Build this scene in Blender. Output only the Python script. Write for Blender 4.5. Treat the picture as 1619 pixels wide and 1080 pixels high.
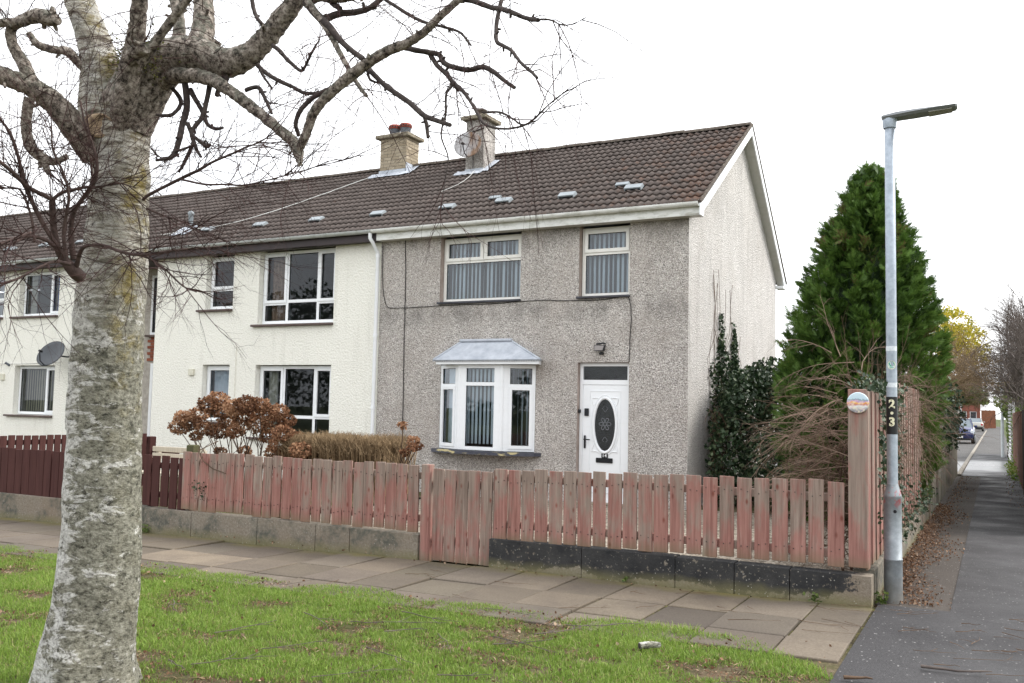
import bpy, math, random
import numpy as np
from mathutils import Vector, Matrix, noise as mnoise

for o in list(bpy.data.objects):
    bpy.data.objects.remove(o)
scene = bpy.context.scene
COL = scene.collection
RA = math.radians

# ---------------------------------------------------------------- camera, world, sun, exposure
cd = bpy.data.cameras.new('camera')
cam = bpy.data.objects.new('camera', cd)
COL.objects.link(cam)
cd.sensor_width = 36.0
cd.lens = 32.166
cd.clip_start = 0.05
cd.clip_end = 2000
cam.matrix_world = Matrix(((0.8849, 0.0141, 0.4656, 0.0),
                           (0.4653, -0.0731, -0.8821, 0.0),
                           (0.0216, 0.9972, -0.0715, 1.6),
                           (0, 0, 0, 1)))
_m = cam.matrix_world.to_3x3().to_quaternion().to_matrix().to_4x4()
_m.translation = (0, 0, 1.6)
cam.matrix_world = _m
scene.camera = cam

SUN_DIR = Vector((0.72, 0.42, 0.80)).normalized()
SUN_EL = math.asin(SUN_DIR.z)
SUN_AZ = math.atan2(SUN_DIR.x, SUN_DIR.y)
w = bpy.data.worlds.new('World')
scene.world = w
w.use_nodes = True
nt = w.node_tree
nt.nodes.clear()
wo = nt.nodes.new('ShaderNodeOutputWorld')
wb = nt.nodes.new('ShaderNodeBackground')
wb.inputs['Strength'].default_value = 0.115
sk = nt.nodes.new('ShaderNodeTexSky')
sk.sky_type = 'NISHITA'
sk.sun_disc = False
sk.sun_elevation = SUN_EL
sk.sun_rotation = SUN_AZ
sk.dust_density = 4.0
sk.air_density = 1.0
hs = nt.nodes.new('ShaderNodeHueSaturation')
hs.inputs['Saturation'].default_value = 0.25
mixw = nt.nodes.new('ShaderNodeMix')
mixw.data_type = 'RGBA'
mixw.inputs[0].default_value = 0.80
tcw = nt.nodes.new('ShaderNodeTexCoord')
cl = nt.nodes.new('ShaderNodeTexNoise')
cl.inputs['Scale'].default_value = 1.6
cl.inputs['Detail'].default_value = 5
crw = nt.nodes.new('ShaderNodeValToRGB')
crw.color_ramp.elements[0].position = 0.3
crw.color_ramp.elements[0].color = (0.84, 0.87, 0.92, 1)
crw.color_ramp.elements[1].position = 0.7
crw.color_ramp.elements[1].color = (1, 1, 1, 1)
mulw = nt.nodes.new('ShaderNodeVectorMath')
mulw.operation = 'SCALE'
mulw.inputs['Scale'].default_value = 10.5
nt.links.new(tcw.outputs['Generated'], cl.inputs['Vector'])
nt.links.new(cl.outputs['Fac'], crw.inputs['Fac'])
nt.links.new(crw.outputs['Color'], mulw.inputs[0])
nt.links.new(sk.outputs[0], hs.inputs['Color'])
nt.links.new(hs.outputs[0], mixw.inputs[6])
nt.links.new(mulw.outputs[0], mixw.inputs[7])
nt.links.new(mixw.outputs[2], wb.inputs['Color'])
nt.links.new(wb.outputs[0], wo.inputs['Surface'])

sl = bpy.data.lights.new('sun', 'SUN')
sl.energy = 1.6
sl.angle = RA(22)
sl.color = (1.0, 0.96, 0.90)
so = bpy.data.objects.new('sun', sl)
COL.objects.link(so)
so.rotation_euler = SUN_DIR.to_track_quat('Z', 'Y').to_euler()
so.location = (20, 10, 30)

scene.view_settings.view_transform = 'Standard'
scene.view_settings.look = 'None'
scene.view_settings.gamma = 1
scene.view_settings.use_curve_mapping = False
scene.view_settings.exposure = 1.04
scene.render.engine = 'CYCLES'
scene.cycles.max_bounces = 8
scene.cycles.transparent_max_bounces = 12

# ---------------------------------------------------------------- node helper
class N:
    def __init__(s, name, rough=0.85, spec=0.3, metallic=0.0):
        s.m = bpy.data.materials.new(name)
        s.m.use_nodes = True
        s.t = s.m.node_tree
        s.t.nodes.clear()
        s.out = s.t.nodes.new('ShaderNodeOutputMaterial')
        s.p = s.t.nodes.new('ShaderNodeBsdfPrincipled')
        s.p.inputs['Roughness'].default_value = rough
        s.p.inputs['Specular IOR Level'].default_value = spec
        s.p.inputs['Metallic'].default_value = metallic
        s.t.links.new(s.p.outputs[0], s.out.inputs[0])

    def n(s, typ, **kw):
        nd = s.t.nodes.new(typ)
        for k, v in kw.items():
            setattr(nd, k, v)
        return nd

    def set(s, inp, v):
        if isinstance(v, bpy.types.NodeSocket):
            s.t.links.new(v, inp)
        elif isinstance(v, (tuple, list)) and len(v) == 3 and inp.type == 'RGBA':
            inp.default_value = (*v, 1)
        else:
            inp.default_value = v

    def pos(s):
        return s.n('ShaderNodeNewGeometry').outputs['Position']

    def normal(s):
        return s.n('ShaderNodeNewGeometry').outputs['Normal']

    def obj(s, off=True):
        o = s.n('ShaderNodeTexCoord').outputs['Object']
        if not off:
            return o
        r = s.n('ShaderNodeObjectInfo').outputs['Random']
        c = s.n('ShaderNodeCombineXYZ')
        a = s.math('MULTIPLY', r, 91.7)
        b = s.math('MULTIPLY', r, 37.3)
        s.set(c.inputs[0], a)
        s.set(c.inputs[1], b)
        s.set(c.inputs[2], a)
        v = s.n('ShaderNodeVectorMath', operation='ADD')
        s.set(v.inputs[0], o)
        s.set(v.inputs[1], c.outputs[0])
        return v.outputs[0]

    def rand(s):
        return s.n('ShaderNodeObjectInfo').outputs['Random']

    def attr(s, name='rnd'):
        return s.n('ShaderNodeAttribute', attribute_name=name).outputs['Fac']

    def scale(s, vec, sc):
        v = s.n('ShaderNodeVectorMath', operation='MULTIPLY')
        s.set(v.inputs[0], vec)
        v.inputs[1].default_value = sc
        return v.outputs[0]

    def noise(s, vec, scale=5, detail=4, rough=0.55, dist=0.0):
        t = s.n('ShaderNodeTexNoise')
        s.set(t.inputs['Vector'], vec)
        t.inputs['Scale'].default_value = scale
        t.inputs['Detail'].default_value = detail
        t.inputs['Roughness'].default_value = rough
        t.inputs['Distortion'].default_value = dist
        return t.outputs['Fac']

    def voro(s, vec, scale=5, feature='F1', out='Distance', rnd=1.0):
        t = s.n('ShaderNodeTexVoronoi', feature=feature)
        s.set(t.inputs['Vector'], vec)
        t.inputs['Scale'].default_value = scale
        t.inputs['Randomness'].default_value = rnd
        return t.outputs[out]

    def ramp(s, fac, stops, interp='LINEAR'):
        r = s.n('ShaderNodeValToRGB')
        s.set(r.inputs['Fac'], fac)
        cr = r.color_ramp
        cr.interpolation = interp
        while len(cr.elements) < len(stops):
            cr.elements.new(0.5)
        for e, (p, c) in zip(cr.elements, stops):
            e.position = p
            e.color = (c, c, c, 1) if isinstance(c, (int, float)) else (*c, 1)
        return r.outputs['Color']

    def mix(s, fac, a, b, mode='MIX'):
        m = s.n('ShaderNodeMix', data_type='RGBA', blend_type=mode)
        s.set(m.inputs[0], fac)
        s.set(m.inputs[6], a)
        s.set(m.inputs[7], b)
        return m.outputs[2]

    def math(s, op, a, b=0.0, clamp=False):
        m = s.n('ShaderNodeMath', operation=op, use_clamp=clamp)
        s.set(m.inputs[0], a)
        s.set(m.inputs[1], b)
        return m.outputs[0]

    def sep(s, vec):
        x = s.n('ShaderNodeSeparateXYZ')
        s.set(x.inputs[0], vec)
        return x.outputs

    def bump(s, h, strength=0.5, dist=0.01, nrm=None):
        b = s.n('ShaderNodeBump')
        s.set(b.inputs['Height'], h)
        b.inputs['Strength'].default_value = strength
        b.inputs['Distance'].default_value = dist
        if nrm is not None:
            s.set(b.inputs['Normal'], nrm)
        s.set(s.p.inputs['Normal'], b.outputs[0])
        return b.outputs[0]

    def col(s, c):
        s.set(s.p.inputs['Base Color'], c)
        return s

    def rough(s, r):
        s.set(s.p.inputs['Roughness'], r)
        return s


M = {}

def plain(name, c, rough=0.6, var=0.12, scale=6.0, spec=0.3, metallic=0.0, bump=0.0):
    n = N(name, rough, spec, metallic)
    v = n.noise(n.pos(), scale, 5)
    lo = tuple(x * (1 - var) for x in c)
    hi = tuple(min(1, x * (1 + var)) for x in c)
    n.col(n.ramp(v, [(0.3, lo), (0.7, hi)]))
    if bump:
        n.bump(n.noise(n.pos(), scale * 8, 4), bump, 0.01)
    M[name] = n.m
    return n.m

# --- walls
def pebbledash(name, dark, mid, light, stain, contrast=1.0, tint=(0.36, 0.315, 0.28)):
    n = N(name, 0.95, 0.15)
    P = n.pos()
    cell = n.voro(P, 42, 'F1', 'Color')
    g = n.sep(cell)[0]
    base = n.ramp(g, [(0.0, dark), (0.30, mid), (0.62, mid), (1.0, light)])
    g2 = n.noise(P, 58, 3, 0.7)
    base = n.mix(0.55, base, n.ramp(g2, [(0.40, dark), (0.5, mid), (0.60, light)]))
    big = n.noise(P, 1.1, 5, 0.6)
    base = n.mix(n.ramp(big, [(0.42, 0.0), (0.72, 0.5)]), base, tint)
    st = n.noise(n.scale(P, (1.6, 1.6, 0.8)), 1.0, 6, 0.65, 0.6)
    zz = n.sep(P)[2]
    band = n.ramp(n.math('ABSOLUTE', n.math('SUBTRACT', zz, 3.3)), [(0.0, 1.0), (0.28, 0.0)])
    top = n.ramp(n.math('SUBTRACT', zz, 4.3), [(0.05, 0.0), (0.5, 1.0)])
    mask = n.math('MULTIPLY', n.ramp(st, [(0.42, 0.0), (0.62, 1.0)]), n.math('ADD', n.math('MULTIPLY', band, stain), n.math('ADD', n.math('MULTIPLY', top, stain * 1.2), 0.10)), True)
    base = n.mix(mask, base, (0.10, 0.095, 0.085))
    stk = n.noise(n.scale(P, (6, 6, 0.45)), 1.0, 5, 0.65)
    base = n.mix(n.math('MULTIPLY', n.ramp(stk, [(0.50, 0.0), (0.70, 0.38)]), n.ramp(n.noise(P, 0.8, 4), [(0.38, 0), (0.62, 1)])), base, (0.17, 0.155, 0.14))
    n.col(base)
    n.bump(n.math('ADD', n.voro(P, 40), n.math('MULTIPLY', g2, 0.4)), 0.8, 0.02)
    M[name] = n.m

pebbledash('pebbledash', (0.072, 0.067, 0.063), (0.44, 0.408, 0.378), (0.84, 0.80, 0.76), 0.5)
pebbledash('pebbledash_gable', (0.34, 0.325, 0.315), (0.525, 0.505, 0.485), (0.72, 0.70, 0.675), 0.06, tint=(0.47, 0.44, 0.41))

n = N('cream_render', 0.9, 0.2)
P = n.pos()
b = n.noise(P, 26, 4, 0.6)
stk = n.noise(n.scale(P, (7, 7, 0.5)), 1.0, 5, 0.6)
damp = n.ramp(n.math('ADD', n.sep(P)[2], n.math('MULTIPLY', n.noise(P, 1.5, 4), 0.5)), [(0.25, 0.45), (0.75, 0.0)])
sm = n.math('MAXIMUM', n.math('MULTIPLY', n.ramp(stk, [(0.52, 0.0), (0.72, 0.30)]), n.ramp(n.noise(P, 0.7, 3), [(0.40, 0), (0.60, 1)])), damp)
n.col(n.mix(sm, n.mix(n.ramp(n.noise(P, 0.9, 5), [(0.45, 0), (0.75, 0.35)]), n.ramp(b, [(0.25, (0.76, 0.745, 0.665)), (0.6, (0.85, 0.84, 0.775))]), (0.74, 0.725, 0.66)), (0.42, 0.405, 0.34)))
n.bump(b, 0.9, 0.03)
M['cream_render'] = n.m

n = N('smooth_reveal', 0.9, 0.2)
P = n.pos()
n.col(n.ramp(n.noise(P, 9, 5), [(0.3, (0.30, 0.245, 0.215)), (0.7, (0.42, 0.35, 0.31))]))
M['smooth_reveal'] = n.m

n = N('red_brick', 0.9, 0.2)
n.col(n.mix(n.ramp(n.noise(n.pos(), 18, 4), [(0.3, 0), (0.8, 0.6)]), n.ramp(n.rand(), [(0, (0.20, 0.055, 0.035)), (1, (0.30, 0.10, 0.06))]), (0.16, 0.07, 0.05)))
n.bump(n.noise(n.pos(), 60, 3), 0.4, 0.005)
M['red_brick'] = n.m
plain('mortar', (0.40, 0.37, 0.33), 0.95, 0.2, 12)

n = N('chimney_brick', 0.9, 0.2)
n.col(n.mix(n.ramp(n.noise(n.pos(), 7, 5), [(0.4, 0), (0.8, 0.6)]), n.ramp(n.attr(), [(0, (0.27, 0.22, 0.155)), (1, (0.41, 0.35, 0.265))]), (0.22, 0.18, 0.13)))
n.bump(n.noise(n.pos(), 50, 3), 0.4, 0.006)
M['chimney_brick'] = n.m

# --- roof
n = N('roof_tile', 0.9, 0.25)
P = n.pos()
r = n.n('ShaderNodeMath', operation='ADD')
n.set(r.inputs[0], n.rand())
n.set(r.inputs[1], n.attr())
base = n.ramp(n.math('FRACT', r.outputs[0]), [(0, (0.082, 0.067, 0.061)), (0.5, (0.110, 0.090, 0.082)), (1, (0.142, 0.115, 0.104))])
fine = n.noise(P, 22, 5, 0.65)
base = n.mix(0.6, base, n.ramp(fine, [(0.3, (0.064, 0.053, 0.048)), (0.7, (0.168, 0.140, 0.128))]))
X, Y, Z = n.sep(P)
right = n.ramp(n.math('MULTIPLY', n.math('ADD', X, 8.5), 0.22), [(0.0, 0.0), (1.0, 1.0)])
lich = n.noise(P, 3.2, 6, 0.7, 0.5)
lm = n.math('MULTIPLY', n.ramp(n.math('ADD', lich, n.math('MULTIPLY', right, 0.20)), [(0.64, 0.0), (0.80, 0.6)]), n.ramp(n.noise(P, 30, 3), [(0.35, 0.15), (0.6, 1)]))
base = n.mix(lm, base, (0.17, 0.078, 0.042))
sp = n.ramp(n.noise(P, 55, 2), [(0.70, 0.0), (0.76, 0.7)])
base = n.mix(sp, base, (0.40, 0.37, 0.33))
n.col(base)
n.bump(fine, 0.6, 0.012)
M['roof_tile'] = n.m
plain('roof_deck', (0.035, 0.03, 0.028), 0.95)
n = N('ridge_tile', 0.95, 0.2)
n.col(n.ramp(n.noise(n.pos(), 14, 6, 0.7), [(0.3, (0.055, 0.045, 0.038)), (0.55, (0.12, 0.10, 0.085)), (0.75, (0.20, 0.19, 0.13))]))
n.bump(n.noise(n.pos(), 40, 4), 0.6, 0.01)
M['ridge_tile'] = n.m

n = N('lead', 0.55, 0.4)
n.col(n.mix(n.ramp(n.noise(n.pos(), 5, 6, 0.65), [(0.35, 0), (0.7, 1)]), (0.34, 0.37, 0.42), (0.52, 0.55, 0.60)))
n.bump(n.noise(n.pos(), 14, 3), 0.4, 0.02)
M['lead'] = n.m

# --- trim
def upvc(name, c, dirt=(0.35, 0.34, 0.26), amt=0.35):
    n = N(name, 0.35, 0.5)
    P = n.pos()
    d = n.noise(n.scale(P, (2.2, 2.2, 6.0)), 2.0, 6, 0.7)
    n.col(n.mix(n.ramp(d, [(0.48, 0.0), (0.80, amt)]), c, dirt))
    n.rough(n.ramp(d, [(0.4, 0.3), (0.7, 0.6)]))
    M[name] = n.m
upvc('white_upvc', (0.80, 0.82, 0.84), amt=0.10)
upvc('cream_upvc', (0.76, 0.75, 0.71), amt=0.2)
upvc('gutter_white', (0.74, 0.75, 0.73), (0.22, 0.23, 0.16), 0.75)
upvc('gutter_grey', (0.42, 0.44, 0.43), (0.16, 0.17, 0.12), 0.6)
upvc('soffit_grey', (0.50, 0.49, 0.45), amt=0.5)
plain('brown_fascia', (0.045, 0.034, 0.036), 0.5)
plain('brown_sill', (0.105, 0.075, 0.068), 0.6, 0.25)
plain('dark_sill', (0.05, 0.05, 0.06), 0.5, 0.4)
plain('black_plastic', (0.012, 0.013, 0.016), 0.35)
plain('cable_black', (0.03, 0.028, 0.027), 0.7)
plain('cable_white', (0.6, 0.6, 0.58), 0.6)
n = N('slate_sill', 0.5, 0.4)
P = n.pos()
pk = n.math('MULTIPLY', n.ramp(n.noise(n.scale(P, (1, 1, 3)), 3.2, 5, 0.6), [(0.60, 0), (0.63, 1)]), 1.0)
n.col(n.mix(pk, n.ramp(n.noise(P, 20, 4), [(0.3, (0.04, 0.042, 0.058)), (0.7, (0.075, 0.078, 0.10))]), (0.52, 0.45, 0.24)))
M['slate_sill'] = n.m

def glass(name, tint=(0.80, 0.86, 0.90), refl=1.0, wav=0.0):
    n = N(name)
    n.t.nodes.remove(n.p)
    tr = n.n('ShaderNodeBsdfTransparent')
    tr.inputs[0].default_value = (*tint, 1)
    gl = n.n('ShaderNodeBsdfGlossy')
    gl.inputs['Roughness'].default_value = 0.015
    gl.inputs[0].default_value = (0.92, 0.96, 1.0, 1)
    fr = n.n('ShaderNodeFresnel')
    fr.inputs['IOR'].default_value = 1.52
    if wav:
        b = n.n('ShaderNodeBump')
        n.set(b.inputs['Height'], n.noise(n.pos(), 45, 3))
        b.inputs['Strength'].default_value = wav
        b.inputs['Distance'].default_value = 0.01
        n.t.links.new(b.outputs[0], gl.inputs['Normal'])
    mx = n.n('ShaderNodeMixShader')
    n.set(mx.inputs[0], n.math('MULTIPLY', fr.outputs[0], refl, True))
    n.t.links.new(tr.outputs[0], mx.inputs[1])
    n.t.links.new(gl.outputs[0], mx.inputs[2])
    n.t.links.new(mx.outputs[0], n.out.inputs[0])
    M[name] = n.m
glass('window_glass', refl=1.7)
glass('window_glass_clear', (0.72, 0.76, 0.80), refl=0.85)
glass('obscure_glass', (0.42, 0.45, 0.44), 1.3, 0.8)
plain('blind_slat', (0.76, 0.82, 0.85), 0.7, 0.06)
plain('blind_slat_beige', (0.50, 0.46, 0.36), 0.7, 0.06)
plain('curtain', (0.40, 0.28, 0.20), 0.9, 0.25, 20)
plain('curtain_pale', (0.62, 0.60, 0.50), 0.9, 0.1, 20)
plain('blue_curtain', (0.05, 0.16, 0.50), 0.9, 0.3, 9)
plain('room_lining', (0.24, 0.23, 0.22), 0.9)

# --- timber
n = N('weathered_timber', 0.9, 0.2)
V = n.obj()
gr = n.noise(n.scale(V, (38, 38, 1.6)), 1.0, 6, 0.65, 0.35)
base = n.ramp(gr, [(0.28, (0.105, 0.075, 0.060)), (0.5, (0.235, 0.175, 0.145)), (0.72, (0.36, 0.285, 0.240))])
tone = n.rand()
base = n.mix(n.ramp(tone, [(0.0, 0.0), (1.0, 0.5)]), base, (0.27, 0.215, 0.180))
Zl = n.sep(n.n('ShaderNodeTexCoord').outputs['Object'])[2]
pk = n.noise(n.scale(V, (5, 5, 1.9)), 1.0, 4, 0.6)
lowz = n.ramp(Zl, [(0.0, 0.16), (0.7, 0.0)])
pk2 = n.noise(n.scale(V, (30, 30, 5)), 1.0, 5, 0.7)
pm = n.ramp(n.math('ADD', n.math('ADD', pk, lowz), n.math('MULTIPLY', n.math('SUBTRACT', pk2, 0.5), 0.35)), [(0.47, 0.0), (0.64, 0.72)])
base = n.mix(pm, base, n.ramp(gr, [(0.3, (0.20, 0.070, 0.060)), (0.7, (0.37, 0.165, 0.140))]))
kn = n.voro(n.scale(V, (8, 8, 4.2)), 1.0, 'F1', 'Distance')
base = n.mix(n.ramp(kn, [(0.05, 0.9), (0.09, 0.5), (0.15, 0.0)]), base, n.ramp(gr, [(0.3, (0.09, 0.03, 0.022)), (0.7, (0.24, 0.075, 0.055))]))
gs = n.ramp(n.math('ADD', Zl, n.math('MULTIPLY', n.noise(V, 9, 3), 0.10)), [(0.05, 0.55), (0.16, 0.0)])
base = n.mix(gs, base, (0.14, 0.13, 0.075))
n.col(base)
n.bump(gr, 0.5, 0.004)
M['weathered_timber'] = n.m

def timber(name, lo, hi, moss=None):
    n = N(name, 0.85, 0.2)
    V = n.obj()
    gr = n.noise(n.scale(V, (38, 38, 1.6)), 1.0, 5, 0.6, 0.3)
    base = n.ramp(gr, [(0.3, lo), (0.7, hi)])
    base = n.mix(n.math('MULTIPLY', n.rand(), 0.35), base, lo)
    if moss:
        base = n.mix(n.ramp(n.noise(V, 3.0, 4), [(0.45, 0), (0.7, 0.8)]), base, moss)
    n.col(base)
    n.bump(gr, 0.4, 0.004)
    M[name] = n.m
timber('maroon_timber', (0.050, 0.020, 0.018), (0.088, 0.036, 0.032))
timber('grey_timber', (0.16, 0.145, 0.125), (0.30, 0.275, 0.245), (0.13, 0.14, 0.06))
timber('brown_timber', (0.12, 0.055, 0.035), (0.25, 0.12, 0.08))
timber('dark_timber', (0.03, 0.024, 0.02), (0.07, 0.055, 0.045))
timber('pale_timber', (0.42, 0.37, 0.29), (0.60, 0.54, 0.44))
timber('mossy_timber', (0.06, 0.05, 0.03), (0.13, 0.115, 0.07), (0.07, 0.08, 0.03))

# --- concrete
def concrete_wall(name, black):
    n = N(name, 0.92, 0.2)
    P = n.pos()
    f = n.noise(P, 40, 5, 0.7)
    base = n.ramp(f, [(0.3, (0.135, 0.115, 0.092)), (0.55, (0.235, 0.208, 0.170)), (0.75, (0.33, 0.30, 0.255))])
    X, Y, Z = n.sep(P)
    big = n.noise(P, 2.2, 6, 0.62, 0.3)
    base = n.mix(n.ramp(n.noise(P, 1.3, 4), [(0.42, 0.0), (0.68, 0.7)]), base, (0.20, 0.155, 0.115))
    if black:
        hz = n.math('SUBTRACT', Z, n.math('MULTIPLY', n.math('ADD', X, 5.3), 0.0115))
        up = n.ramp(hz, [(0.02, 0.0), (0.11, 0.36)])
        lip = n.ramp(hz, [(0.285, 0.0), (0.305, 0.6)])
        rightfade = n.ramp(n.math('ADD', X, 1.45), [(0.15, 0.0), (0.5, 0.5)])
        m = n.math('SUBTRACT', n.math('SUBTRACT', n.math('ADD', big, up), lip), rightfade)
        m = n.math('ADD', m, n.math('MULTIPLY', n.math('SUBTRACT', n.noise(P, 26, 5, 0.75), 0.5), 0.42))
        m = n.ramp(m, [(0.555, 0.0), (0.60, 0.95)])
        flk = n.ramp(n.noise(P, 24, 4, 0.7), [(0.61, 1.0), (0.66, 0.12)])
        base = n.mix(n.math('MULTIPLY', m, flk), base, n.ramp(n.noise(P, 6, 4), [(0.3, (0.016, 0.018, 0.022)), (0.7, (0.045, 0.045, 0.046))]))
    else:
        m = n.ramp(n.math('MULTIPLY', n.ramp(big, [(0.43, 0.0), (0.56, 1.0)]), n.ramp(n.noise(P, 17, 4), [(0.35, 0.2), (0.6, 1)])), [(0, 0), (1, 0.85)])
        base = n.mix(m, base, (0.075, 0.080, 0.068))
    hz2 = n.math('SUBTRACT', Z, n.math('MULTIPLY', n.math('ADD', X, 5.3), 0.0115))
    moss = n.ramp(n.math('ADD', hz2, n.math('MULTIPLY', n.noise(P, 5, 4), 0.12)), [(0.05, 0.8), (0.17, 0.0)])
    base = n.mix(moss, base, (0.17, 0.155, 0.075))
    sp = n.ramp(n.voro(P, 34), [(0.10, 0.8), (0.16, 0.0)])
    sp = n.math('MULTIPLY', sp, n.ramp(n.noise(P, 8, 2), [(0.45, 0), (0.6, 1)]))
    base = n.mix(sp, base, (0.52, 0.50, 0.46))
    n.col(base)
    n.bump(f, 0.7, 0.012)
    M[name] = n.m
concrete_wall('concrete_black', True)
concrete_wall('concrete_grey', False)

n = N('paving_slab', 0.85, 0.25)
P = n.pos()
f = n.noise(P, 60, 5, 0.7)
base = n.ramp(f, [(0.3, (0.100, 0.082, 0.063)), (0.7, (0.172, 0.145, 0.114))])
ob = n.n('ShaderNodeObjectInfo')
base = n.mix(1.0, base, ob.outputs['Color'], 'MULTIPLY')
d = n.noise(P, 1.7, 6, 0.65)
base = n.mix(n.ramp(d, [(0.45, 0.0), (0.75, 0.55)]), base, (0.066, 0.053, 0.047))
X, Y, Z = n.sep(P)
ms = n.math('MULTIPLY', n.ramp(n.math('ADD', n.math('SUBTRACT', Y, 7.62), n.math('MULTIPLY', n.noise(P, 4, 5), 0.35)), [(0.36, 0.0), (0.62, 0.8)]), n.ramp(n.noise(P, 1.1, 3), [(0.40, 0.1), (0.58, 1.0)]))
base = n.mix(ms, base, (0.16, 0.14, 0.035))
n.col(base)
n.bump(f, 0.35, 0.006)
n.rough(n.ramp(d, [(0.3, 0.75), (0.7, 0.9)]))
M['paving_slab'] = n.m

n = N('joint_soil', 0.95, 0.1)
n.col(n.ramp(n.noise(n.pos(), 14, 5), [(0.35, (0.030, 0.025, 0.017)), (0.55, (0.075, 0.066, 0.032)), (0.68, (0.115, 0.115, 0.032))]))
n.bump(n.noise(n.pos(), 50, 4), 0.8, 0.015)
M['joint_soil'] = n.m

def tarmac(name, lo, hi, wet):
    n = N(name, 0.8, 0.3)
    P = n.pos()
    f = n.noise(P, 85, 4, 0.75)
    base = n.ramp(f, [(0.36, tuple(q * 0.6 for q in lo)), (0.64, hi)])
    big = n.noise(P, 0.8, 6, 0.65)
    base = n.mix(n.ramp(big, [(0.4, 0.0), (0.75, 0.5)]), base, tuple(0.5 * (a + b) * 1.5 for a, b in zip(lo, hi)))
    st = n.ramp(n.voro(P, 30), [(0.15, 1.0), (0.22, 0.0)])
    st = n.math('MULTIPLY', st, n.ramp(n.noise(P, 17, 2), [(0.53, 0), (0.58, 0.8)]))
    base = n.mix(st, base, (0.36, 0.35, 0.34))
    X, Y, Z = n.sep(P)
    n.col(base)
    w1 = n.ramp(n.math('ADD', n.math('ABSOLUTE', n.math('SUBTRACT', Y, 32.5)), n.math('MULTIPLY', n.noise(P, 0.9, 3), 2.5)), [(0.0, 1.0), (1.0, 0.0)])
    yy = n.math('MULTIPLY', n.math('ADD', n.math('ABSOLUTE', n.math('SUBTRACT', Y, 33.0)), n.math('MULTIPLY', n.noise(P, 0.7, 3), 2.5)), 0.14)
    wp = n.ramp(yy, [(0.55, 1.0), (0.95, 0.0)])
    dry = n.ramp(n.noise(P, 1.3, 5), [(0.35, wet), (0.65, 0.85)])
    n.rough(n.mix(n.math('MULTIPLY', wp, 0.9), dry, (0.24, 0.24, 0.24)))
    n.bump(n.math('MULTIPLY', f, n.math('SUBTRACT', 1.0, n.math('MULTIPLY', wp, 0.93))), 0.5, 0.008)
    M[name] = n.m
tarmac('tarmac_wet', (0.023, 0.022, 0.024), (0.056, 0.054, 0.056), 0.52)
tarmac('tarmac_old', (0.042, 0.035, 0.029), (0.085, 0.071, 0.060), 0.75)
tarmac('road_tarmac', (0.045, 0.042, 0.040), (0.085, 0.08, 0.075), 0.7)
plain('kerb_stone', (0.26, 0.235, 0.20), 0.9, 0.25, 10, bump=0.3)

n = N('garden_gravel', 0.95, 0.2)
P = n.pos()
g = n.sep(n.voro(P, 32, 'F1', 'Color'))[0]
n.col(n.ramp(g, [(0, (0.10, 0.082, 0.064)), (0.5, (0.25, 0.21, 0.165)), (1, (0.42, 0.37, 0.31))]))
n.bump(n.voro(P, 32), 0.8, 0.02)
M['garden_gravel'] = n.m
n = N('soil', 0.98, 0.1)
P = n.pos()
n.col(n.mix(n.ramp(n.noise(P, 2.1, 6, 0.65), [(0.4, 0), (0.62, 1)]), n.ramp(n.noise(P, 30, 5), [(0.3, (0.035, 0.042, 0.014)), (0.7, (0.085, 0.088, 0.032))]), n.ramp(n.noise(P, 60, 5), [(0.3, (0.085, 0.062, 0.042)), (0.7, (0.20, 0.155, 0.11))])))
n.bump(n.noise(P, 45, 5), 0.9, 0.02)
M['soil'] = n.m
n = N('far_ground', 0.95, 0.1)
n.col(n.ramp(n.noise(n.pos(), 0.6, 6), [(0.35, (0.055, 0.075, 0.03)), (0.65, (0.10, 0.11, 0.05))]))
M['far_ground'] = n.m

# --- foliage
def leafmat(name, stops, rough=0.55, trans=0.25, spec=0.3):
    n = N(name, rough, spec)
    c = n.ramp(n.attr(), stops)
    n.col(c)
    if trans:
        tl = n.n('ShaderNodeBsdfTranslucent')
        n.set(tl.inputs[0], c)
        mx = n.n('ShaderNodeMixShader')
        mx.inputs[0].default_value = trans
        n.t.links.new(n.p.outputs[0], mx.inputs[1])
        n.t.links.new(tl.outputs[0], mx.inputs[2])
        n.t.links.new(mx.outputs[0], n.out.inputs[0])
    M[name] = n.m
leafmat('grass', [(0, (0.100, 0.175, 0.028)), (0.45, (0.185, 0.285, 0.046)), (0.72, (0.26, 0.365, 0.072)), (0.86, (0.30, 0.36, 0.095)), (1, (0.38, 0.31, 0.17))], 0.55, 0.35)
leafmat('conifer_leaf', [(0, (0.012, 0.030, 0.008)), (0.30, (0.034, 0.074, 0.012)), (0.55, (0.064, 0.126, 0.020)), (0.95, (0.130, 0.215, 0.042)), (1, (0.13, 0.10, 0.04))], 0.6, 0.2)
leafmat('ivy_leaf', [(0, (0.010, 0.024, 0.010)), (0.7, (0.028, 0.054, 0.022)), (1, (0.080, 0.105, 0.050))], 0.5, 0.12, 0.3)
leafmat('yellow_leaf', [(0, (0.20, 0.22, 0.04)), (0.5, (0.42, 0.36, 0.03)), (1, (0.62, 0.50, 0.05))], 0.6, 0.35)
leafmat('shrub_leaf', [(0, (0.05, 0.08, 0.02)), (1, (0.16, 0.21, 0.05))], 0.5, 0.3)
leafmat('dry_petal', [(0, (0.075, 0.033, 0.017)), (0.5, (0.22, 0.105, 0.055)), (1, (0.45, 0.27, 0.16))], 0.85, 0.3)
leafmat('dead_leaf', [(0, (0.055, 0.030, 0.018)), (0.5, (0.135, 0.070, 0.038)), (0.85, (0.25, 0.145, 0.085)), (1, (0.42, 0.31, 0.22))], 0.85, 0.15)
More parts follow.
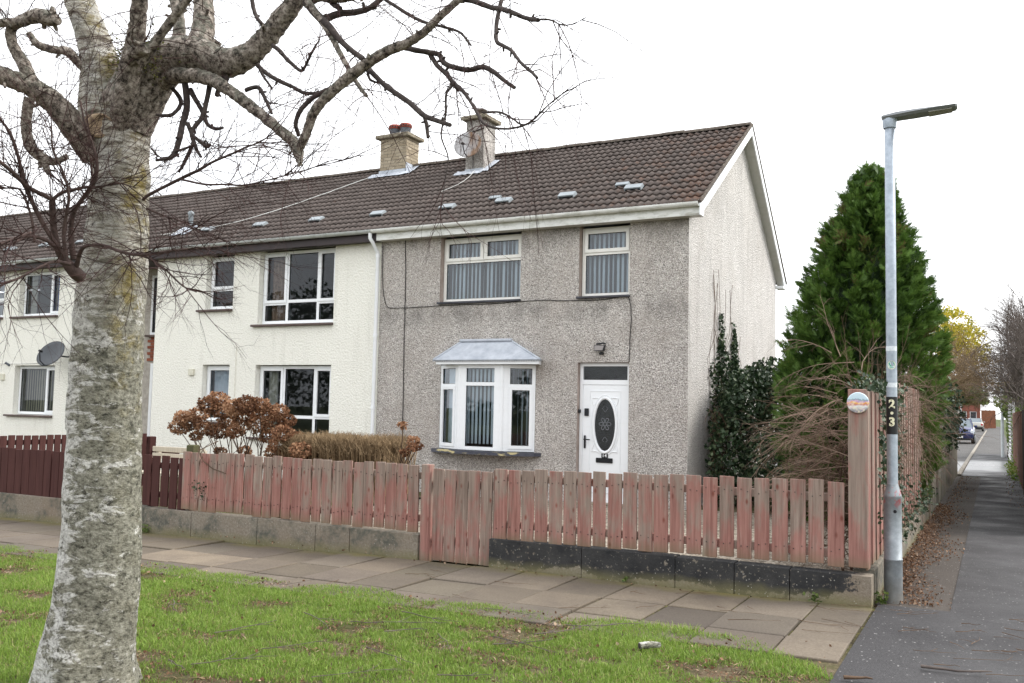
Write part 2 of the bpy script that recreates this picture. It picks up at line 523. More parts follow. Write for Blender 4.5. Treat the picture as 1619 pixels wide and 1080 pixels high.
def twigmat(name, lo, hi):
    n = N(name, 0.85, 0.2)
    n.col(n.ramp(n.noise(n.pos(), 9, 4), [(0.3, lo), (0.7, hi)]))
    M[name] = n.m
twigmat('twig_tan', (0.10, 0.066, 0.050), (0.29, 0.205, 0.155))
twigmat('twig_brown', (0.075, 0.048, 0.032), (0.16, 0.105, 0.07))
twigmat('twig_hedge', (0.13, 0.088, 0.048), (0.30, 0.215, 0.125))
twigmat('twig_birch', (0.028, 0.015, 0.014), (0.075, 0.042, 0.038))
twigmat('twig_grey', (0.075, 0.060, 0.055), (0.15, 0.125, 0.11))
twigmat('stem_brown', (0.05, 0.032, 0.022), (0.12, 0.08, 0.055))

# birch bark
n = N('birch_bark', 0.9, 0.2)
P = n.pos()
X, Y, Z = n.sep(P)
fine = n.noise(n.scale(P, (34, 34, 48)), 1.0, 6, 0.78)
mid = n.noise(n.scale(P, (14, 14, 22)), 1.0, 6, 0.7, 0.4)
flk = n.noise(n.scale(P, (5.5, 5.5, 13)), 1.0, 8, 0.76, 0.5)
upz = n.ramp(n.math('SUBTRACT', Z, 1.85), [(0.0, 0.0), (0.75, 1.0)])
base = n.ramp(fine, [(0.36, (0.050, 0.047, 0.038)), (0.45, (0.19, 0.183, 0.145)), (0.55, (0.29, 0.282, 0.228)), (0.66, (0.43, 0.42, 0.36))])
base = n.mix(n.ramp(mid, [(0.54, 0), (0.62, 0.75)]), base, n.ramp(fine, [(0.4, (0.035, 0.034, 0.028)), (0.65, (0.13, 0.13, 0.095))]))
sd = n.math('SUBTRACT', 0.0, n.sep(n.normal())[0])
wm = n.math('ADD', flk, n.math('ADD', n.math('MULTIPLY', sd, 0.10), n.math('MULTIPLY', upz, 0.03)))
white = n.ramp(fine, [(0.36, (0.22, 0.21, 0.19)), (0.48, (0.56, 0.55, 0.52)), (0.62, (0.80, 0.79, 0.76))])
base = n.mix(n.ramp(wm, [(0.474, 0.0), (0.512, 0.95)]), base, white)
# upper trunk: tan and cream with fine level lines
lin = n.noise(n.scale(P, (5, 5, 34)), 1.0, 7, 0.78, 0.3)
ub = n.ramp(lin, [(0.40, (0.070, 0.058, 0.045)), (0.46, (0.26, 0.225, 0.18)), (0.52, (0.48, 0.45, 0.385)), (0.60, (0.72, 0.70, 0.645))])
base = n.mix(n.math('MULTIPLY', upz, n.ramp(n.noise(P, 6, 5, 0.65), [(0.40, 0.45), (0.56, 1.0)])), base, ub)
dk = n.ramp(n.noise(n.scale(P, (12, 12, 20)), 1.0, 6, 0.75, 0.5), [(0.615, 0.0), (0.65, 0.9)])
base = n.mix(dk, base, (0.032, 0.028, 0.022))
ym = n.math('MULTIPLY', n.ramp(n.noise(P, 7, 6, 0.7), [(0.50, 0), (0.60, 0.75)]), n.math('MULTIPLY', n.ramp(n.sep(n.normal())[0], [(0.45, 0.0), (0.92, 1.0)]), n.ramp(n.math('SUBTRACT', Z, 1.3), [(0.0, 0.1), (0.9, 1.0)])))
base = n.mix(ym, base, n.ramp(fine, [(0.35, (0.10, 0.078, 0.018)), (0.65, (0.33, 0.255, 0.055))]))
n.col(base)
n.bump(n.math('ADD', n.math('MULTIPLY', flk, 0.7), n.math('ADD', n.math('MULTIPLY', fine, 0.6), n.math('MULTIPLY', mid, 0.5))), 1.0, 0.03)
M['birch_bark'] = n.m

n = N('limb_bark', 0.9, 0.2)
P = n.pos()
f = n.noise(P, 34, 6, 0.76)
base = n.ramp(f, [(0.40, (0.030, 0.025, 0.022)), (0.46, (0.155, 0.130, 0.110)), (0.53, (0.275, 0.235, 0.200)), (0.61, (0.44, 0.395, 0.350))])
up = n.sep(n.normal())[2]
lic = n.noise(P, 12, 6, 0.75)
base = n.mix(n.ramp(n.math('ADD', lic, n.math('MULTIPLY', up, 0.13)), [(0.52, 0.0), (0.60, 0.85)]), base, n.ramp(f, [(0.38, (0.048, 0.045, 0.037)), (0.55, (0.15, 0.148, 0.118)), (0.7, (0.30, 0.30, 0.255))]))
n.col(base)
n.bump(n.math('ADD', f, lic), 1.0, 0.016)
M['limb_bark'] = n.m
n = N('branch_bark', 0.9, 0.2)
P = n.pos()
n.col(n.ramp(n.noise(P, 34, 5, 0.7), [(0.3, (0.026, 0.021, 0.020)), (0.6, (0.065, 0.053, 0.048)), (0.78, (0.13, 0.115, 0.095))]))
n.bump(n.noise(P, 60, 4), 0.7, 0.006)
M['branch_bark'] = n.m
plain('shoot_bark', (0.078, 0.052, 0.046), 0.8, 0.45, 30, bump=0.4)
plain('cut_wood', (0.33, 0.245, 0.165), 0.9, 0.4, 30)
leafmat('moss', [(0, (0.05, 0.055, 0.012)), (1, (0.13, 0.13, 0.03))], 0.9, 0.1)

# --- metal & misc
n = N('galvanised', 0.42, 0.5, 0.55)
P = n.pos()
n.col(n.mix(n.ramp(n.noise(P, 14, 5, 0.7), [(0.35, 0), (0.7, 1)]), (0.27, 0.31, 0.36), (0.42, 0.47, 0.53)))
n.rough(n.ramp(n.noise(P, 30, 4), [(0.3, 0.38), (0.7, 0.58)]))
M['galvanised'] = n.m
n = N('galvanised_base', 0.5, 0.5, 0.4)
P = n.pos()
Z = n.sep(P)[2]
b0 = n.mix(n.ramp(n.noise(P, 9, 6, 0.7), [(0.35, 0), (0.7, 1)]), (0.17, 0.19, 0.205), (0.31, 0.34, 0.365))
b0 = n.mix(n.ramp(n.math('ADD', Z, n.math('MULTIPLY', n.noise(P, 6, 4), 0.25)), [(0.12, 0.7), (0.42, 0.0)]), b0, (0.23, 0.205, 0.165))
rd = n.math('MULTIPLY', n.ramp(n.noise(P, 16, 4), [(0.56, 0), (0.62, 0.8)]), n.ramp(n.math('ABSOLUTE', n.math('SUBTRACT', Z, 0.93)), [(0.05, 1.0), (0.12, 0.0)]))
n.col(n.mix(rd, b0, (0.38, 0.09, 0.10)))
M['galvanised_base'] = n.m
plain('lamp_grey', (0.20, 0.21, 0.22), 0.5, 0.1)
plain('lamp_lens', (0.30, 0.29, 0.25), 0.25, 0.1)
plain('sign_black', (0.015, 0.015, 0.016), 0.45)
plain('sign_cream', (0.72, 0.69, 0.50), 0.6, 0.06)
plain('sticker_white', (0.62, 0.66, 0.70), 0.5, 0.15, 60)
n = N('sticker_green', 0.5, 0.4)
n.col(n.ramp(n.noise(n.pos(), 70, 3), [(0.42, (0.06, 0.30, 0.22)), (0.56, (0.55, 0.66, 0.62))]))
M['sticker_green'] = n.m
n = N('painted_plaque', 0.4, 0.4)
V = n.n('ShaderNodeTexCoord').outputs['Object']
x, y, z = n.sep(V)
wob = n.math('MULTIPLY', n.math('SUBTRACT', n.noise(V, 30, 3), 0.5), 0.05)
zz = n.math('MULTIPLY', n.math('ADD', n.math('ADD', z, wob), 0.09), 5.55)
band = n.ramp(zz, [(0.0, (0.16, 0.15, 0.17)), (0.20, (0.34, 0.34, 0.36)), (0.32, (0.70, 0.72, 0.70)), (0.42, (0.50, 0.17, 0.15)), (0.50, (0.80, 0.42, 0.06)), (0.57, (0.55, 0.30, 0.58)), (0.64, (0.20, 0.33, 0.36)), (0.68, (0.52, 0.66, 0.76)), (1.0, (0.62, 0.74, 0.82))])
sp = n.sep(n.voro(V, 75, 'F1', 'Color'))
spc = n.mix(0.5, n.mix(sp[1], (0.60, 0.12, 0.30), (0.85, 0.75, 0.15)), (0.75, 0.75, 0.75))
n.col(n.mix(n.math('MULTIPLY', n.ramp(zz, [(0.55, 0.55), (0.66, 0.0)]), n.ramp(sp[0], [(0.5, 0), (0.6, 1)])), band, spc))
M['painted_plaque'] = n.m
n = N('dish_mesh', 0.5, 0.4)
P = n.pos()
x, y, z = n.sep(P)
rr = n.math('MULTIPLY', n.ramp(n.noise(n.scale(P, (9, 9, 2)), 1.0, 4), [(0.36, 0.2), (0.60, 0.95)]), n.ramp(n.math('ADD', x, 9.98), [(0.03, 0), (0.10, 1.0)]))
n.col(n.mix(rr, (0.42, 0.41, 0.42), (0.24, 0.135, 0.07)))
tr = n.n('ShaderNodeBsdfTransparent')
mx = n.n('ShaderNodeMixShader')
mx.inputs[0].default_value = 0.22
n.t.links.new(n.p.outputs[0], mx.inputs[1])
n.t.links.new(tr.outputs[0], mx.inputs[2])
n.t.links.new(mx.outputs[0], n.out.inputs[0])
M['dish_mesh'] = n.m
plain('dish_grey', (0.060, 0.066, 0.074), 0.45, 0.15)
plain('pot_grey', (0.11, 0.12, 0.14), 0.6)
plain('pot_red', (0.26, 0.055, 0.035), 0.7)
plain('cap_concrete', (0.235, 0.205, 0.155), 0.95, 0.4, 18, bump=0.6)
plain('vent_plastic', (0.27, 0.30, 0.32), 0.5, 0.15)
plain('steel_pale', (0.55, 0.58, 0.60), 0.4, 0.1, metallic=0.3)
plain('lens_glass', (0.22, 0.20, 0.19), 0.2)
def carpaint(name, c, met):
    n = N(name, 0.28, 0.5, met)
    n.col(c)
    n.p.inputs['Coat Weight'].default_value = 0.7
    n.p.inputs['Coat Roughness'].default_value = 0.06
    M[name] = n.m
carpaint('blue_paint', (0.012, 0.022, 0.10), 0.3)
carpaint('silver_paint', (0.34, 0.33, 0.30), 0.5)
plain('car_glass', (0.10, 0.13, 0.15), 0.06, 0.05, spec=0.9)
plain('tyre', (0.014, 0.014, 0.014), 0.85)
plain('headlight', (0.62, 0.66, 0.70), 0.15)
plain('tail_light', (0.40, 0.02, 0.02), 0.2)
plain('plate_white', (0.70, 0.70, 0.66), 0.5)
plain('plate_yellow', (0.66, 0.52, 0.10), 0.5)
plain('far_brick', (0.20, 0.075, 0.055), 0.9, 0.25, 3)
plain('far_orange_brick', (0.21, 0.085, 0.05), 0.9, 0.25, 3)
plain('far_pale', (0.45, 0.43, 0.40), 0.9, 0.15, 2)
plain('far_dark', (0.03, 0.034, 0.042), 0.4)
plain('louvre', (0.46, 0.46, 0.46), 0.7, 0.15)

# ---------------------------------------------------------------- mesh helpers
def gz(x):
    return 0.0115 * (min(3.0, max(-30.0, x)) + 5.3)

class MB:
    def __init__(s):
        s.v = []
        s.f = []
        s.r = []
        s.smooth = []

    def add(s, vs, fs, rnd=0.0, sm=False):
        b = len(s.v)
        s.v.extend([tuple(v) for v in vs])
        for f in fs:
            s.f.append(tuple(b + i for i in f))
            s.r.append(rnd)
            s.smooth.append(sm)
        return s

    def box(s, x0, x1, y0, y1, z0, z1, rnd=0.0):
        vs = [(x0, y0, z0), (x1, y0, z0), (x1, y1, z0), (x0, y1, z0), (x0, y0, z1), (x1, y0, z1), (x1, y1, z1), (x0, y1, z1)]
        return s.add(vs, [(3, 2, 1, 0), (4, 5, 6, 7), (0, 1, 5, 4), (1, 2, 6, 5), (2, 3, 7, 6), (3, 0, 4, 7)], rnd)

    def bev(s, x0, x1, y0, y1, z0, z1, b=0.008):
        # box whose top/bottom/front edges are chamfered
        xs = [(x0, x1, y0, y1)]
        def ring(i, z):
            return [(x0 + i, y0 + i, z), (x1 - i, y0 + i, z), (x1 - i, y1 - i, z), (x0 + i, y1 - i, z)]
        vs = ring(b, z0) + ring(0, z0 + b) + ring(0, z1 - b) + ring(b, z1)
        fs = [(3, 2, 1, 0), (12, 13, 14, 15)]
        for k in range(3):
            for i in range(4):
                j = (i + 1) % 4
                fs.append((k * 4 + i, k * 4 + j, k * 4 + 4 + j, k * 4 + 4 + i))
        return s.add(vs, fs)

    def quad(s, a, b, c, d, rnd=0.0):
        return s.add([a, b, c, d], [(0, 1, 2, 3)], rnd)

    def poly(s, pts, rnd=0.0):
        return s.add(pts, [tuple(range(len(pts)))], rnd)

    def prism(s, pts, d):
        # extrude polygon pts by vector d
        n = len(pts)
        p2 = [tuple(a + b for a, b in zip(p, d)) for p in pts]
        fs = [tuple(range(n))[::-1], tuple(range(n, 2 * n))]
        for i in range(n):
            j = (i + 1) % n
            fs.append((i, j, n + j, n + i))
        return s.add(list(pts) + p2, fs)

    def tube(s, pts, rad, sides=6, cap=True, rnd=0.0, sm=True):
        pts = [Vector(p) for p in pts]
        if isinstance(rad, (int, float)):
            rad = [rad] * len(pts)
        vs = []
        t0 = (pts[1] - pts[0]).normalized()
        u = t0.orthogonal().normalized()
        for i, p in enumerate(pts):
            a = pts[max(0, i - 1)]
            b = pts[min(len(pts) - 1, i + 1)]
            t = (b - a).normalized()
            u = (u - t * u.dot(t))
            if u.length < 1e-6:
                u = t.orthogonal()
            u.normalize()
            w_ = t.cross(u)
            for k in range(sides):
                an = 2 * math.pi * k / sides
                vs.append(p + (u * math.cos(an) + w_ * math.sin(an)) * rad[i])
        fs = []
        for i in range(len(pts) - 1):
            for k in range(sides):
                k2 = (k + 1) % sides
                fs.append((i * sides + k, i * sides + k2, (i + 1) * sides + k2, (i + 1) * sides + k))
        s.add(vs, fs, rnd, sm)
        if cap and sides > 2:
            n = len(vs)
            s.add(vs[:sides], [tuple(range(sides))[::-1]], rnd)
            s.add(vs[n - sides:], [tuple(range(sides))], rnd)
        return s

    def lathe(s, prof, c, sides=24, axis='Z'):
        vs = []
        for r, h in prof:
            for k in range(sides):
                a = 2 * math.pi * k / sides
                if axis == 'Z':
                    vs.append((c[0] + r * math.cos(a), c[1] + r * math.sin(a), c[2] + h))
                elif axis == 'Y':
                    vs.append((c[0] + r * math.cos(a), c[1] + h, c[2] + r * math.sin(a)))
                else:
                    vs.append((c[0] + h, c[1] + r * math.cos(a), c[2] + r * math.sin(a)))
        fs = []
        for i in range(len(prof) - 1):
            for k in range(sides):
                k2 = (k + 1) % sides
                fs.append((i * sides + k, i * sides + k2, (i + 1) * sides + k2, (i + 1) * sides + k))
        s.add(vs, fs, 0.0, True)
        s.add(vs[:sides], [tuple(range(sides))[::-1]])
        s.add(vs[-sides:], [tuple(range(sides))])
        return s

    def xf(s, mat):
        s.v = [tuple(mat @ Vector(v)) for v in s.v]
        return s

    def mesh(s, name, mat):
        me = bpy.data.meshes.new(name)
        me.from_pydata(s.v, [], s.f)
        me.materials.append(M[mat])
        me.polygons.foreach_set('use_smooth', s.smooth)
        if any(s.r):
            a = me.attributes.new('rnd', 'FLOAT', 'FACE')
            a.data.foreach_set('value', s.r)
        me.update()
        return me

    def build(s, name, mat, parent=None, kind=None):
        return link(name, s.mesh(name, mat), parent, kind)

INV = {}
def link(name, me, parent=None, kind=None, loc=None, rot=None, scale=None):
    o = bpy.data.objects.new(name, me)
    COL.objects.link(o)
    if parent is not None:
        o.parent = parent
        o.matrix_parent_inverse = INV.get(parent.name, Matrix.Identity(4))
    if loc is not None:
        o.location = loc
    if rot is not None:
        o.rotation_euler = rot
    if scale is not None:
        o.scale = scale
    if loc is not None or rot is not None or scale is not None:
        m = Matrix.LocRotScale(o.location, o.rotation_euler, o.scale)
        INV[o.name] = m.inverted()
    if kind:
        o['kind'] = kind
    return o

def tag(o, label, cat, group=None):
    o['label'] = label
    o['category'] = cat
    if group:
        o['group'] = group
    return o

def thing(name, label, cat, loc, group=None):
    o = bpy.data.objects.new(name, None)
    COL.objects.link(o)
    o.location = loc
    o.empty_display_size = 0.2
    INV[o.name] = Matrix.Translation(loc).inverted()
    return tag(o, label, cat, group)

def np_mesh(name, V, F, mat, rnd=None, smooth=False):
    me = bpy.data.meshes.new(name)
    V = np.ascontiguousarray(V, dtype=np.float32)
    F = np.ascontiguousarray(F, dtype=np.int32)
    me.vertices.add(len(V))
    me.vertices.foreach_set('co', V.ravel())
    k = F.shape[1]
    me.loops.add(F.size)
    me.loops.foreach_set('vertex_index', F.ravel())
    me.polygons.add(len(F))
    me.polygons.foreach_set('loop_start', np.arange(0, F.size, k, dtype=np.int32))
    me.update(calc_edges=True)
    me.materials.append(M[mat])
    if rnd is not None:
        a = me.attributes.new('rnd', 'FLOAT', 'FACE')
        a.data.foreach_set('value', np.ascontiguousarray(rnd, dtype=np.float32))
    return me

def leaves(name, C, size, mat, parent=None, kind=None, seed=0, up=0.3, aspect=0.75, rnd=None, dirs=None):
    """kite shaped leaves (two folded triangles each) at the points C"""
    rg = np.random.default_rng(seed)
    C = np.asarray(C, dtype=float)
    n = len(C)
    nr = rg.normal(size=(n, 3))
    if dirs is not None:
        nr = nr * 0.6 + dirs
    nr[:, 2] += up
    nr /= np.linalg.norm(nr, axis=1)[:, None]
    t = rg.normal(size=(n, 3))
    t -= nr * (t * nr).sum(1)[:, None]
    t /= np.linalg.norm(t, axis=1)[:, None]
    b = np.cross(nr, t)
    sz = (np.asarray(size) * rg.uniform(0.6, 1.25, n))[:, None]
    p0 = C - t * sz * 0.5
    p1 = C + b * sz * aspect * 0.5 + nr * sz * 0.12
    p2 = C + t * sz * 0.5
    p3 = C - b * sz * aspect * 0.5 + nr * sz * 0.12
    V = np.stack([p0, p1, p2, p3], 1).reshape(-1, 3)
    i = np.arange(n)[:, None] * 4
    F = np.concatenate([i + np.array([[0, 1, 2]]), i + np.array([[0, 2, 3]])], 1).reshape(-1, 3)
    r = rg.uniform(0, 1, n) if rnd is None else rnd
    me = np_mesh(name, V, F, mat, np.repeat(r, 2))
    return link(name, me, parent, kind)

def catmull(pts, sub):
    """pts: list of tuples of equal length; returns a smooth resampling"""
    P = np.array(pts, float)
    P = np.vstack([2 * P[0] - P[1], P, 2 * P[-1] - P[-2]])
    out = []
    for i in range(1, len(P) - 2):
        for k in range(sub):
            t = k / sub
            a, b_, c, d = P[i - 1], P[i], P[i + 1], P[i + 2]
            out.append(0.5 * ((2 * b_) + (c - a) * t + (2 * a - 5 * b_ + 4 * c - d) * t * t + (3 * b_ - a - 3 * c + d) * t ** 3))
    out.append(P[-2])
    return np.array(out)

def sprout(T, rng, p, d, L, r, lev, kids=(5, 4, 3), droop=0.0, wob=0.25, spread=0.9, sides=3, shrink=0.55, segs=5, start=0.2):
    """a wandering twig with side twigs; everything goes into the MB T"""
    d = Vector(d).normalized()
    p = Vector(p)
    pts = [p.copy()]
    dirs = [d.copy()]
    for i in range(segs):
        d = (d + Vector((rng.gauss(0, wob), rng.gauss(0, wob), rng.gauss(0, wob) - droop)) * 0.6).normalized()
        p = p + d * (L / segs)
        pts.append(p.copy())
        dirs.append(d.copy())
    rad = [max(r * (1 - 0.75 * i / segs), r * 0.2) for i in range(segs + 1)]
    T.tube(pts, rad, sides, cap=False, sm=False)
    if lev > 0:
        k = kids[0]
        for j in range(k):
            u = start + (1 - start) * (j + rng.random()) / k
            i = min(segs - 1, int(u * segs))
            f = u * segs - i
            q = pts[i].lerp(pts[i + 1], f)
            o = Vector((rng.gauss(0, 1), rng.gauss(0, 1), rng.gauss(0, 1))).normalized()
            nd = (dirs[i] + o * spread).normalized()
            sprout(T, rng, q, nd, L * shrink * (1.15 - 0.5 * u) * rng.uniform(0.7, 1.2), rad[i] * 0.62, lev - 1, kids[1:] or (2,), droop, wob, spread, sides, shrink, max(3, segs - 1), start)
rng = random.Random(11)
# ================================================================ SETTING
def sheet(name, mat, xs, ys, off, kind='structure'):
    vs, fs = [], []
    for y in ys:
        for x in xs:
            vs.append((x, y, gz(x) + off))
    nx = len(xs)
    for j in range(len(ys) - 1):
        for i in range(nx - 1):
            fs.append((j * nx + i, j * nx + i + 1, (j + 1) * nx + i + 1, (j + 1) * nx + i))
    return MB().add(vs, fs).build(name, mat, None, kind)

sheet('ground', 'far_ground', [-700, -30, -12, -5, 3, 700], [-300, -20, 0, 20, 60, 200, 900], -0.06)
sheet('lawn', 'soil', [-30, -12, -5, -0.872], [-8, 6.62], -0.012)
sheet('lane', 'tarmac_wet', [-0.868, 0.2, 0.75], [-8, 8.2], -0.004)
sheet('lane_path', 'tarmac_wet', [-0.335, 0.2, 0.75], [8.2, 26.95], -0.004)
sheet('lane_strip', 'tarmac_old', [-0.95, -0.6, -0.335], [8.2, 26.95], -0.010)
sheet('lane_footway', 'tarmac_wet', [-0.80, 0.0, 0.75], [26.95, 44], 0.0)
sheet('far_footway', 'road_tarmac', [-0.80, 0.0, 0.75], [44, 175], -0.002)
sheet('road', 'road_tarmac', [-8, -4, -0.80], [27.0, 180], -0.055)
sheet('front_garden', 'garden_gravel', [-8.9, -6, -0.95], [8.14, 14.6], 0.0)
sheet('side_garden', 'soil', [-4.4, -2, -0.95], [14.6, 27], 0.0)
sheet('neighbour_lawn', 'soil', [-30, -20, -8.9], [8.14, 16], 0.03)
k = MB()
y = 27.0
while y < 120:
    L = 0.9 if y < 60 else 4.0
    k = MB()
    k.bev(-0.92, -0.80, y, y + L - 0.01, gz(-0.9) - 0.1, gz(-0.9) + 0.045, 0.012)
    if y == 27.0:
        kerb = k.build('kerb', 'kerb_stone', None, 'structure')
    else:
        k.build('kerb_stone', 'kerb_stone', kerb)
    y += L

# pavement of concrete slabs in front of the gardens
bed = sheet('pavement', 'joint_soil', [-30, -12, -5, -0.86], [6.2, 8.13], -0.016)
xj = [-0.885, -1.31, -1.87, -2.37, -2.93, -3.47, -4.04, -4.62, -5.12, -5.68, -6.2]
while xj[-1] > -26:
    xj.append(xj[-1] - rng.choice([0.56, 0.58, 0.61]))
yj = [8.04, 7.27, 6.66, 6.15]
for i in range(len(xj) - 1):
    for j in range(3):
        if j == 2 and xj[i + 1] < -6.4 and rng.random() < 0.0:
            continue
        x1, x0 = xj[i], xj[i + 1]
        y1, y0 = yj[j], yj[j + 1]
        g = rng.uniform(0.006, 0.012)
        h = rng.uniform(-0.006, 0.006)
        t = rng.uniform(-0.012, 0.012)
        m = MB().bev(x0 + g, x1 - g, y0 + g, y1 - g, -0.05, 0.0, 0.006)
        m.v = [(x, yy, z + gz(x) + h + t * (yy - y0) + 0.0) for x, yy, z in m.v]
        o = m.build('paving_slab', 'paving_slab', bed)
        v = rng.uniform(0.80, 1.18)
        c = [v * rng.uniform(0.98, 1.03), v, v * rng.uniform(0.95, 1.02)]
        if j == 1 and -2.4 < x0 < -2.3 or (j == 1 and -2.95 < x0 < -2.9):
            pass
        if j == 1 and abs(x1 + 1.87) < 0.02:
            c = [0.60, 0.60, 0.62]
        if j == 1 and -8.0 < x0 < -7.3:
            c = [1.7, 1.65, 1.55]
        if x1 < -6.4:
            c = [q * 0.86 for q in c]
        o.color = (*c, 1)

# ================================================================ HOUSES
def wall_holes(mb, x0, x1, z0, z1, y, holes, depth=0.30):
    """front face at y with rectangular holes and their reveals"""
    xs = sorted({x0, x1, *[h[0] for h in holes], *[h[1] for h in holes]})
    zs = sorted({z0, z1, *[h[2] for h in holes], *[h[3] for h in holes]})
    for i in range(len(xs) - 1):
        for j in range(len(zs) - 1):
            cx_, cz_ = (xs[i] + xs[i + 1]) / 2, (zs[j] + zs[j + 1]) / 2
            if any(h[0] < cx_ < h[1] and h[2] < cz_ < h[3] for h in holes):
                continue
            mb.quad((xs[i], y, zs[j]), (xs[i + 1], y, zs[j]), (xs[i + 1], y, zs[j + 1]), (xs[i], y, zs[j + 1]))
    return mb

def reveals(mb, holes, y, depth):
    for a, b, c, d in holes:
        mb.quad((a, y, c), (a, y + depth, c), (a, y + depth, d), (a, y, d))
        mb.quad((b, y + depth, c), (b, y, c), (b, y, d), (b, y + depth, d))
        mb.quad((a, y, d), (a, y + depth, d), (b, y + depth, d), (b, y, d))
        mb.quad((a, y + depth, c), (a, y, c), (b, y, c), (b, y + depth, c))
    return mb

def ring(mb, x0, x1, z0, z1, t, y0, y1):
    mb.box(x0, x0 + t, y0, y1, z0, z1)
    mb.box(x1 - t, x1, y0, y1, z0, z1)
    mb.box(x0 + t, x1 - t, y0, y1, z0, z0 + t)
    mb.box(x0 + t, x1 - t, y0, y1, z1 - t, z1)

def window(house, x0, x1, z0, z1, y, cells, mat='white_upvc', gl='window_glass', T=None, label=None):
    """cells: (x0,x1,z0,z1,sash). Frame in front plane y (outside is -y). Returns the window object"""
    f = MB()
    ring(f, x0, x1, z0, z1, 0.03, y, y + 0.07)
    panes = []
    gask = MB()
    for a, b, c, d, sash in cells:
        ring(f, max(a, x0 + 0.03), min(b, x1 - 0.03), max(c, z0 + 0.03), min(d, z1 - 0.03), 0.032, y + 0.003, y + 0.067)
        a, b, c, d = max(a, x0 + 0.03) + 0.032, min(b, x1 - 0.03) - 0.032, max(c, z0 + 0.03) + 0.032, min(d, z1 - 0.03) - 0.032
        if sash:
            ring(f, a - 0.018, b + 0.018, c - 0.018, d + 0.018, 0.058, y - 0.018, y + 0.05)
            a, b, c, d = a + 0.04, b - 0.04, c + 0.04, d - 0.04
        ring(gask, a - 0.004, b + 0.004, c - 0.004, d + 0.004, 0.010, y + 0.012, y + 0.034)
        panes.append((a, b, c, d))
    if T:
        f.xf(T)
        gask.xf(T)
    w_ = f.build('window', mat, house)
    if label:
        w_['label'] = label
    gask.build('gasket', 'black_plastic', w_)
    for a, b, c, d in panes:
        p = MB().quad((a - 0.004, y + 0.03, c - 0.004), (b + 0.004, y + 0.03, c - 0.004), (b + 0.004, y + 0.03, d + 0.004), (a - 0.004, y + 0.03, d + 0.004))
        if T:
            p.xf(T)
        p.build('pane', gl, w_)
    return w_

def vblind(win, x0, x1, z0, z1, y, ang, sp=0.088, mat='blind_slat', T=None, skip=0.0, jit=6, seed=1):
    r_ = random.Random(seed)
    m = MB()
    x = x0 + sp / 2
    while x < x1:
        if r_.random() >= skip:
            a = RA(ang + r_.uniform(-jit, jit))
            dx, dy = math.cos(a) * sp * 0.54, math.sin(a) * sp * 0.54
            sw = r_.uniform(-0.006, 0.006)
            m.quad((x - dx + sw, y - dy, z0), (x + dx + sw, y + dy, z0), (x + dx, y + dy, z1), (x - dx, y - dy, z1))
        x += sp
    m.box(x0, x1, y - 0.02, y + 0.02, z1, z1 + 0.04)
    if T:
        m.xf(T)
    o = m.build('vertical_blind', mat, win, 'stuff')
    return o

def curtain(win, x0, x1, z0, z1, y, mat, n=6):
    m = MB()
    k = 8 * n
    top, bot = [], []
    for i in range(k + 1):
        u = i / k
        x = x0 + (x1 - x0) * u
        yy = y + 0.035 * math.sin(u * n * 2 * math.pi)
        top.append((x, yy, z1))
        bot.append((x, yy, z0))
    for i in range(k):
        m.quad(bot[i], bot[i + 1], top[i + 1], top[i])
    m.build('curtain', mat, win)

EY, EZ, RY, RZ = 14.25, 4.95, 17.75, 7.20
PITCH = math.atan2(RZ - EZ, RY - EY)
SLOPE_L = math.hypot(RZ - EZ, RY - EY)
BY, BZ = 21.05, 4.50          # rear eave
def roof_pt(x, s, h=0.0):
    return (x, EY + s * math.cos(PITCH) - h * math.sin(PITCH), EZ + s * math.sin(PITCH) + h * math.cos(PITCH))

# one double-roman tile, 40 triangles
TW, TG = 0.268, 0.262
def tile_verts():
    top0, low0, top1 = [], [], []
    for i in range(11):
        u = i / 10
        h = 0.030 * (0.5 + 0.5 * math.cos(2 * math.pi * u * 2)) ** 1.25
        x = u * TW
        top0.append((x, 0.0, h + 0.036))
        low0.append((x, 0.012, h + 0.002))
        top1.append((x, TG + 0.07, h + 0.002))
    vs = top0 + low0 + top1
    fs = []
    for i in range(10):
        fs.append((i, i + 1, 22 + i + 1, 22 + i))
        fs.append((11 + i, 11 + i + 1, i + 1, i))
    return vs, fs
TV, TF = tile_verts()
tm = MB().add(TV, TF, 0.0, False)
tm.smooth = [i % 2 == 0 for i in range(len(TF))]
TILE = tm.mesh('roof_tile', 'roof_tile')
NC = int(SLOPE_L / TG) + 1
RR = Matrix.Rotation(PITCH, 4, 'X')

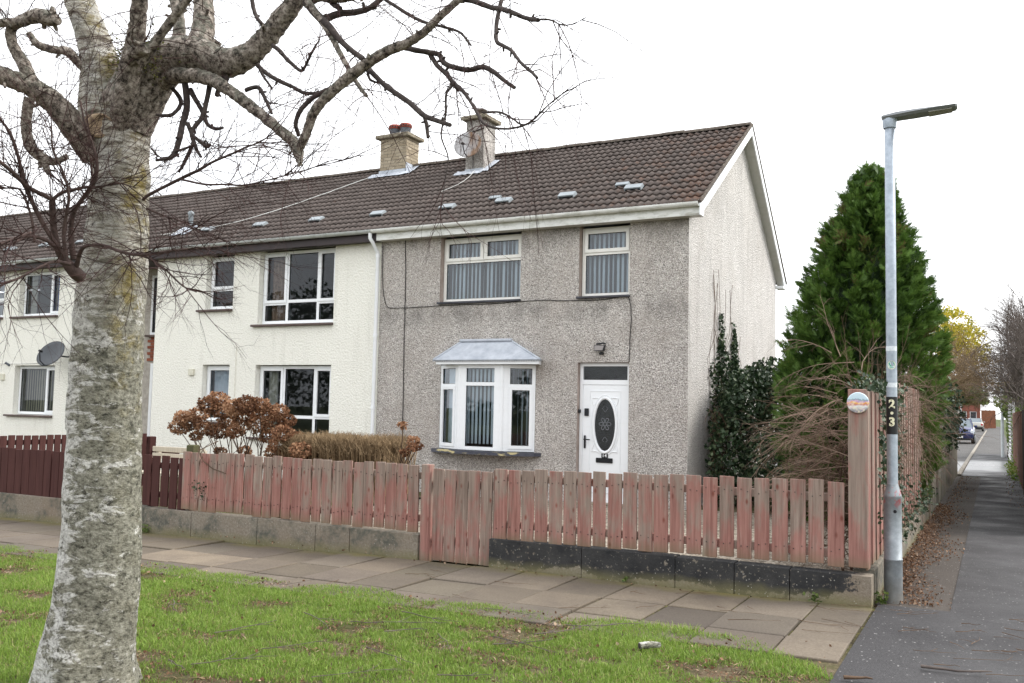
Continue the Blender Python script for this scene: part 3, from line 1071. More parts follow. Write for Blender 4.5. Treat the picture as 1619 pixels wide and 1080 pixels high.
def tile_roof(house, xl, xr, single):
    xs = []
    x = xr - TW
    while x > xl - 0.02:
        xs.append(x)
        x -= TW
    big = MB()
    todo = []
    for c in range(NC):
        for x in xs:
            s = c * TG - 0.03
            if s + 0.2 > SLOPE_L:
                continue
            p = roof_pt(x + rng.uniform(-0.005, 0.005), s + rng.uniform(-0.008, 0.008), 0.0)
            e = (PITCH + rng.uniform(-0.010, 0.010), rng.uniform(-0.012, 0.012), rng.uniform(-0.008, 0.008))
            if single:
                todo.append((Vector(p).length, p, e))
            else:
                mt = Matrix.Translation(p) @ Matrix.Rotation(e[0], 4, 'X') @ Matrix.Rotation(e[1], 4, 'Y')
                big.add([mt @ Vector(v) for v in TV], TF, rng.random())
    todo.sort(key=lambda q: q[0])
    for _, p, e in todo[:298]:
        link('roof_tile', TILE, house, None, p, e)
    for _, p, e in todo[298:]:
        mt = Matrix.Translation(p) @ Matrix.Rotation(e[0], 4, 'X') @ Matrix.Rotation(e[1], 4, 'Y')
        big.add([mt @ Vector(v) for v in TV], TF, rng.random())
    if big.v:
        big.smooth = [i % 2 == 0 for i in range(len(big.f))]
        big.build('roof_tile', 'roof_tile', house, 'stuff')
    d = MB()
    a, b = xl, xr
    d.quad(roof_pt(a, 0, -0.03), roof_pt(b, 0, -0.03), roof_pt(b, SLOPE_L, -0.03), roof_pt(a, SLOPE_L, -0.03))
    d.quad((a, RY, RZ - 0.02), (b, RY, RZ - 0.02), (b, BY, BZ), (a, BY, BZ))
    d.build('roof_deck', 'roof_deck', house)
    # ridge tiles
    x = xr
    first = None
    while x > xl + 0.05:
        L = min(0.45, x - xl)
        r = MB()
        pr = []
        for i in range(9):
            an = math.pi * (i / 8)
            pr.append((math.cos(an) * 0.125, math.sin(an) * 0.085))
        vs = [(x - L + 0.004, RY + a_, RZ + 0.0 + b_) for a_, b_ in pr] + [(x - 0.002, RY + a_, RZ + b_ + 0.003) for a_, b_ in pr]
        fs = [(i, i + 1, 10 + i, 9 + i) for i in range(8)] + [tuple(range(9))[::-1], tuple(range(9, 18))]
        h = rng.uniform(-0.006, 0.008)
        r.add([(a_, b_, c_ + h) for a_, b_, c_ in vs], fs)
        r.build('ridge_tile', 'ridge_tile', house)
        x -= 0.45
    return xs[-1]

def vent(house, x, s, wv=0.31, lv=0.20, hv=0.06):
    mt = Matrix.Translation(roof_pt(x, s, 0.03)) @ RR
    m = MB()
    pts = [(-wv / 2, -lv / 2, 0.0), (-wv / 2, -lv / 2, hv), (-wv / 2, lv / 2 - 0.05, hv + 0.012), (-wv / 2, lv / 2, 0.0)]
    m.prism(pts, (wv, 0, 0)).xf(mt)
    o = m.build('roof_vent', 'vent_plastic', house)
    g = MB().box(-wv / 2 + 0.02, wv / 2 - 0.02, -lv / 2 - 0.006, -lv / 2 + 0.0, 0.008, hv * 0.62).xf(mt)
    g.build('vent_grille', 'black_plastic', o)

def downpipe(house, x, zt, y=14.43):
    m = MB()
    m.tube([(x - 0.03, 14.20, zt), (x - 0.03, 14.20, zt - 0.12), (x, 14.25, zt - 0.20), (x, y - 0.02, zt - 0.36), (x, y, zt - 0.42), (x, y, 0.05)], 0.036, 12)
    for z in (zt - 0.46, 2.9, 1.5):
        m.lathe([(0.045, 0), (0.045, 0.06)], (x, y, z), 12)
    return m.build('downpipe', 'white_upvc', house)

def gutter(house, xa, xb, mat):
    n_ = 8
    m = MB()
    pr = [(14.20 - 0.062 * math.cos(math.pi * i / n_), EZ + 0.002 - 0.062 * math.sin(math.pi * i / n_)) for i in range(n_ + 1)]
    pi = [(14.20 - 0.052 * math.cos(math.pi * i / n_), EZ + 0.006 - 0.052 * math.sin(math.pi * i / n_)) for i in range(n_ + 1)]
    full = pr + pi[::-1]
    m.prism([(xa, a_, b_) for a_, b_ in full], (xb - xa, 0, 0))
    g = m.build('gutter', mat, house)
    x = xa + 0.45
    while x < xb:
        b_ = MB()
        pb = [(14.20 - 0.068 * math.cos(math.pi * i / n_), EZ + 0.006 - 0.068 * math.sin(math.pi * i / n_)) for i in range(n_ + 1)]
        b_.prism([(x, p, q) for p, q in pb] + [(x, p, q + 0.002) for p, q in pi[::-1]], (0.035, 0, 0))
        b_.build('gutter_bracket', mat, g)
        x += 0.95

# ---------------------------------------------------------------- house A: end of terrace, pebbledashed
XA0, XA1 = -10.585, -4.405
A = thing('end_terrace_house', 'grey pebbledashed end house with bay window and oval-glass white door', 'house', (-7.5, 17.5, 0))
holesA = [(-9.215, -7.505, 3.525, 4.80), (-6.365, -5.43, 3.525, 4.80), (-6.36, -5.42, 0.02, 2.392), (-9.14, -7.16, 0.79, 2.36)]
wf = MB()
wall_holes(wf, XA0, XA1, -0.15, 4.80, 14.5, holesA)
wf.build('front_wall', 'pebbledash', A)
for h_ in holesA[:3]:
    reveals(MB(), [h_], 14.5, 0.2).build('reveal', 'smooth_reveal', A)
XR, YR = -4.293, 20.72
gw = MB()
zt = lambda yy: (EZ - 0.06 + (yy - EY) * (RZ - EZ) / (RY - EY)) if yy < RY else (RZ - 0.06 + (yy - RY) * (BZ - RZ) / (BY - RY))
xg = lambda yy: XA1 + (XR - XA1) * (yy - 14.5) / (YR - 14.5)
pts = [(xg(yy), yy, -0.15) for yy in (14.5, YR)] + [(xg(yy), yy, zt(yy)) for yy in (YR, RY, 14.5)]
gw.poly(pts)
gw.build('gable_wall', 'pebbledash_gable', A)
MB().quad((XR, YR, -0.15), (XA0, YR, -0.15), (XA0, YR, 4.45), (XR, YR, 4.45)).build('rear_wall', 'pebbledash_gable', A)
inn = MB()
inn.quad((XA0, 17.6, 0), (XA1, 17.6, 0), (XA1, 17.6, 4.8), (XA0, 17.6, 4.8))
inn.quad((XA0, 14.7, 2.52), (XA1, 14.7, 2.52), (XA1, 17.6, 2.52), (XA0, 17.6, 2.52))
inn.quad((XA0, 14.7, 4.84), (XA1, 14.7, 4.84), (XA1, 17.6, 4.84), (XA0, 17.6, 4.84))
inn.quad((-6.9, 14.72, 0), (-6.9, 17.6, 0), (-6.9, 17.6, 4.8), (-6.9, 14.72, 4.8))
inn.quad((XA0 + 0.01, 14.52, 0), (XA0 + 0.01, 17.6, 0), (XA0 + 0.01, 17.6, 4.8), (XA0 + 0.01, 14.52, 4.8))
inn.build('room_lining', 'room_lining', A)
xend = tile_roof(A, XA0, -4.15, True)
# fascia, soffit, gutter
MB().box(XA0 + 0.03, -4.15, 14.275, 14.297, 4.76, 4.94).build('fascia', 'gutter_white', A)
MB().box(XA0 + 0.03, -4.16, 14.298, 14.497, 4.765, 4.782).build('soffit', 'soffit_grey', A)
gutter(A, XA0 - 0.02, -4.16, 'gutter_white')
downpipe(A, -10.62, 4.92)
# verge: bargeboards and their soffits
def bargeboard(ya, za, yb, zb, d=0.17):
    m = MB()
    m.prism([(-4.155, ya, za - d), (-4.155, yb, zb - d), (-4.155, yb, zb), (-4.155, ya, za)], (0.024, 0, 0))
    m.build('bargeboard', 'white_upvc', A)
    s_ = MB()
    s_.prism([(xg(max(14.5, min(ya, YR))), ya, za - d + 0.012), (-4.157, ya, za - d + 0.012), (-4.157, yb, zb - d + 0.012), (xg(max(14.5, min(yb, YR))), yb, zb - d + 0.012)], (0, 0, 0.012))
    s_.build('verge_soffit', 'soffit_grey', A)
bargeboard(14.26, EZ - 0.02, 17.75, RZ + 0.0)
bargeboard(17.751, RZ + 0.0, 20.98, BZ + 0.02)
MB().prism([(-4.13, 14.22, 4.75), (-4.13, 14.40, 4.75), (-4.13, 14.40, 5.0), (-4.13, 14.22, 4.96)], (-0.024, 0, 0)).build('box_end', 'white_upvc', A)
MB().box(-4.30, -4.128, 20.74, 20.96, 4.37, 4.43).build('box_end', 'white_upvc', A)
ue = MB()
for ya, za, yb, zb in ((14.22, EZ - 0.01, 17.75, RZ + 0.015), (17.75, RZ + 0.015, 21.10, BZ + 0.0)):
    ue.prism([(-4.165, ya, za), (-4.165, yb, zb), (-4.165, yb, zb + 0.045), (-4.165, ya, za + 0.045)], (0.045, 0, 0))
ue.build('verge_undercloak', 'ridge_tile', A)
for x, s in ((-9.367, 0.86), (-8.146, 0.90), (-6.812, 0.86), (-5.557, 0.93)):
    vent(A, x, s)
for x, s in ((-8.434, 1.13), (-5.848, 1.17)):
    vent(A, x, s, 0.24, 0.14, 0.05)

# upper windows
w1 = window(A, -9.205, -7.512, 3.535, 4.745, 14.62,
            [(-9.175, -8.34, 4.30, 4.72, True), (-8.34, -7.54, 4.30, 4.72, True), (-9.205, -7.512, 3.535, 4.30, False)], 'cream_upvc')
vblind(w1, -9.15, -7.55, 3.60, 4.68, 14.78, -44, 0.085, jit=13, seed=3)
MB().bev(-9.24, -7.49, 14.44, 14.66, 3.495, 3.533, 0.006).build('sill', 'dark_sill', w1)
w2 = window(A, -6.352, -5.437, 3.535, 4.745, 14.62,
            [(-6.32, -5.47, 4.30, 4.72, True), (-6.352, -5.437, 3.535, 4.30, False)], 'cream_upvc')
vblind(w2, -6.32, -5.46, 3.60, 4.68, 14.78, -46, 0.088, jit=6, seed=5)
MB().bev(-6.39, -5.42, 14.44, 14.66, 3.495, 3.533, 0.006).build('sill', 'dark_sill', w2)

# bay window
bayP = [(-9.135, 14.50), (-8.577, 14.235), (-7.706, 14.235), (-7.165, 14.50)]
bay = None
for i in range(3):
    (xa, ya), (xb, yb) = bayP[i], bayP[i + 1]
    Lf = math.hypot(xb - xa, yb - ya)
    ang = math.atan2(yb - ya, xb - xa)
    T = Matrix.Translation((xa, ya, 0)) @ Matrix.Rotation(ang, 4, 'Z')
    if i == 1:
        cells = [(0.115, Lf - 0.115, 2.0, 2.315, False), (0.115, Lf - 0.115, 0.85, 2.0, False)]
    elif i == 0:
        cells = [(0.03, Lf - 0.10, 1.97, 2.315, False), (0.03, Lf - 0.10, 0.85, 1.97, True)]
    else:
        cells = [(0.12, Lf - 0.03, 1.97, 2.315, False), (0.12, Lf - 0.03, 0.85, 1.97, True)]
    fr = MB()
    w_ = window(A, 0.0, Lf, 0.82, 2.345, 0.0, cells, 'white_upvc', 'window_glass', T)
    # fill between the frame and the glazing cells
    fl = MB()
    if cells[0][0] > 0.05:
        fl.box(0.0305, cells[0][0] - 0.0005, 0.001, 0.068, 0.8505, 2.3145)
    if cells[0][1] < Lf - 0.05:
        fl.box(cells[0][1] + 0.0005, Lf - 0.0305, 0.001, 0.068, 0.8505, 2.3145)
    fl.xf(T)
    fl.build('mullion', 'white_upvc', w_)
    vblind(w_, 0.09, Lf - 0.09, 0.93, 2.27, 0.14, (6, -30, -80)[i], 0.082, T=T, skip=(0.0, 0.0, 0.2)[i], jit=(10, 5, 9)[i], seed=20 + i)
    if i == 0:
        bay = w_
for (xa, ya) in bayP[1:3]:
    MB().tube([(xa, ya + 0.035, 0.822), (xa, ya + 0.035, 2.343)], 0.045, 12, sm=True).build('bay_post', 'white_upvc', A)
sp = [(-9.29, 14.497), (-9.22, 14.36), (-8.95, 14.22), (-8.6, 14.145), (-8.15, 14.12), (-7.7, 14.145), (-7.35, 14.22), (-7.10, 14.36), (-7.03, 14.497)]
MB().prism([(x, y, 0.745) for x, y in sp], (0, 0, 0.062)).build('bay_sill', 'slate_sill', A)
ins = MB().poly([(x, y, 0.812) for x, y in bayP] + [(-7.165, 14.9, 0.812), (-9.135, 14.9, 0.812)])
ins.build('window_board', 'white_upvc', A)
MB().poly([(x, y, 2.352) for x, y in bayP] + [(-7.165, 14.9, 2.352), (-9.135, 14.9, 2.352)]).build('bay_ceiling', 'white_upvc', A)
fx0, fx1, fy = -9.02, -6.93, 14.13
MB().box(fx0, fx1, fy, fy + 0.024, 2.348, 2.415).build('bay_fascia', 'white_upvc', A)
MB().prism([(fx1 - 0.024, fy + 0.025, 2.348), (fx1, fy + 0.025, 2.348), (fx1 - 0.13, 14.497, 2.348), (fx1 - 0.154, 14.497, 2.348)], (0, 0, 0.067)).build('bay_fascia', 'white_upvc', A)
MB().box(fx0, fx0 + 0.024, fy + 0.025, 14.497, 2.348, 2.415).build('bay_fascia', 'white_upvc', A)
MB().prism([(fx0 + 0.025, fy + 0.026, 2.356), (fx1 - 0.025, fy + 0.026, 2.356), (fx1 - 0.156, 14.496, 2.356), (fx0 + 0.025, 14.496, 2.356)], (0, 0, 0.01)).build('bay_soffit', 'white_upvc', A)
br = MB()
a, b, c, d = (fx0 - 0.03, fy - 0.05, 2.425), (fx1 + 0.05, fy - 0.05, 2.425), (-7.66, 14.493, 2.785), (-8.70, 14.493, 2.785)
aw, bw = (fx0 - 0.16, 14.493, 2.425), (fx1 - 0.10, 14.493, 2.425)
br.quad(a, b, c, d)
br.add([a, d, aw], [(0, 1, 2)])
br.add([b, bw, c], [(0, 1, 2)])
br.quad(aw, bw, b, a)
bro = br.build('bay_roof', 'lead', A)
rl = MB()
for p, q in ((a, d), (b, c)):
    rl.tube([p, q], 0.022, 8)
rl.tube([(-8.72, 14.47, 2.80), (-7.64, 14.47, 2.80)], 0.028, 8)
rl.build('lead_roll', 'lead', bro)
sc = MB()
x = fx0 - 0.05
nsc = 46
stp = (fx1 - fx0 + 0.10) / nsc
pl = []
for i in range(nsc * 4 + 1):
    u = i / 4
    pl.append((fx0 - 0.05 + u * stp, fy - 0.030, 2.404 - 0.010 * math.sin(u * 2 * math.pi)))
pl += [(fx1 + 0.05, fy - 0.030, 2.424), (fx0 - 0.05, fy - 0.030, 2.424)]
sc.prism(pl, (0, 0.012, 0))
sc.build('scalloped_trim', 'lead', bro)

# front door
dy = 14.60
dm = MB()
ring(dm, -6.352, -5.428, 0.02, 2.385, 0.055, dy, dy + 0.07)
dm.box(-6.297, -5.483, dy + 0.002, dy + 0.068, 2.015, 2.095)
door = dm.build('door', 'white_upvc', A)
fan = MB().quad((-6.297, dy + 0.03, 2.095), (-5.483, dy + 0.03, 2.095), (-5.483, dy + 0.03, 2.33), (-6.297, dy + 0.03, 2.33))
fan.build('fanlight_pane', 'obscure_glass', door)
lf = MB()
OX, OZ, OA, OB = -5.885, 1.325, 0.185, 0.44
xl_, xr_, zb_, zt_ = -6.295, -5.485, 0.05, 2.012
NO = 48
lo_ = []
for i in range(NO):
    t = 2 * math.pi * i / NO
    lo_.append((OX + OA * math.cos(t), OZ + OB * math.sin(t)))
def rectpt(t):
    cx_, cz_ = math.cos(t), math.sin(t)
    k_ = 1e9
    if cx_ > 1e-9: k_ = min(k_, (xr_ - OX) / cx_)
    if cx_ < -1e-9: k_ = min(k_, (xl_ - OX) / cx_)
    if cz_ > 1e-9: k_ = min(k_, (zt_ - OZ) / cz_)
    if cz_ < -1e-9: k_ = min(k_, (zb_ - OZ) / cz_)
    return (OX + cx_ * k_, OZ + cz_ * k_)
angs = sorted([2 * math.pi * i / NO for i in range(NO)] + [math.atan2(zz - OZ, xx - OX) % (2 * math.pi) for xx in (xl_, xr_) for zz in (zb_, zt_)])
vs = []
for t in angs:
    te = math.atan2(math.sin(t) * OA, math.cos(t) * OB)
    rr_ = rectpt(t)
    k_ = 1 / math.sqrt((math.cos(t) / OA) ** 2 + (math.sin(t) / OB) ** 2)
    vs.append((OX + math.cos(t) * k_, dy + 0.012, OZ + math.sin(t) * k_))
    vs.append((rr_[0], dy + 0.012, rr_[1]))
na = len(angs)
lf.add(vs, [(2 * i, 2 * ((i + 1) % na), 2 * ((i + 1) % na) + 1, 2 * i + 1) for i in range(na)])
lf.build('leaf', 'white_upvc', door)
ml = MB()
def eltube(mb, a_, b_, r_):
    p_ = [(OX + a_ * math.cos(2 * math.pi * i / 48), dy + 0.012, OZ + b_ * math.sin(2 * math.pi * i / 48)) for i in range(49)]
    mb.tube(p_, r_, 8, cap=False)
eltube(ml, OA + 0.025, OB + 0.025, 0.026)
eltube(ml, OA + 0.07, OB + 0.07, 0.010)
ml.build('oval_moulding', 'white_upvc', door)
tr_ = MB()
for (x0_, x1_, z0_, z1_) in ((-6.17, -5.60, 1.90, 1.912), (-6.17, -6.158, 0.19, 1.90), (-5.612, -5.60, 0.19, 1.90), (-6.17, -5.60, 0.178, 0.19)):
    tr_.box(x0_, x1_, dy + 0.004, dy + 0.014, z0_, z1_)
for sx, zz, dz in ((-1, 1.78, -1), (1, 1.78, -1), (-1, 0.87, 1), (1, 0.87, 1)):
    tr_.tube([(OX + sx * 0.235, dy + 0.010, zz), (OX + sx * 0.17, dy + 0.008, zz + 0.012), (OX + sx * 0.11, dy + 0.008, zz - 0.004 * dz)], 0.011, 6)
    tr_.tube([(OX + sx * 0.235, dy + 0.010, zz), (OX + sx * 0.225, dy + 0.008, zz + dz * 0.07), (OX + sx * 0.205, dy + 0.008, zz + dz * 0.12)], 0.011, 6)
tr_.build('panel_moulding', 'white_upvc', door)
og = MB().poly([(OX + (OA + 0.01) * math.cos(2 * math.pi * i / 40), dy + 0.025, OZ + (OB + 0.01) * math.sin(2 * math.pi * i / 40)) for i in range(40)])
ogo = og.build('oval_pane', 'obscure_glass', door)
fw = MB()
for i in range(6):
    t = 2 * math.pi * i / 6
    c_ = Vector((OX, dy + 0.018, OZ))
    p_ = []
    for j in range(9):
        q = 2 * math.pi * j / 8
        rr_ = 0.065 + 0.045 * math.cos(q)
        an = t + 0.38 * math.sin(q)
        p_.append((OX + rr_ * math.cos(an), dy + 0.018, OZ + 0.02 + rr_ * math.sin(an)))
    fw.tube(p_, 0.005, 5, cap=False)
for zz in (0.30, -0.27):
    for s_ in (-1, 1):
        fw.tube([(OX + s_ * 0.005, dy + 0.018, OZ + zz * 0.75), (OX + s_ * 0.05, dy + 0.018, OZ + zz * 0.95), (OX + s_ * 0.02, dy + 0.018, OZ + zz * 1.05)], 0.004, 5)
fw.build('etched_flower', 'lamp_grey', door)
lb = MB()
lb.bev(-6.035, -5.735, dy - 0.008, dy + 0.012, 0.685, 0.768, 0.006)
lb.bev(-5.935, -5.82, dy - 0.008, dy + 0.012, 0.7685, 0.845, 0.006)
lb.build('letter_box', 'black_plastic', door)
MB().box(-6.01, -5.76, dy - 0.013, dy - 0.009, 0.70, 0.75).build('letter_flap', 'black_plastic', door)
def text_mesh(name, body, size, mat, loc, rot, parent, ext=0.002, align='CENTER', bold=0.0):
    cu = bpy.data.curves.new(name, 'FONT')
    cu.body = body
    cu.size = size
    cu.extrude = ext
    cu.offset = bold
    cu.align_x = align
    cu.align_y = 'CENTER'
    cu.space_character = 1.15
    t = bpy.data.objects.new('tmp_text', cu)
    COL.objects.link(t)
    dg = bpy.context.evaluated_depsgraph_get()
    me = bpy.data.meshes.new_from_object(t.evaluated_get(dg))
    me.name = name
    bpy.data.objects.remove(t)
    me.materials.clear()
    me.materials.append(M[mat])
    return link(name, me, parent, None, loc, rot)
text_mesh('house_number', '14', 0.078, 'white_upvc', (-5.878, dy - 0.010, 0.808), (RA(90), 0, 0), door, 0.002, bold=0.0012)
h = MB()
h.bev(-6.262, -6.232, dy - 0.012, dy + 0.012, 0.92, 1.14, 0.005)
h.tube([(-6.247, dy - 0.012, 1.075), (-6.247, dy - 0.05, 1.075), (-6.16, dy - 0.052, 1.072), (-6.135, dy - 0.05, 1.070)], 0.011, 8)
h.build('handle', 'black_plastic', door)
MB().bev(-6.255, -6.185, dy - 0.02, dy + 0.012, 1.475, 1.605, 0.006).build('door_bell', 'black_plastic', door)
MB().bev(-6.358, -6.325, dy - 0.06, dy - 0.002, 1.525, 1.585, 0.005).build('door_chime_bracket', 'black_plastic', door)
MB().box(-6.40, -5.38, 14.30, 14.66, -0.1, 0.018).build('door_step', 'cap_concrete', A)

# floodlight over the door
fl = MB()
fl.prism([(-6.02, 14.40, 2.68), (-5.83, 14.40, 2.68), (-5.845, 14.36, 2.58), (-6.0, 14.36, 2.58)], (0, 0.07, 0.0))
fl.tube([(-5.87, 14.499, 2.60), (-5.87, 14.42, 2.60), (-5.85, 14.40, 2.66)], 0.012, 6)
fl.tube([(-5.90, 14.499, 2.545), (-5.90, 14.40, 2.54)], 0.026, 10)
fl.tube([(-5.99, 14.43, 2.70), (-5.86, 14.43, 2.715), (-5.82, 14.43, 2.70)], 0.014, 6)
flo = fl.build('security_light', 'black_plastic', A)
MB().quad((-5.995, 14.358, 2.59), (-5.85, 14.358, 2.59), (-5.84, 14.396, 2.67), (-6.01, 14.396, 2.67)).build('light_lens', 'lens_glass', flo)

# cables on the facade
def wire(name, pts, r, mat, parent, sub=6, jit=0.004):
    q = catmull(pts, sub)
    q = [(x + rng.uniform(-jit, jit), y, z + rng.uniform(-jit, jit)) for x, y, z in q]
    MB().tube(q, r, 5, cap=False).build(name, mat, parent)
wire('cable', [(-10.02, 14.49, 4.76), (-9.99, 14.488, 4.0), (-9.985, 14.488, 3.2), (-9.97, 14.488, 2.2), (-9.955, 14.488, 1.0), (-9.95, 14.488, 0.3)], 0.0085, 'cable_black', A, 6, 0.004)
wire('cable', [(-10.55, 14.49, 4.70), (-10.52, 14.488, 3.9), (-10.42, 14.488, 3.52), (-10.2, 14.488, 3.455), (-9.6, 14.488, 3.462), (-8.9, 14.488, 3.47), (-8.0, 14.488, 3.47), (-7.2, 14.488, 3.50), (-6.5, 14.488, 3.47), (-5.9, 14.488, 3.47), (-5.50, 14.488, 3.50), (-5.41, 14.488, 3.40), (-5.39, 14.488, 3.1), (-5.41, 14.488, 2.7), (-5.415, 14.488, 2.40)], 0.007, 'cable_black', A, 5, 0.004)

# chimney A
ca0, ca1, cy0, cy1 = -10.15, -9.71, 16.88, 17.40
cs = MB().box(ca0, ca1, cy0, cy1, 6.45, 7.83)
chA = cs.build('chimney', 'pebbledash', A)
cc = MB()
cc.bev(ca0 - 0.09, ca1 + 0.09, cy0 - 0.09, cy1 + 0.09, 7.83, 7.92, 0.015)
cc.prism([(ca0 + 0.05, cy0 + 0.05, 7.92), (ca1 - 0.05, cy0 + 0.05, 7.92), (ca1 - 0.05, cy1 - 0.05, 7.92), (ca0 + 0.05, cy1 - 0.05, 7.92)], (0, 0, 0.05))
cc.build('chimney_cap', 'cap_concrete', chA)
pm = MB().lathe([(0.105, 0), (0.105, 0.11), (0.125, 0.115), (0.125, 0.15), (0.085, 0.15), (0.085, 0.10)], (-9.92, 17.12, 7.96), 20)
pm.build('chimney_pot', 'ridge_tile', chA)
pw = MB()
for k_ in range(4):
    t = math.pi / 2 * k_ + 0.4
    pw.tube([(-9.92 + 0.1 * math.cos(t), 17.12 + 0.1 * math.sin(t), 8.10), (-9.92, 17.12, 8.30)], 0.006, 4)
pw.build('pot_guard', 'steel_pale', chA)
fa = MB()
def flash(mb, xa, xb, s0, s1, seed):
    r_ = random.Random(seed)
    nx, ny = 9, 4
    vs, fs = [], []
    for j in range(ny + 1):
        for i in range(nx + 1):
            e = 1.0 if j in (0,) else 0.3
            vs.append(roof_pt(xa + (xb - xa) * i / nx + r_.uniform(-0.02, 0.02), s0 + (s1 - s0) * j / ny + r_.uniform(-0.02, 0.02) * e, 0.062 + r_.uniform(-0.006, 0.012)))
    for j in range(ny):
        for i in range(nx):
            fs.append((j * (nx + 1) + i, j * (nx + 1) + i + 1, (j + 1) * (nx + 1) + i + 1, (j + 1) * (nx + 1) + i))
    mb.add(vs, fs)
SA = (16.88 - EY) / math.cos(PITCH)
flash(fa, ca0 - 0.20, ca1 + 0.06, SA - 0.20, SA + 0.06, 1)
flash(fa, ca1 - 0.04, ca1 + 0.17, SA - 0.10, SA + 0.62, 2)
fa.box(ca0 - 0.012, ca1 + 0.012, cy0 - 0.012, cy0 - 0.001, 6.6, 6.745)
fa.build('flashing', 'lead', chA)
wire('aerial_cable', [roof_pt(-9.84, SA - 0.1, 0.09), roof_pt(-9.80, SA - 0.55, 0.07), roof_pt(-9.86, SA - 0.95, 0.07), roof_pt(-10.05, SA - 1.3, 0.07)], 0.006, 'cable_white', A)
MB().tube([(-9.95, 16.86, 7.30), (-9.95, 16.855, 6.75)], 0.008, 5).build('aerial_cable', 'cable_black', A)
MB().tube([(-10.05, 16.87, 7.55), (-9.80, 16.87, 7.60), (-9.70, 16.87, 7.62)], 0.014, 5).build('chimney_strap', 'cable_black', chA)

def dish(name, c, nrm, ra, rb, mat, wall_pt, label, up_arm=False):
    t = thing(name, label, 'satellite dish', wall_pt)
    q = Vector(nrm).normalized().to_track_quat('Z', 'Y').to_matrix().to_4x4()
    mt = Matrix.Translation(c) @ q
    m = MB()
    vs, fs = [], []
    NR, NS = 5, 32
    for layer in (0, 1):
        for i in range(NR + 1):
            r = i / NR
            for k_ in range(NS):
                a_ = 2 * math.pi * k_ / NS
                vs.append((ra * r * math.cos(a_), rb * r * math.sin(a_), 0.055 * r * r - layer * 0.006))
    B_ = (NR + 1) * NS
    for i in range(NR):
        for k_ in range(NS):
            k2 = (k_ + 1) % NS
            fs.append((i * NS + k_, i * NS + k2, (i + 1) * NS + k2, (i + 1) * NS + k_))
            fs.append((B_ + i * NS + k_, B_ + (i + 1) * NS + k_, B_ + (i + 1) * NS + k2, B_ + i * NS + k2))
    for k_ in range(NS):
        k2 = (k_ + 1) % NS
        fs.append((NR * NS + k_, NR * NS + k2, B_ + NR * NS + k2, B_ + NR * NS + k_))
    m.add(vs, fs, 0.0, True)
    m.xf(mt)
    m.build('reflector', mat, t)
    arm = MB()
    arm.tube([(0, -rb * 0.95, 0.04), (0, -rb * 0.9, 0.22), (0, -rb * 0.35, 0.36)], 0.012, 6)
    arm.xf(mt)
    arm.build('arm', 'black_plastic', t)
    ln = MB()
    ln.tube([(0, -rb * 0.35 - 0.01, 0.37), (0, -rb * 0.30, 0.29)], 0.028, 10)
    ln.xf(mt)
    ln.build('receiver', 'black_plastic', t)
    bk = MB()
    p0 = mt @ Vector((0, 0, -0.01))
    bk.tube([p0, p0.lerp(Vector(wall_pt), 0.5) + Vector((0, 0, -0.03)), wall_pt], 0.018, 8)
    bk.build('bracket', 'black_plastic', t)
dish('satellite_dish', (-9.93, 16.62, 7.19), (0.18, -1.0, 0.12), 0.315, 0.285, 'dish_mesh', (-9.95, 16.88, 7.10), 'pale rusty mesh satellite dish on the pebbledashed chimney')

# ---------------------------------------------------------------- house B: cream rendered middle house
XB0, XB1 = -16.80, -10.588
B = thing('terrace_house', 'cream rendered middle house with dark fascia and large picture windows', 'house', (-13.6, 17.5, 0))
hB = [(-13.735, -11.72, 3.215, 4.80), (-15.265, -14.46, 3.575, 4.80), (-13.735, -11.73, 0.86, 2.365), (-15.265, -14.475, 1.15, 2.375)]
wf = MB()
wall_holes(wf, XB0, XB1, -0.3, 4.80, 14.5, hB)
reveals(wf, hB, 14.5, 0.22)
wf.quad((XB0, 15.5, -0.3), (XB0, 14.5, -0.3), (XB0, 14.5, 4.80), (XB0, 15.5, 4.80))
wf.build('front_wall', 'cream_render', B)
inn = MB()
for x in (XB0 + 0.02, -14.1, XB1 - 0.02):
    inn.quad((x, 14.52, 0), (x, 17.6, 0), (x, 17.6, 4.8), (x, 14.52, 4.8))
inn.quad((XB0, 17.6, 0), (XB1, 17.6, 0), (XB1, 17.6, 4.8), (XB0, 17.6, 4.8))
inn.quad((XB0, 14.72, 2.6), (XB1, 14.72, 2.6), (XB1, 17.6, 2.6), (XB0, 17.6, 2.6))
inn.quad((XB0, 14.72, 4.84), (XB1, 14.72, 4.84), (XB1, 17.6, 4.84), (XB0, 17.6, 4.84))
inn.build('room_lining', 'room_lining', B)
MB().quad((XB0, YR, -0.3), (XB1, YR, -0.3), (XB1, YR, 4.45), (XB0, YR, 4.45)).build('rear_wall', 'cream_render', B)
xend = tile_roof(B, -17.85, xend, True)
MB().box(-17.85, XB1 + 0.03, 14.275, 14.297, 4.755, 4.90).build('fascia', 'brown_fascia', B)
MB().box(-17.85, XB1 + 0.03, 14.298, 14.497, 4.765, 4.782).build('soffit', 'brown_fascia', B)
MB().box(-17.85, XB0 - 0.002, 14.498, 15.498, 4.765, 4.782).build('porch_soffit', 'brown_fascia', B)
gutter(B, -17.85, XB1 - 0.02, 'gutter_grey')
for x, s in ((-11.016, 0.85), (-12.611, 0.86), (-14.202, 0.88), (-15.80, 0.90)):
    vent(B, x, s)
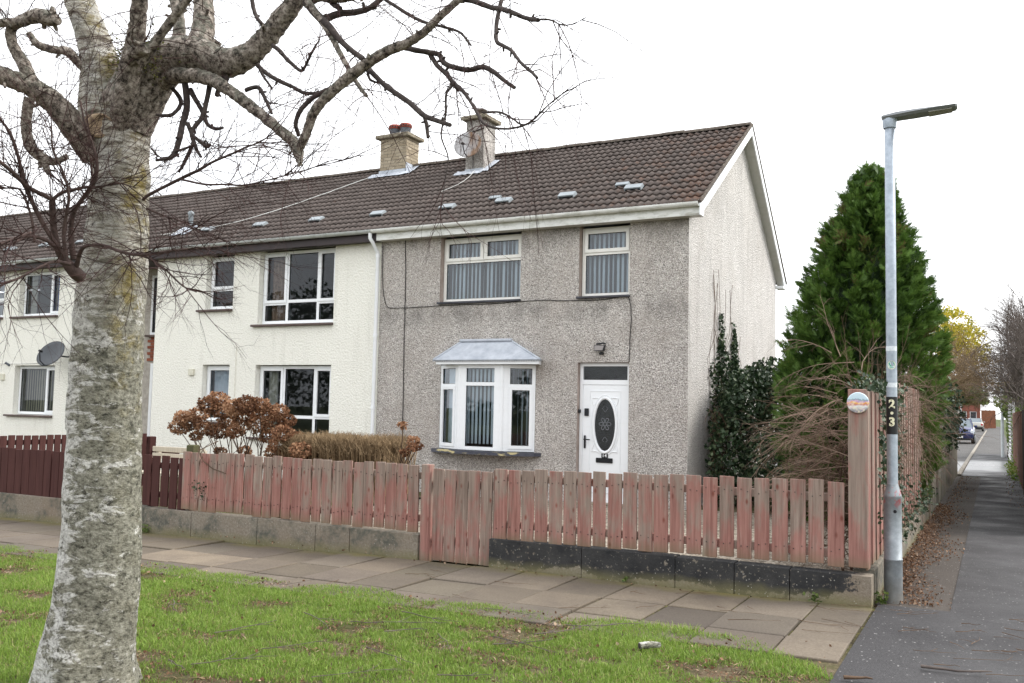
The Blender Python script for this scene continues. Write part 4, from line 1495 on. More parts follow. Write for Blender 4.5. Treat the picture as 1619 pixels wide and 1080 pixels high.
# three-light windows
xs3 = (-13.72, -13.06, -12.24, -11.735)
w1 = window(B, -13.72, -11.735, 3.235, 4.755, 14.63,
            [(xs3[0], xs3[1], 3.66, 4.755, True), (xs3[1], xs3[2], 3.70, 4.755, False), (xs3[2], xs3[3], 3.66, 4.755, True),
             (xs3[0], xs3[1], 3.235, 3.66, False), (xs3[1], xs3[2], 3.235, 3.70, False), (xs3[2], xs3[3], 3.235, 3.66, False)], gl='window_glass_clear')
curtain(w1, -13.62, -13.25, 3.30, 4.70, 14.80, 'curtain', 4)
MB().bev(-13.86, -11.715, 14.42, 14.63, 3.165, 3.212, 0.008).build('sill', 'brown_sill', w1)
w2 = window(B, -15.25, -14.475, 3.595, 4.745, 14.63, [(-15.25, -14.475, 4.02, 4.745, True), (-15.25, -14.475, 3.595, 4.02, False)], gl='window_glass_clear')
MB().bev(-15.47, -14.455, 14.42, 14.63, 3.525, 3.572, 0.008).build('sill', 'brown_sill', w2)
w3 = window(B, -13.72, -11.745, 0.88, 2.35, 14.63,
            [(xs3[0], xs3[1], 1.30, 2.35, True), (xs3[1], xs3[2], 1.30, 2.35, False), (xs3[2], xs3[3], 1.30, 2.35, True),
             (xs3[0], xs3[1], 0.88, 1.30, False), (xs3[1], xs3[2], 0.88, 1.30, False), (xs3[2], xs3[3], 0.88, 1.30, False)], gl='window_glass_clear')
curtain(w3, -13.64, -13.38, 0.95, 2.30, 14.82, 'curtain_pale', 3)
MB().bev(-13.86, -11.715, 14.42, 14.63, 0.81, 0.857, 0.008).build('sill', 'brown_sill', w3)
w4 = window(B, -15.25, -14.49, 1.17, 2.36, 14.63, [(-15.25, -14.49, 1.63, 2.36, True), (-15.25, -14.49, 1.17, 1.63, False)], gl='window_glass_clear')
curtain(w4, -15.2, -14.52, 1.2, 2.3, 14.80, 'blind_slat', 8)
MB().bev(-15.47, -14.455, 14.42, 14.63, 1.10, 1.147, 0.008).build('sill', 'brown_sill', w4)
MB().bev(-15.65, -15.50, 14.455, 14.499, 2.14, 2.28, 0.006).build('vent_cover', 'curtain_pale', B)
MB().box(-14.33, -14.29, 14.475, 14.499, 0.1, 2.75).build('cable_trunking', 'cream_render', B)
# recess wall with brick panel and porch door, belongs to house B
rec = MB()
MB().quad((-18.95, 15.53, -0.3), (XB0, 15.53, -0.3), (XB0, 15.53, 4.8), (-18.95, 15.53, 4.8)).build('recess_wall', 'mortar', B)
bk = MB()
BM = MB().box(0.004, 0.211, 0.0, 0.03, 0.004, 0.069).mesh('brick', 'red_brick')
nb = 0
for r_ in range(8):
    z = 2.52 + r_ * 0.075
    x = -18.2 + (0.1075 if r_ % 2 else 0)
    while x < XB0 - 0.2:
        link('brick', BM, B, None, (x, 15.50, z))
        x += 0.215
wr = window(B, -18.1, -16.95, 3.15, 4.6, 15.47, [(-18.1, -17.5, 3.15, 4.6, False), (-17.5, -16.95, 3.75, 4.6, True), (-17.5, -16.95, 3.15, 3.75, False)], gl='window_glass_clear')
MB().box(-18.05, -17.0, 15.525, 15.529, 3.2, 4.55).build('dark_interior', 'far_dark', wr)
MB().bev(-18.2, -16.9, 15.40, 15.5, 3.10, 3.148, 0.006).build('sill', 'brown_sill', wr)
pd = MB()
ring(pd, -18.0, -16.98, 0.0, 2.46, 0.09, 15.45, 15.52)
pd.box(-17.91, -17.07, 15.455, 15.515, 2.05, 2.15)
pdo = pd.build('porch_door', 'white_upvc', B)
MB().box(-17.905, -17.075, 15.48, 15.51, 0.02, 2.045).build('door_leaf', 'maroon_timber', pdo)
MB().box(-17.905, -17.075, 15.49, 15.512, 2.155, 2.365).build('fanlight_pane', 'far_dark', pdo)
# chimney B, brick
cb = (-12.82, -12.07, 17.38, 17.90)
cs = MB().box(cb[0] + 0.01, cb[1] - 0.01, cb[2] + 0.01, cb[3] - 0.01, 6.8, 7.86)
chB = cs.build('chimney', 'mortar', B)
bb = MB()
z = 6.95
row = 0
while z < 7.83:
    for (ax, u0, u1, yy) in (('x', cb[0], cb[1], cb[2]), ('y', cb[2], cb[3], cb[1])):
        u = u0 + (0.11 if row % 2 else 0)
        first = True
        while u < u1 - 0.02:
            L = min(0.212, u1 - u - 0.004)
            if ax == 'x':
                bb.box(u + 0.005, u + L, yy, yy + 0.02, z + 0.005, z + 0.072, rng.random())
            else:
                bb.box(yy - 0.02, yy, u + 0.005, u + L, z + 0.005, z + 0.072, rng.random())
            u += 0.217
        if row % 2:
            if ax == 'x':
                bb.box(u0 + 0.005, u0 + 0.105, yy, yy + 0.02, z + 0.005, z + 0.072, rng.random())
            else:
                bb.box(yy - 0.02, yy, u0 + 0.022, u0 + 0.105, z + 0.005, z + 0.072, rng.random())
    z += 0.077
    row += 1
bb.build('chimney_brickwork', 'chimney_brick', chB, 'stuff')
cc = MB().bev(cb[0] - 0.09, cb[1] + 0.09, cb[2] - 0.09, cb[3] + 0.09, 7.86, 7.95, 0.015)
cc.bev(cb[0] + 0.12, cb[1] - 0.12, cb[2] + 0.08, cb[3] - 0.08, 7.951, 8.00, 0.02)
cc.build('chimney_cap', 'cap_concrete', chB)
for x in (-12.60, -12.29):
    p_ = MB().lathe([(0.115, 0), (0.125, 0.15), (0.13, 0.16)], (x, 17.64, 7.99), 20).build('chimney_pot', 'pot_grey', chB)
    MB().lathe([(0.135, 0), (0.15, 0.015), (0.15, 0.075), (0.12, 0.105)], (x, 17.64, 8.151), 20).build('pot_cowl', 'pot_red', p_)
    sl_ = MB()
    for k_ in range(14):
        t = 2 * math.pi * k_ / 14
        mt = Matrix.Translation((x, 17.64, 8.195)) @ Matrix.Rotation(t, 4, 'Z')
        sl_.add([mt @ Vector(v) for v in ((0.152, -0.02, -0.018), (0.152, 0.02, -0.018), (0.152, 0.02, 0.018), (0.152, -0.02, 0.018))], [(0, 1, 2, 3)])
    sl_.build('cowl_slots', 'black_plastic', p_)
fa = MB()
SB = (17.38 - EY) / math.cos(PITCH)
flash(fa, cb[0] - 0.22, cb[1] + 0.06, SB - 0.22, SB + 0.03, 3)
flash(fa, cb[1] - 0.04, cb[1] + 0.20, SB - 0.16, SB + 0.35, 4)
fa.box(cb[0] - 0.012, cb[1] + 0.012, cb[2] - 0.014, cb[2] - 0.001, 6.9, 7.10)
fa.box(cb[1] + 0.001, cb[1] + 0.014, cb[2] - 0.014, cb[3], 6.9, 7.24)
fa.build('flashing', 'lead', chB)
wire('aerial_cable', [roof_pt(-13.0, SB - 0.2, 0.07), roof_pt(-13.6, 2.75, 0.065), roof_pt(-14.3, 1.9, 0.065), roof_pt(-15.0, 1.3, 0.065), roof_pt(-15.63, 1.04, 0.065), roof_pt(-16.2, 0.98, 0.065), roof_pt(-17.2, 0.8, 0.065)], 0.011, 'cable_white', B)
sv = MB().lathe([(0.055, 0), (0.055, 0.36), (0.07, 0.37), (0.07, 0.43), (0.0, 0.47)], roof_pt(-16.59, 1.12, 0.0), 14)
svo = sv.build('vent_pipe', 'vent_plastic', B)
fv = MB()
flash(fv, -16.85, -16.35, 0.72, 1.24, 7)
fv.build('flashing', 'lead', svo)

# ---------------------------------------------------------------- house C: left, partly behind the birch
XC0, XC1 = -29.0, -18.95
C = thing('terrace_house', 'cream rendered left house behind the birch trunk with a grey dish on its wall', 'house', (-23, 17.5, -0.2))
hC = [(-21.735, -20.195, 3.60, 4.72), (-21.735, -20.195, 1.15, 2.37), (-24.0, -22.34, 3.60, 4.72), (-24.0, -22.6, 1.15, 2.37)]
wf = MB()
wall_holes(wf, XC0, XC1, -0.4, 4.80, 14.5, hC)
reveals(wf, hC, 14.5, 0.22)
wf.quad((XC1, 14.5, -0.4), (XC1, 15.53, -0.4), (XC1, 15.53, 4.8), (XC1, 14.5, 4.8))
wf.build('front_wall', 'cream_render', C)
inn = MB()
inn.quad((XC0, 17.6, 0), (XC1, 17.6, 0), (XC1, 17.6, 4.8), (XC0, 17.6, 4.8))
inn.quad((XC0, 14.72, 2.6), (XC1, 14.72, 2.6), (XC1, 17.6, 2.6), (XC0, 17.6, 2.6))
inn.quad((XC0, 14.72, 4.84), (XC1, 14.72, 4.84), (XC1, 17.6, 4.84), (XC0, 17.6, 4.84))
inn.build('room_lining', 'room_lining', C)
tile_roof(C, XC0, xend, False)
MB().box(XC0, -17.852, 14.275, 14.297, 4.755, 4.90).build('fascia', 'brown_fascia', C)
MB().box(XC0, -17.852, 14.298, 14.497, 4.765, 4.782).build('soffit', 'brown_fascia', C)
MB().box(XC1 + 0.002, -17.852, 14.498, 15.498, 4.765, 4.782).build('porch_soffit', 'brown_fascia', C)
gutter(C, XC0, -17.852, 'gutter_grey')
for x, s in ((-22.907, 0.88), (-21.535, 0.92), (-20.1, 0.9)):
    vent(C, x, s)
for (z0, z1, up) in ((3.615, 4.705, True), (1.165, 2.355, False)):
    w_ = window(C, -21.72, -20.21, z0, z1, 14.63, [(-21.72, -20.66, z0, z1, False), (-20.66, -20.21, z0, z1, True)], gl='window_glass_clear')
    if up:
        curtain(w_, -20.62, -20.25, z0 + .05, z1 - .05, 14.78, 'blue_curtain', 4)
        curtain(w_, -21.68, -21.45, z0 + .05, z1 - .05, 14.80, 'curtain_pale', 3)
    else:
        vblind(w_, -21.66, -20.26, z0 + 0.08, z1 - 0.08, 14.80, -18, 0.09, 'blind_slat_beige', seed=9)
    MB().bev(-21.98, -20.19, 14.42, 14.63, z0 - 0.065, z0 - 0.018, 0.008).build('sill', 'brown_sill', w_)
    w_ = window(C, -23.98, -22.36 if up else -22.62, z0, z1, 14.63, [(-23.98, -23.0, z0, z1, False), (-23.0, -22.36 if up else -22.62, z0 + 0.42, z1, True), (-23.0, -22.36 if up else -22.62, z0, z0 + 0.42, False)])
    MB().bev(-24.2, -22.33 if up else -22.58, 14.42, 14.63, z0 - 0.065, z0 - 0.018, 0.008).build('sill', 'brown_sill', w_)
MB().bev(-22.28, -22.12, 14.46, 14.499, 2.0, 2.16, 0.006).build('vent_cover', 'curtain_pale', C)
wire('cable', [(-22.6, 14.49, 2.43), (-21.9, 14.49, 2.41), (-21.0, 14.49, 2.42), (-20.0, 14.49, 2.45)], 0.006, 'cable_white', C)
MB().tube([(-21.95, 14.499, 2.37), (-22.02, 14.42, 2.44)], 0.03, 8).build('outside_light', 'pot_grey', C)
dish('satellite_dish', (-19.72, 14.06, 2.60), (0.15, -0.85, 0.50), 0.37, 0.35, 'dish_grey', (-19.25, 14.49, 2.58), 'dark grey satellite dish on the cream wall left of the birch trunk')
# ================================================================ LOW WALLS AND FENCES
def low_wall(name, label, mat, joints, y0, y1, ztop, group=None):
    t = thing(name, label, 'wall', ((joints[0] + joints[-1]) / 2, y0, gz(joints[0])), group)
    for a, b in zip(joints[:-1], joints[1:]):
        m = MB().bev(a + 0.004, b - 0.004, y0, y1, 0, 1, 0.012)
        dz = rng.uniform(-0.004, 0.004)
        m.v = [(x, y + rng.uniform(-0.002, 0.002), (gz(x) - 0.12 + (ztop - gz((a + b) / 2) * 0.0 + 0.12 - gz(x)) * z) if z > 0.5 else gz(x) - 0.12 + z) for x, y, z in m.v]
        m.v = [(x, y, z + (dz if z > ztop - 0.05 else 0)) for x, y, z in m.v]
        m.build('wall_block', mat, t)
    return t
low_wall('low_wall', 'low wall of concrete blocks with flaking black paint under the right picket fence', 'concrete_black',
         [-4.46, -3.46, -2.55, -2.02, -1.55, -0.90], 8.05, 8.22, 0.292)
# slope of the wall top follows the ground
low_wall('low_wall', 'bare grey concrete block wall with dark algae stains left of the gate', 'concrete_grey',
         [-25.0, -23.2, -21.4, -19.6, -17.9, -16.2, -14.4, -12.7, -10.9, -9.37, -8.55, -7.5, -6.65, -6.18, -5.30], 8.05, 8.22, 0.262)
lw = thing('low_wall', 'mossy low concrete wall along the lane beneath the tall boards', 'wall', (-0.95, 12, 0))
y = 8.225
while y < 15.0:
    MB().bev(-1.06, -0.895, y, y + 0.9, gz(-0.9) - 0.1, 0.325, 0.012).build('wall_block', 'concrete_grey', lw)
    y += 0.905

def picket_mesh(wd, ht, th=0.019):
    m = MB().bev(0, wd, 0, th, 0, ht, 0.004)
    return m.mesh('picket', 'weathered_timber')

def picket_fence(name, label, xs, wd, ztop, zbot, y, mat, rails, group=None, post=None, cat='fence', loc=None, jitter=0.011, nails=True):
    t = thing(name, label, cat, loc or ((xs[0] + xs[-1]) / 2, y, gz(xs[0])), group)
    meshes = []
    for k_ in range(3):
        m = MB().bev(0, 1, 0, 0.019, 0, 1, 0.004)
        m.v = [(x * wd, yy, z * (ztop - zbot) + (rng.uniform(-0.003, 0.003) if z > 0.5 else 0)) for x, yy, z in m.v]
        meshes.append(m.mesh('picket', mat))
    for x in xs:
        dz = rng.uniform(-jitter, jitter)
        link('picket', rng.choice(meshes), t, None, (x + rng.uniform(-0.003, 0.003), y + rng.uniform(-0.002, 0.002), zbot + dz), (rng.uniform(-0.004, 0.004), rng.uniform(-0.009, 0.009), rng.uniform(-0.03, 0.03)), (rng.uniform(0.95, 1.03), 1, 1))
    if mat == 'weathered_timber':
        nl = MB()
        for x in xs:
            for z in rails:
                for fx_ in (0.25, 0.75):
                    cx_, cz_ = x + wd * fx_ + rng.uniform(-0.008, 0.008), z + rng.uniform(-0.02, 0.02)
                    if ztop > 1.0:
                        cz_ += 0.020 * (x + 2.6)
                    nl.box(cx_ - 0.0035, cx_ + 0.0035, y - 0.0055, y + 0.002, cz_ - 0.0035, cz_ + 0.0035)
        nl.build('nail', 'black_plastic', t, 'stuff')
    for z in rails:
        MB().bev(xs[0], xs[-1] + wd, y + 0.022, y + 0.065, z - 0.035, z + 0.035, 0.004).build('rail', mat, t)
    for x in (post or []):
        MB().bev(x, x + 0.085, y + 0.068, y + 0.15, 0.0, ztop - 0.05, 0.006).build('post', mat, t)
    return t

xl = [-8.765 + 0.1437 * i for i in range(24)]
picket_fence('picket_fence', 'faded reddish timber fence of close boards on the grey wall, left of the gate', xl, 0.1245, 0.972, 0.278, 8.085, 'weathered_timber', (0.42, 0.86), post=(-8.7, -7.1))
xr = [-4.425 + 0.1512 * i for i in range(22)]
f = picket_fence('picket_fence', 'faded reddish timber picket fence with open gaps on the black wall', xr, 0.130, 1.015, 0.318, 8.085, 'weathered_timber', (0.44, 0.90), post=(-4.4, -2.9))
# this run climbs a little to the right
for ch in f.children:
    if ch.name.startswith('picket'):
        ch.location.z += 0.020 * (ch.location.x + 2.6)
g = thing('garden_gate', 'faded timber garden gate of tall boards between the two low walls', 'gate', (-4.85, 8.1, 0))
gm = MB().bev(0, 0.128, 0, 0.019, 0, 0.935, 0.004).mesh('gate_board', 'weathered_timber')
for i in range(5):
    link('gate_board', gm, g, None, (-5.165 + 0.1425 * i, 8.105, 0.008 + rng.uniform(-0.006, 0.006)), (0, rng.uniform(-0.004, 0.004), 0))
MB().bev(0, 0.075, 0, 0.019, 0, 0.935, 0.004)
link('gate_board', gm, g, None, (-4.4525, 8.105, 0.03), None, (0.35, 1, 1))
for z in (0.22, 0.80):
    MB().bev(-5.16, -4.42, 8.126, 8.165, z - 0.04, z + 0.04, 0.004).build('rail', 'weathered_timber', g)
MB().bev(-5.29, -5.19, 8.07, 8.165, -0.05, 0.985, 0.006).build('gate_post', 'weathered_timber', g)

xm = [-9.465 + 0.154 * i for i in range(5)]
picket_fence('picket_fence', 'short run of dark maroon pickets between the birch trunk and the faded fence', [x for x in xm][:5], 0.124, 0.895, 0.27, 8.10, 'maroon_timber', (0.42, 0.78), post=(-9.44,))
xm = [-13.4 + 0.1545 * i for i in range(25)]
picket_fence('picket_fence', 'dark maroon picket fence along the pavement, left of the birch trunk', xm, 0.142, 0.875, 0.235, 8.10, 'maroon_timber', (0.36, 0.76), post=(-12.9, -11.2, -10.0))
# dividing fence running to the houses
t = thing('picket_fence', 'dark maroon dividing picket fence running back towards the cream house', 'fence', (-13.5, 10, 0))
pm_ = MB().bev(0, 0.02, 0, 0.105, 0, 0.93, 0.004).mesh('picket', 'maroon_timber')
y = 8.3
while y < 11.5:
    link('picket', pm_, t, None, (-13.5, y, 0.06 + rng.uniform(-0.008, 0.008)))
    y += 0.132
for z in (0.3, 0.88):
    MB().bev(-13.545, -13.502, 8.3, 11.6, z - 0.04, z + 0.04, 0.004).build('rail', 'maroon_timber', t)
MB().bev(-13.55, -13.42, 11.6, 11.73, 0.0, 0.93, 0.008).build('post', 'maroon_timber', t)
MB().bev(-13.42, -12.75, 11.64, 11.67, 0.55, 0.70, 0.004).build('rail', 'maroon_timber', t)
tag(MB().bev(-8.885, -8.765, 8.24, 8.34, 0.0, 1.045, 0.01).build('fence_post', 'mossy_timber'), 'dark mossy square post end above the left corner of the faded fence', 'post')
bn = thing('garden_bench', 'pale slatted bench back showing above the maroon pickets by the cream house', 'bench', (-11.8, 10.7, 0))
for z in (0.79, 0.685):
    MB().bev(-12.2, -11.05, 10.60, 10.63, z - 0.04, z + 0.045, 0.006).build('slat', 'pale_timber', bn)
for x in (-12.15, -11.13):
    MB().bev(x, x + 0.06, 10.632, 10.69, 0.0, 0.80, 0.006).build('leg', 'pale_timber', bn)
    MB().bev(x, x + 0.06, 10.19, 10.25, 0.0, 0.42, 0.006).build('leg', 'pale_timber', bn)
MB().bev(-12.2, -11.05, 10.18, 10.59, 0.42, 0.455, 0.006).build('seat', 'pale_timber', bn)

# tall lane fences
tf = thing('tall_board_fence', 'tall faded pinkish board fence turning the corner into the lane', 'fence', (-0.95, 10, 0))
eb = MB().bev(-1.081, -0.934, 8.072, 8.094, 0.325, 1.79, 0.005)
m = eb.mesh('board', 'weathered_timber')
m.transform(Matrix.Translation((1.081, -8.072, -0.325)))
link('board', m, tf, None, (-1.081, 8.072, 0.345))
bm_ = MB().bev(0, 0.020, 0, 0.150, 0, 1.47, 0.004).mesh('board', 'weathered_timber')
bm2 = MB().bev(0, 0.020, 0, 0.150, 0, 1.62, 0.004).mesh('board', 'weathered_timber')
y = 8.098
i = 0
while y < 15.2:
    link('board', bm_ if y < 10 else bm2, tf, None, (-0.950 - (0.012 if i % 2 else 0), y, 0.33 + rng.uniform(-0.01, 0.01)), (0, 0, rng.uniform(-0.01, 0.01)))
    y += 0.158
    i += 1
for z in (0.6, 1.5):
    MB().bev(-1.03, -0.985, 8.10, 15.2, z - 0.04, z + 0.04, 0.004).build('rail', 'weathered_timber', tf)
gf = thing('tall_board_fence', 'grey weathered tall board fence with green algae further along the lane', 'fence', (-0.95, 21, 0))
gb = MB().bev(0, 0.022, 0, 0.172, 0, 1.62, 0.004).mesh('board', 'grey_timber')
y = 15.36
while y < 26.9:
    link('board', gb, gf, None, (-0.93 + (0.02 if y > 17.6 else 0.0), y, 0.06 + rng.uniform(-0.015, 0.015)), (0, 0, rng.uniform(-0.02, 0.02)))
    y += 0.18
for y in (15.28, 17.5):
    MB().bev(-0.97, -0.87, y, y + 0.08, 0.0, 1.72, 0.006).build('post', 'grey_timber', gf)
rf = thing('tall_board_fence', 'red brown board fence on the right edge of the lane', 'fence', (0.52, 25, 0))
rb = MB().bev(0, 0.02, 0, 0.172, 0, 1.70, 0.004).mesh('board', 'brown_timber')
y = 21.5
while y < 34:
    link('board', rb, rf, None, (0.515, y, 0.04 + rng.uniform(-0.02, 0.02)), (0, 0, rng.uniform(-0.02, 0.02)))
    y += 0.178
rf = thing('tall_board_fence', 'near dark stained boards at the right frame edge of the lane', 'fence', (0.47, 19, 0))
rb = MB().bev(0, 0.02, 0, 0.172, 0, 1.72, 0.004).mesh('board', 'dark_timber')
y = 14.0
while y < 21.4:
    link('board', rb, rf, None, (0.492, y, 0.04 + rng.uniform(-0.02, 0.02)), (0, 0, rng.uniform(-0.02, 0.02)))
    y += 0.178
lv = thing('louvre_fence', 'pale horizontal slatted fence panel beyond the brown boards in the lane', 'fence', (0.5, 40, 0))
lm_ = MB().bev(0, 0.05, 0, 9.0, 0, 0.075, 0.006).mesh('slat', 'louvre')
for i in range(16):
    link('slat', lm_, lv, None, (0.455, 34.6, 0.12 + i * 0.125), (0, RA(-18), 0))
for y in (34.5, 39, 43.6):
    MB().bev(0.52, 0.6, y, y + 0.08, 0, 2.15, 0.006).build('post', 'louvre', lv)

# ================================================================ STREET LAMP
LX, LY = -0.770, 8.39
lp = thing('street_lamp', 'slim galvanised lamp post at the lane corner with a black 2.3 number strip', 'street lamp', (LX, LY, gz(LX)))
g0 = gz(LX) - 0.02
MB().lathe([(0.074, 0), (0.074, 0.36), (0.0755, 0.362), (0.0755, 0.37), (0.0715, 0.372), (0.0715, 0.88), (0.074, 0.885), (0.070, 0.90), (0.046, 0.985), (0.044, 0.99)], (LX, LY, g0), 28).build('base_column', 'galvanised_base', lp)
MB().lathe([(0.0435, 0.98), (0.0425, 2.5), (0.0415, 4.13), (0.03, 4.14)], (LX, LY, g0), 24).build('column', 'galvanised', lp)
dr = MB()
dr.lathe([(0.014, 0), (0.014, 0.006), (0.006, 0.007)], (0, 0, 0), 10, 'Z')
dr.xf(Matrix.Translation((LX + 0.025, LY - 0.068, 0.80)) @ Matrix.Rotation(RA(90), 4, 'X'))
dr.build('door_lock', 'black_plastic', lp)
hd = MB()
HZ = 4.155
def hsec(x, wv, zt_, zb_):
    zt_ = zb_ + (zt_ - zb_) * 0.78
    return [(x, LY - wv, zb_ + 0.018), (x, LY - wv * 0.75, zb_), (x, LY + wv * 0.75, zb_), (x, LY + wv, zb_ + 0.018), (x, LY + wv * 0.8, zt_ - 0.008), (x, LY, zt_), (x, LY - wv * 0.8, zt_ - 0.008)]
secs = [hsec(LX - 0.065, 0.03, HZ + 0.045, HZ + 0.015), hsec(LX - 0.05, 0.06, HZ + 0.055, HZ + 0.0), hsec(LX + 0.06, 0.085, HZ + 0.068, HZ + 0.0), hsec(LX + 0.2, 0.10, HZ + 0.070, HZ + 0.008), hsec(LX + 0.45, 0.10, HZ + 0.066, HZ + 0.024), hsec(LX + 0.515, 0.085, HZ + 0.060, HZ + 0.032), hsec(LX + 0.53, 0.05, HZ + 0.055, HZ + 0.040)]
vs = [p for s_ in secs for p in s_]
fs = []
for i in range(len(secs) - 1):
    for k_ in range(7):
        k2 = (k_ + 1) % 7
        fs.append((i * 7 + k_, (i + 1) * 7 + k_, (i + 1) * 7 + k2, i * 7 + k2))
fs += [tuple(range(7)), tuple(range(len(vs) - 7, len(vs)))[::-1]]
hd.add(vs, fs)
hdo = hd.build('lamp_head', 'lamp_grey', lp)
hdo.rotation_euler = (0, 0, 0)
MB().prism([(LX + 0.31, LY - 0.075, HZ + 0.014), (LX + 0.31, LY + 0.075, HZ + 0.014), (LX + 0.49, LY + 0.065, HZ + 0.026), (LX + 0.49, LY - 0.065, HZ + 0.026)], (0, 0, -0.006)).build('lens', 'lamp_lens', hdo)
MB().lathe([(0.052, -0.075), (0.056, -0.05), (0.060, 0.0), (0.058, 0.01)], (LX, LY, HZ), 20).build('spigot', 'galvanised', lp)
# wraps facing the camera, curved about the post
FACE = math.atan2(-0.90, 0.05)     # direction from the post to the viewer
def wrap(name, mat, z0, z1, half, r, parent, n_=14):
    m = MB()
    a_ = [FACE + 0.03 - half + 2 * half * i / n_ for i in range(n_ + 1)]
    for i in range(n_):
        p = [(LX + r * math.cos(t), LY + r * math.sin(t)) for t in (a_[i], a_[i + 1])]
        m.quad((*p[0], z0), (*p[1], z0), (*p[1], z1), (*p[0], z1))
    return m.build(name, mat, parent)
pl = wrap('number_strip', 'sign_black', 1.440, 1.755, 1.75, 0.0455, lp)
def curved_text(body, z, size):
    o = text_mesh('numeral', body, size, 'sign_cream', (0, 0, 0), None, pl, 0.0015, bold=0.004)
    me = o.data
    for v in me.vertices:
        x, yv, zv = v.co
        r = 0.0470 + zv
        t = FACE + 0.03 + x / 0.047
        v.co = (LX + r * math.cos(t), LY + r * math.sin(t), z + yv)
    me.update()
    return o
curved_text('2', 1.692, 0.098)
curved_text('3', 1.542, 0.098)
dt = MB()
pts = [(0.0125 * math.cos(2 * math.pi * i / 14), 0.0125 * math.sin(2 * math.pi * i / 14)) for i in range(14)]
dt.poly([(LX + 0.0475 * math.cos(FACE + 0.03 + a / 0.047), LY + 0.0475 * math.sin(FACE + 0.03 + a / 0.047), 1.618 + b) for a, b in pts])
dt.build('dot', 'sign_cream', pl)
wrap('sticker', 'sticker_white', 2.145, 2.185, 1.3, 0.0445, lp)['label'] = 'upper small white sticker'
wrap('sticker', 'sticker_white', 1.835, 1.875, 1.3, 0.0445, lp)['label'] = 'lower small white sticker'
def disc(name, mat, r, z, R_, parent):
    m = MB()
    pts = [(r * math.cos(2 * math.pi * i / 20), r * math.sin(2 * math.pi * i / 20)) for i in range(20)]
    m.poly([(LX + R_ * math.cos(FACE + 0.03 + a / 0.047), LY + R_ * math.sin(FACE + 0.03 + a / 0.047), z + b) for a, b in pts])
    return m.build(name, mat, parent)
disc('sticker', 'sign_cream', 0.037, 2.025, 0.0446, lp)['label'] = 'round sticker'
disc('sticker_print', 'sticker_green', 0.030, 2.025, 0.0456, lp)

# round plaque
pq = MB().lathe([(0.082, 0.0), (0.087, -0.004), (0.087, -0.014), (0.082, -0.018)], (0, 0, 0), 28, 'Y').mesh('plaque', 'painted_plaque')
o = link('round_plaque', pq, None, None, (-1.0, 8.068, 1.697))
tag(o, 'round colourful painted plaque near the top of the tall corner board', 'plaque')

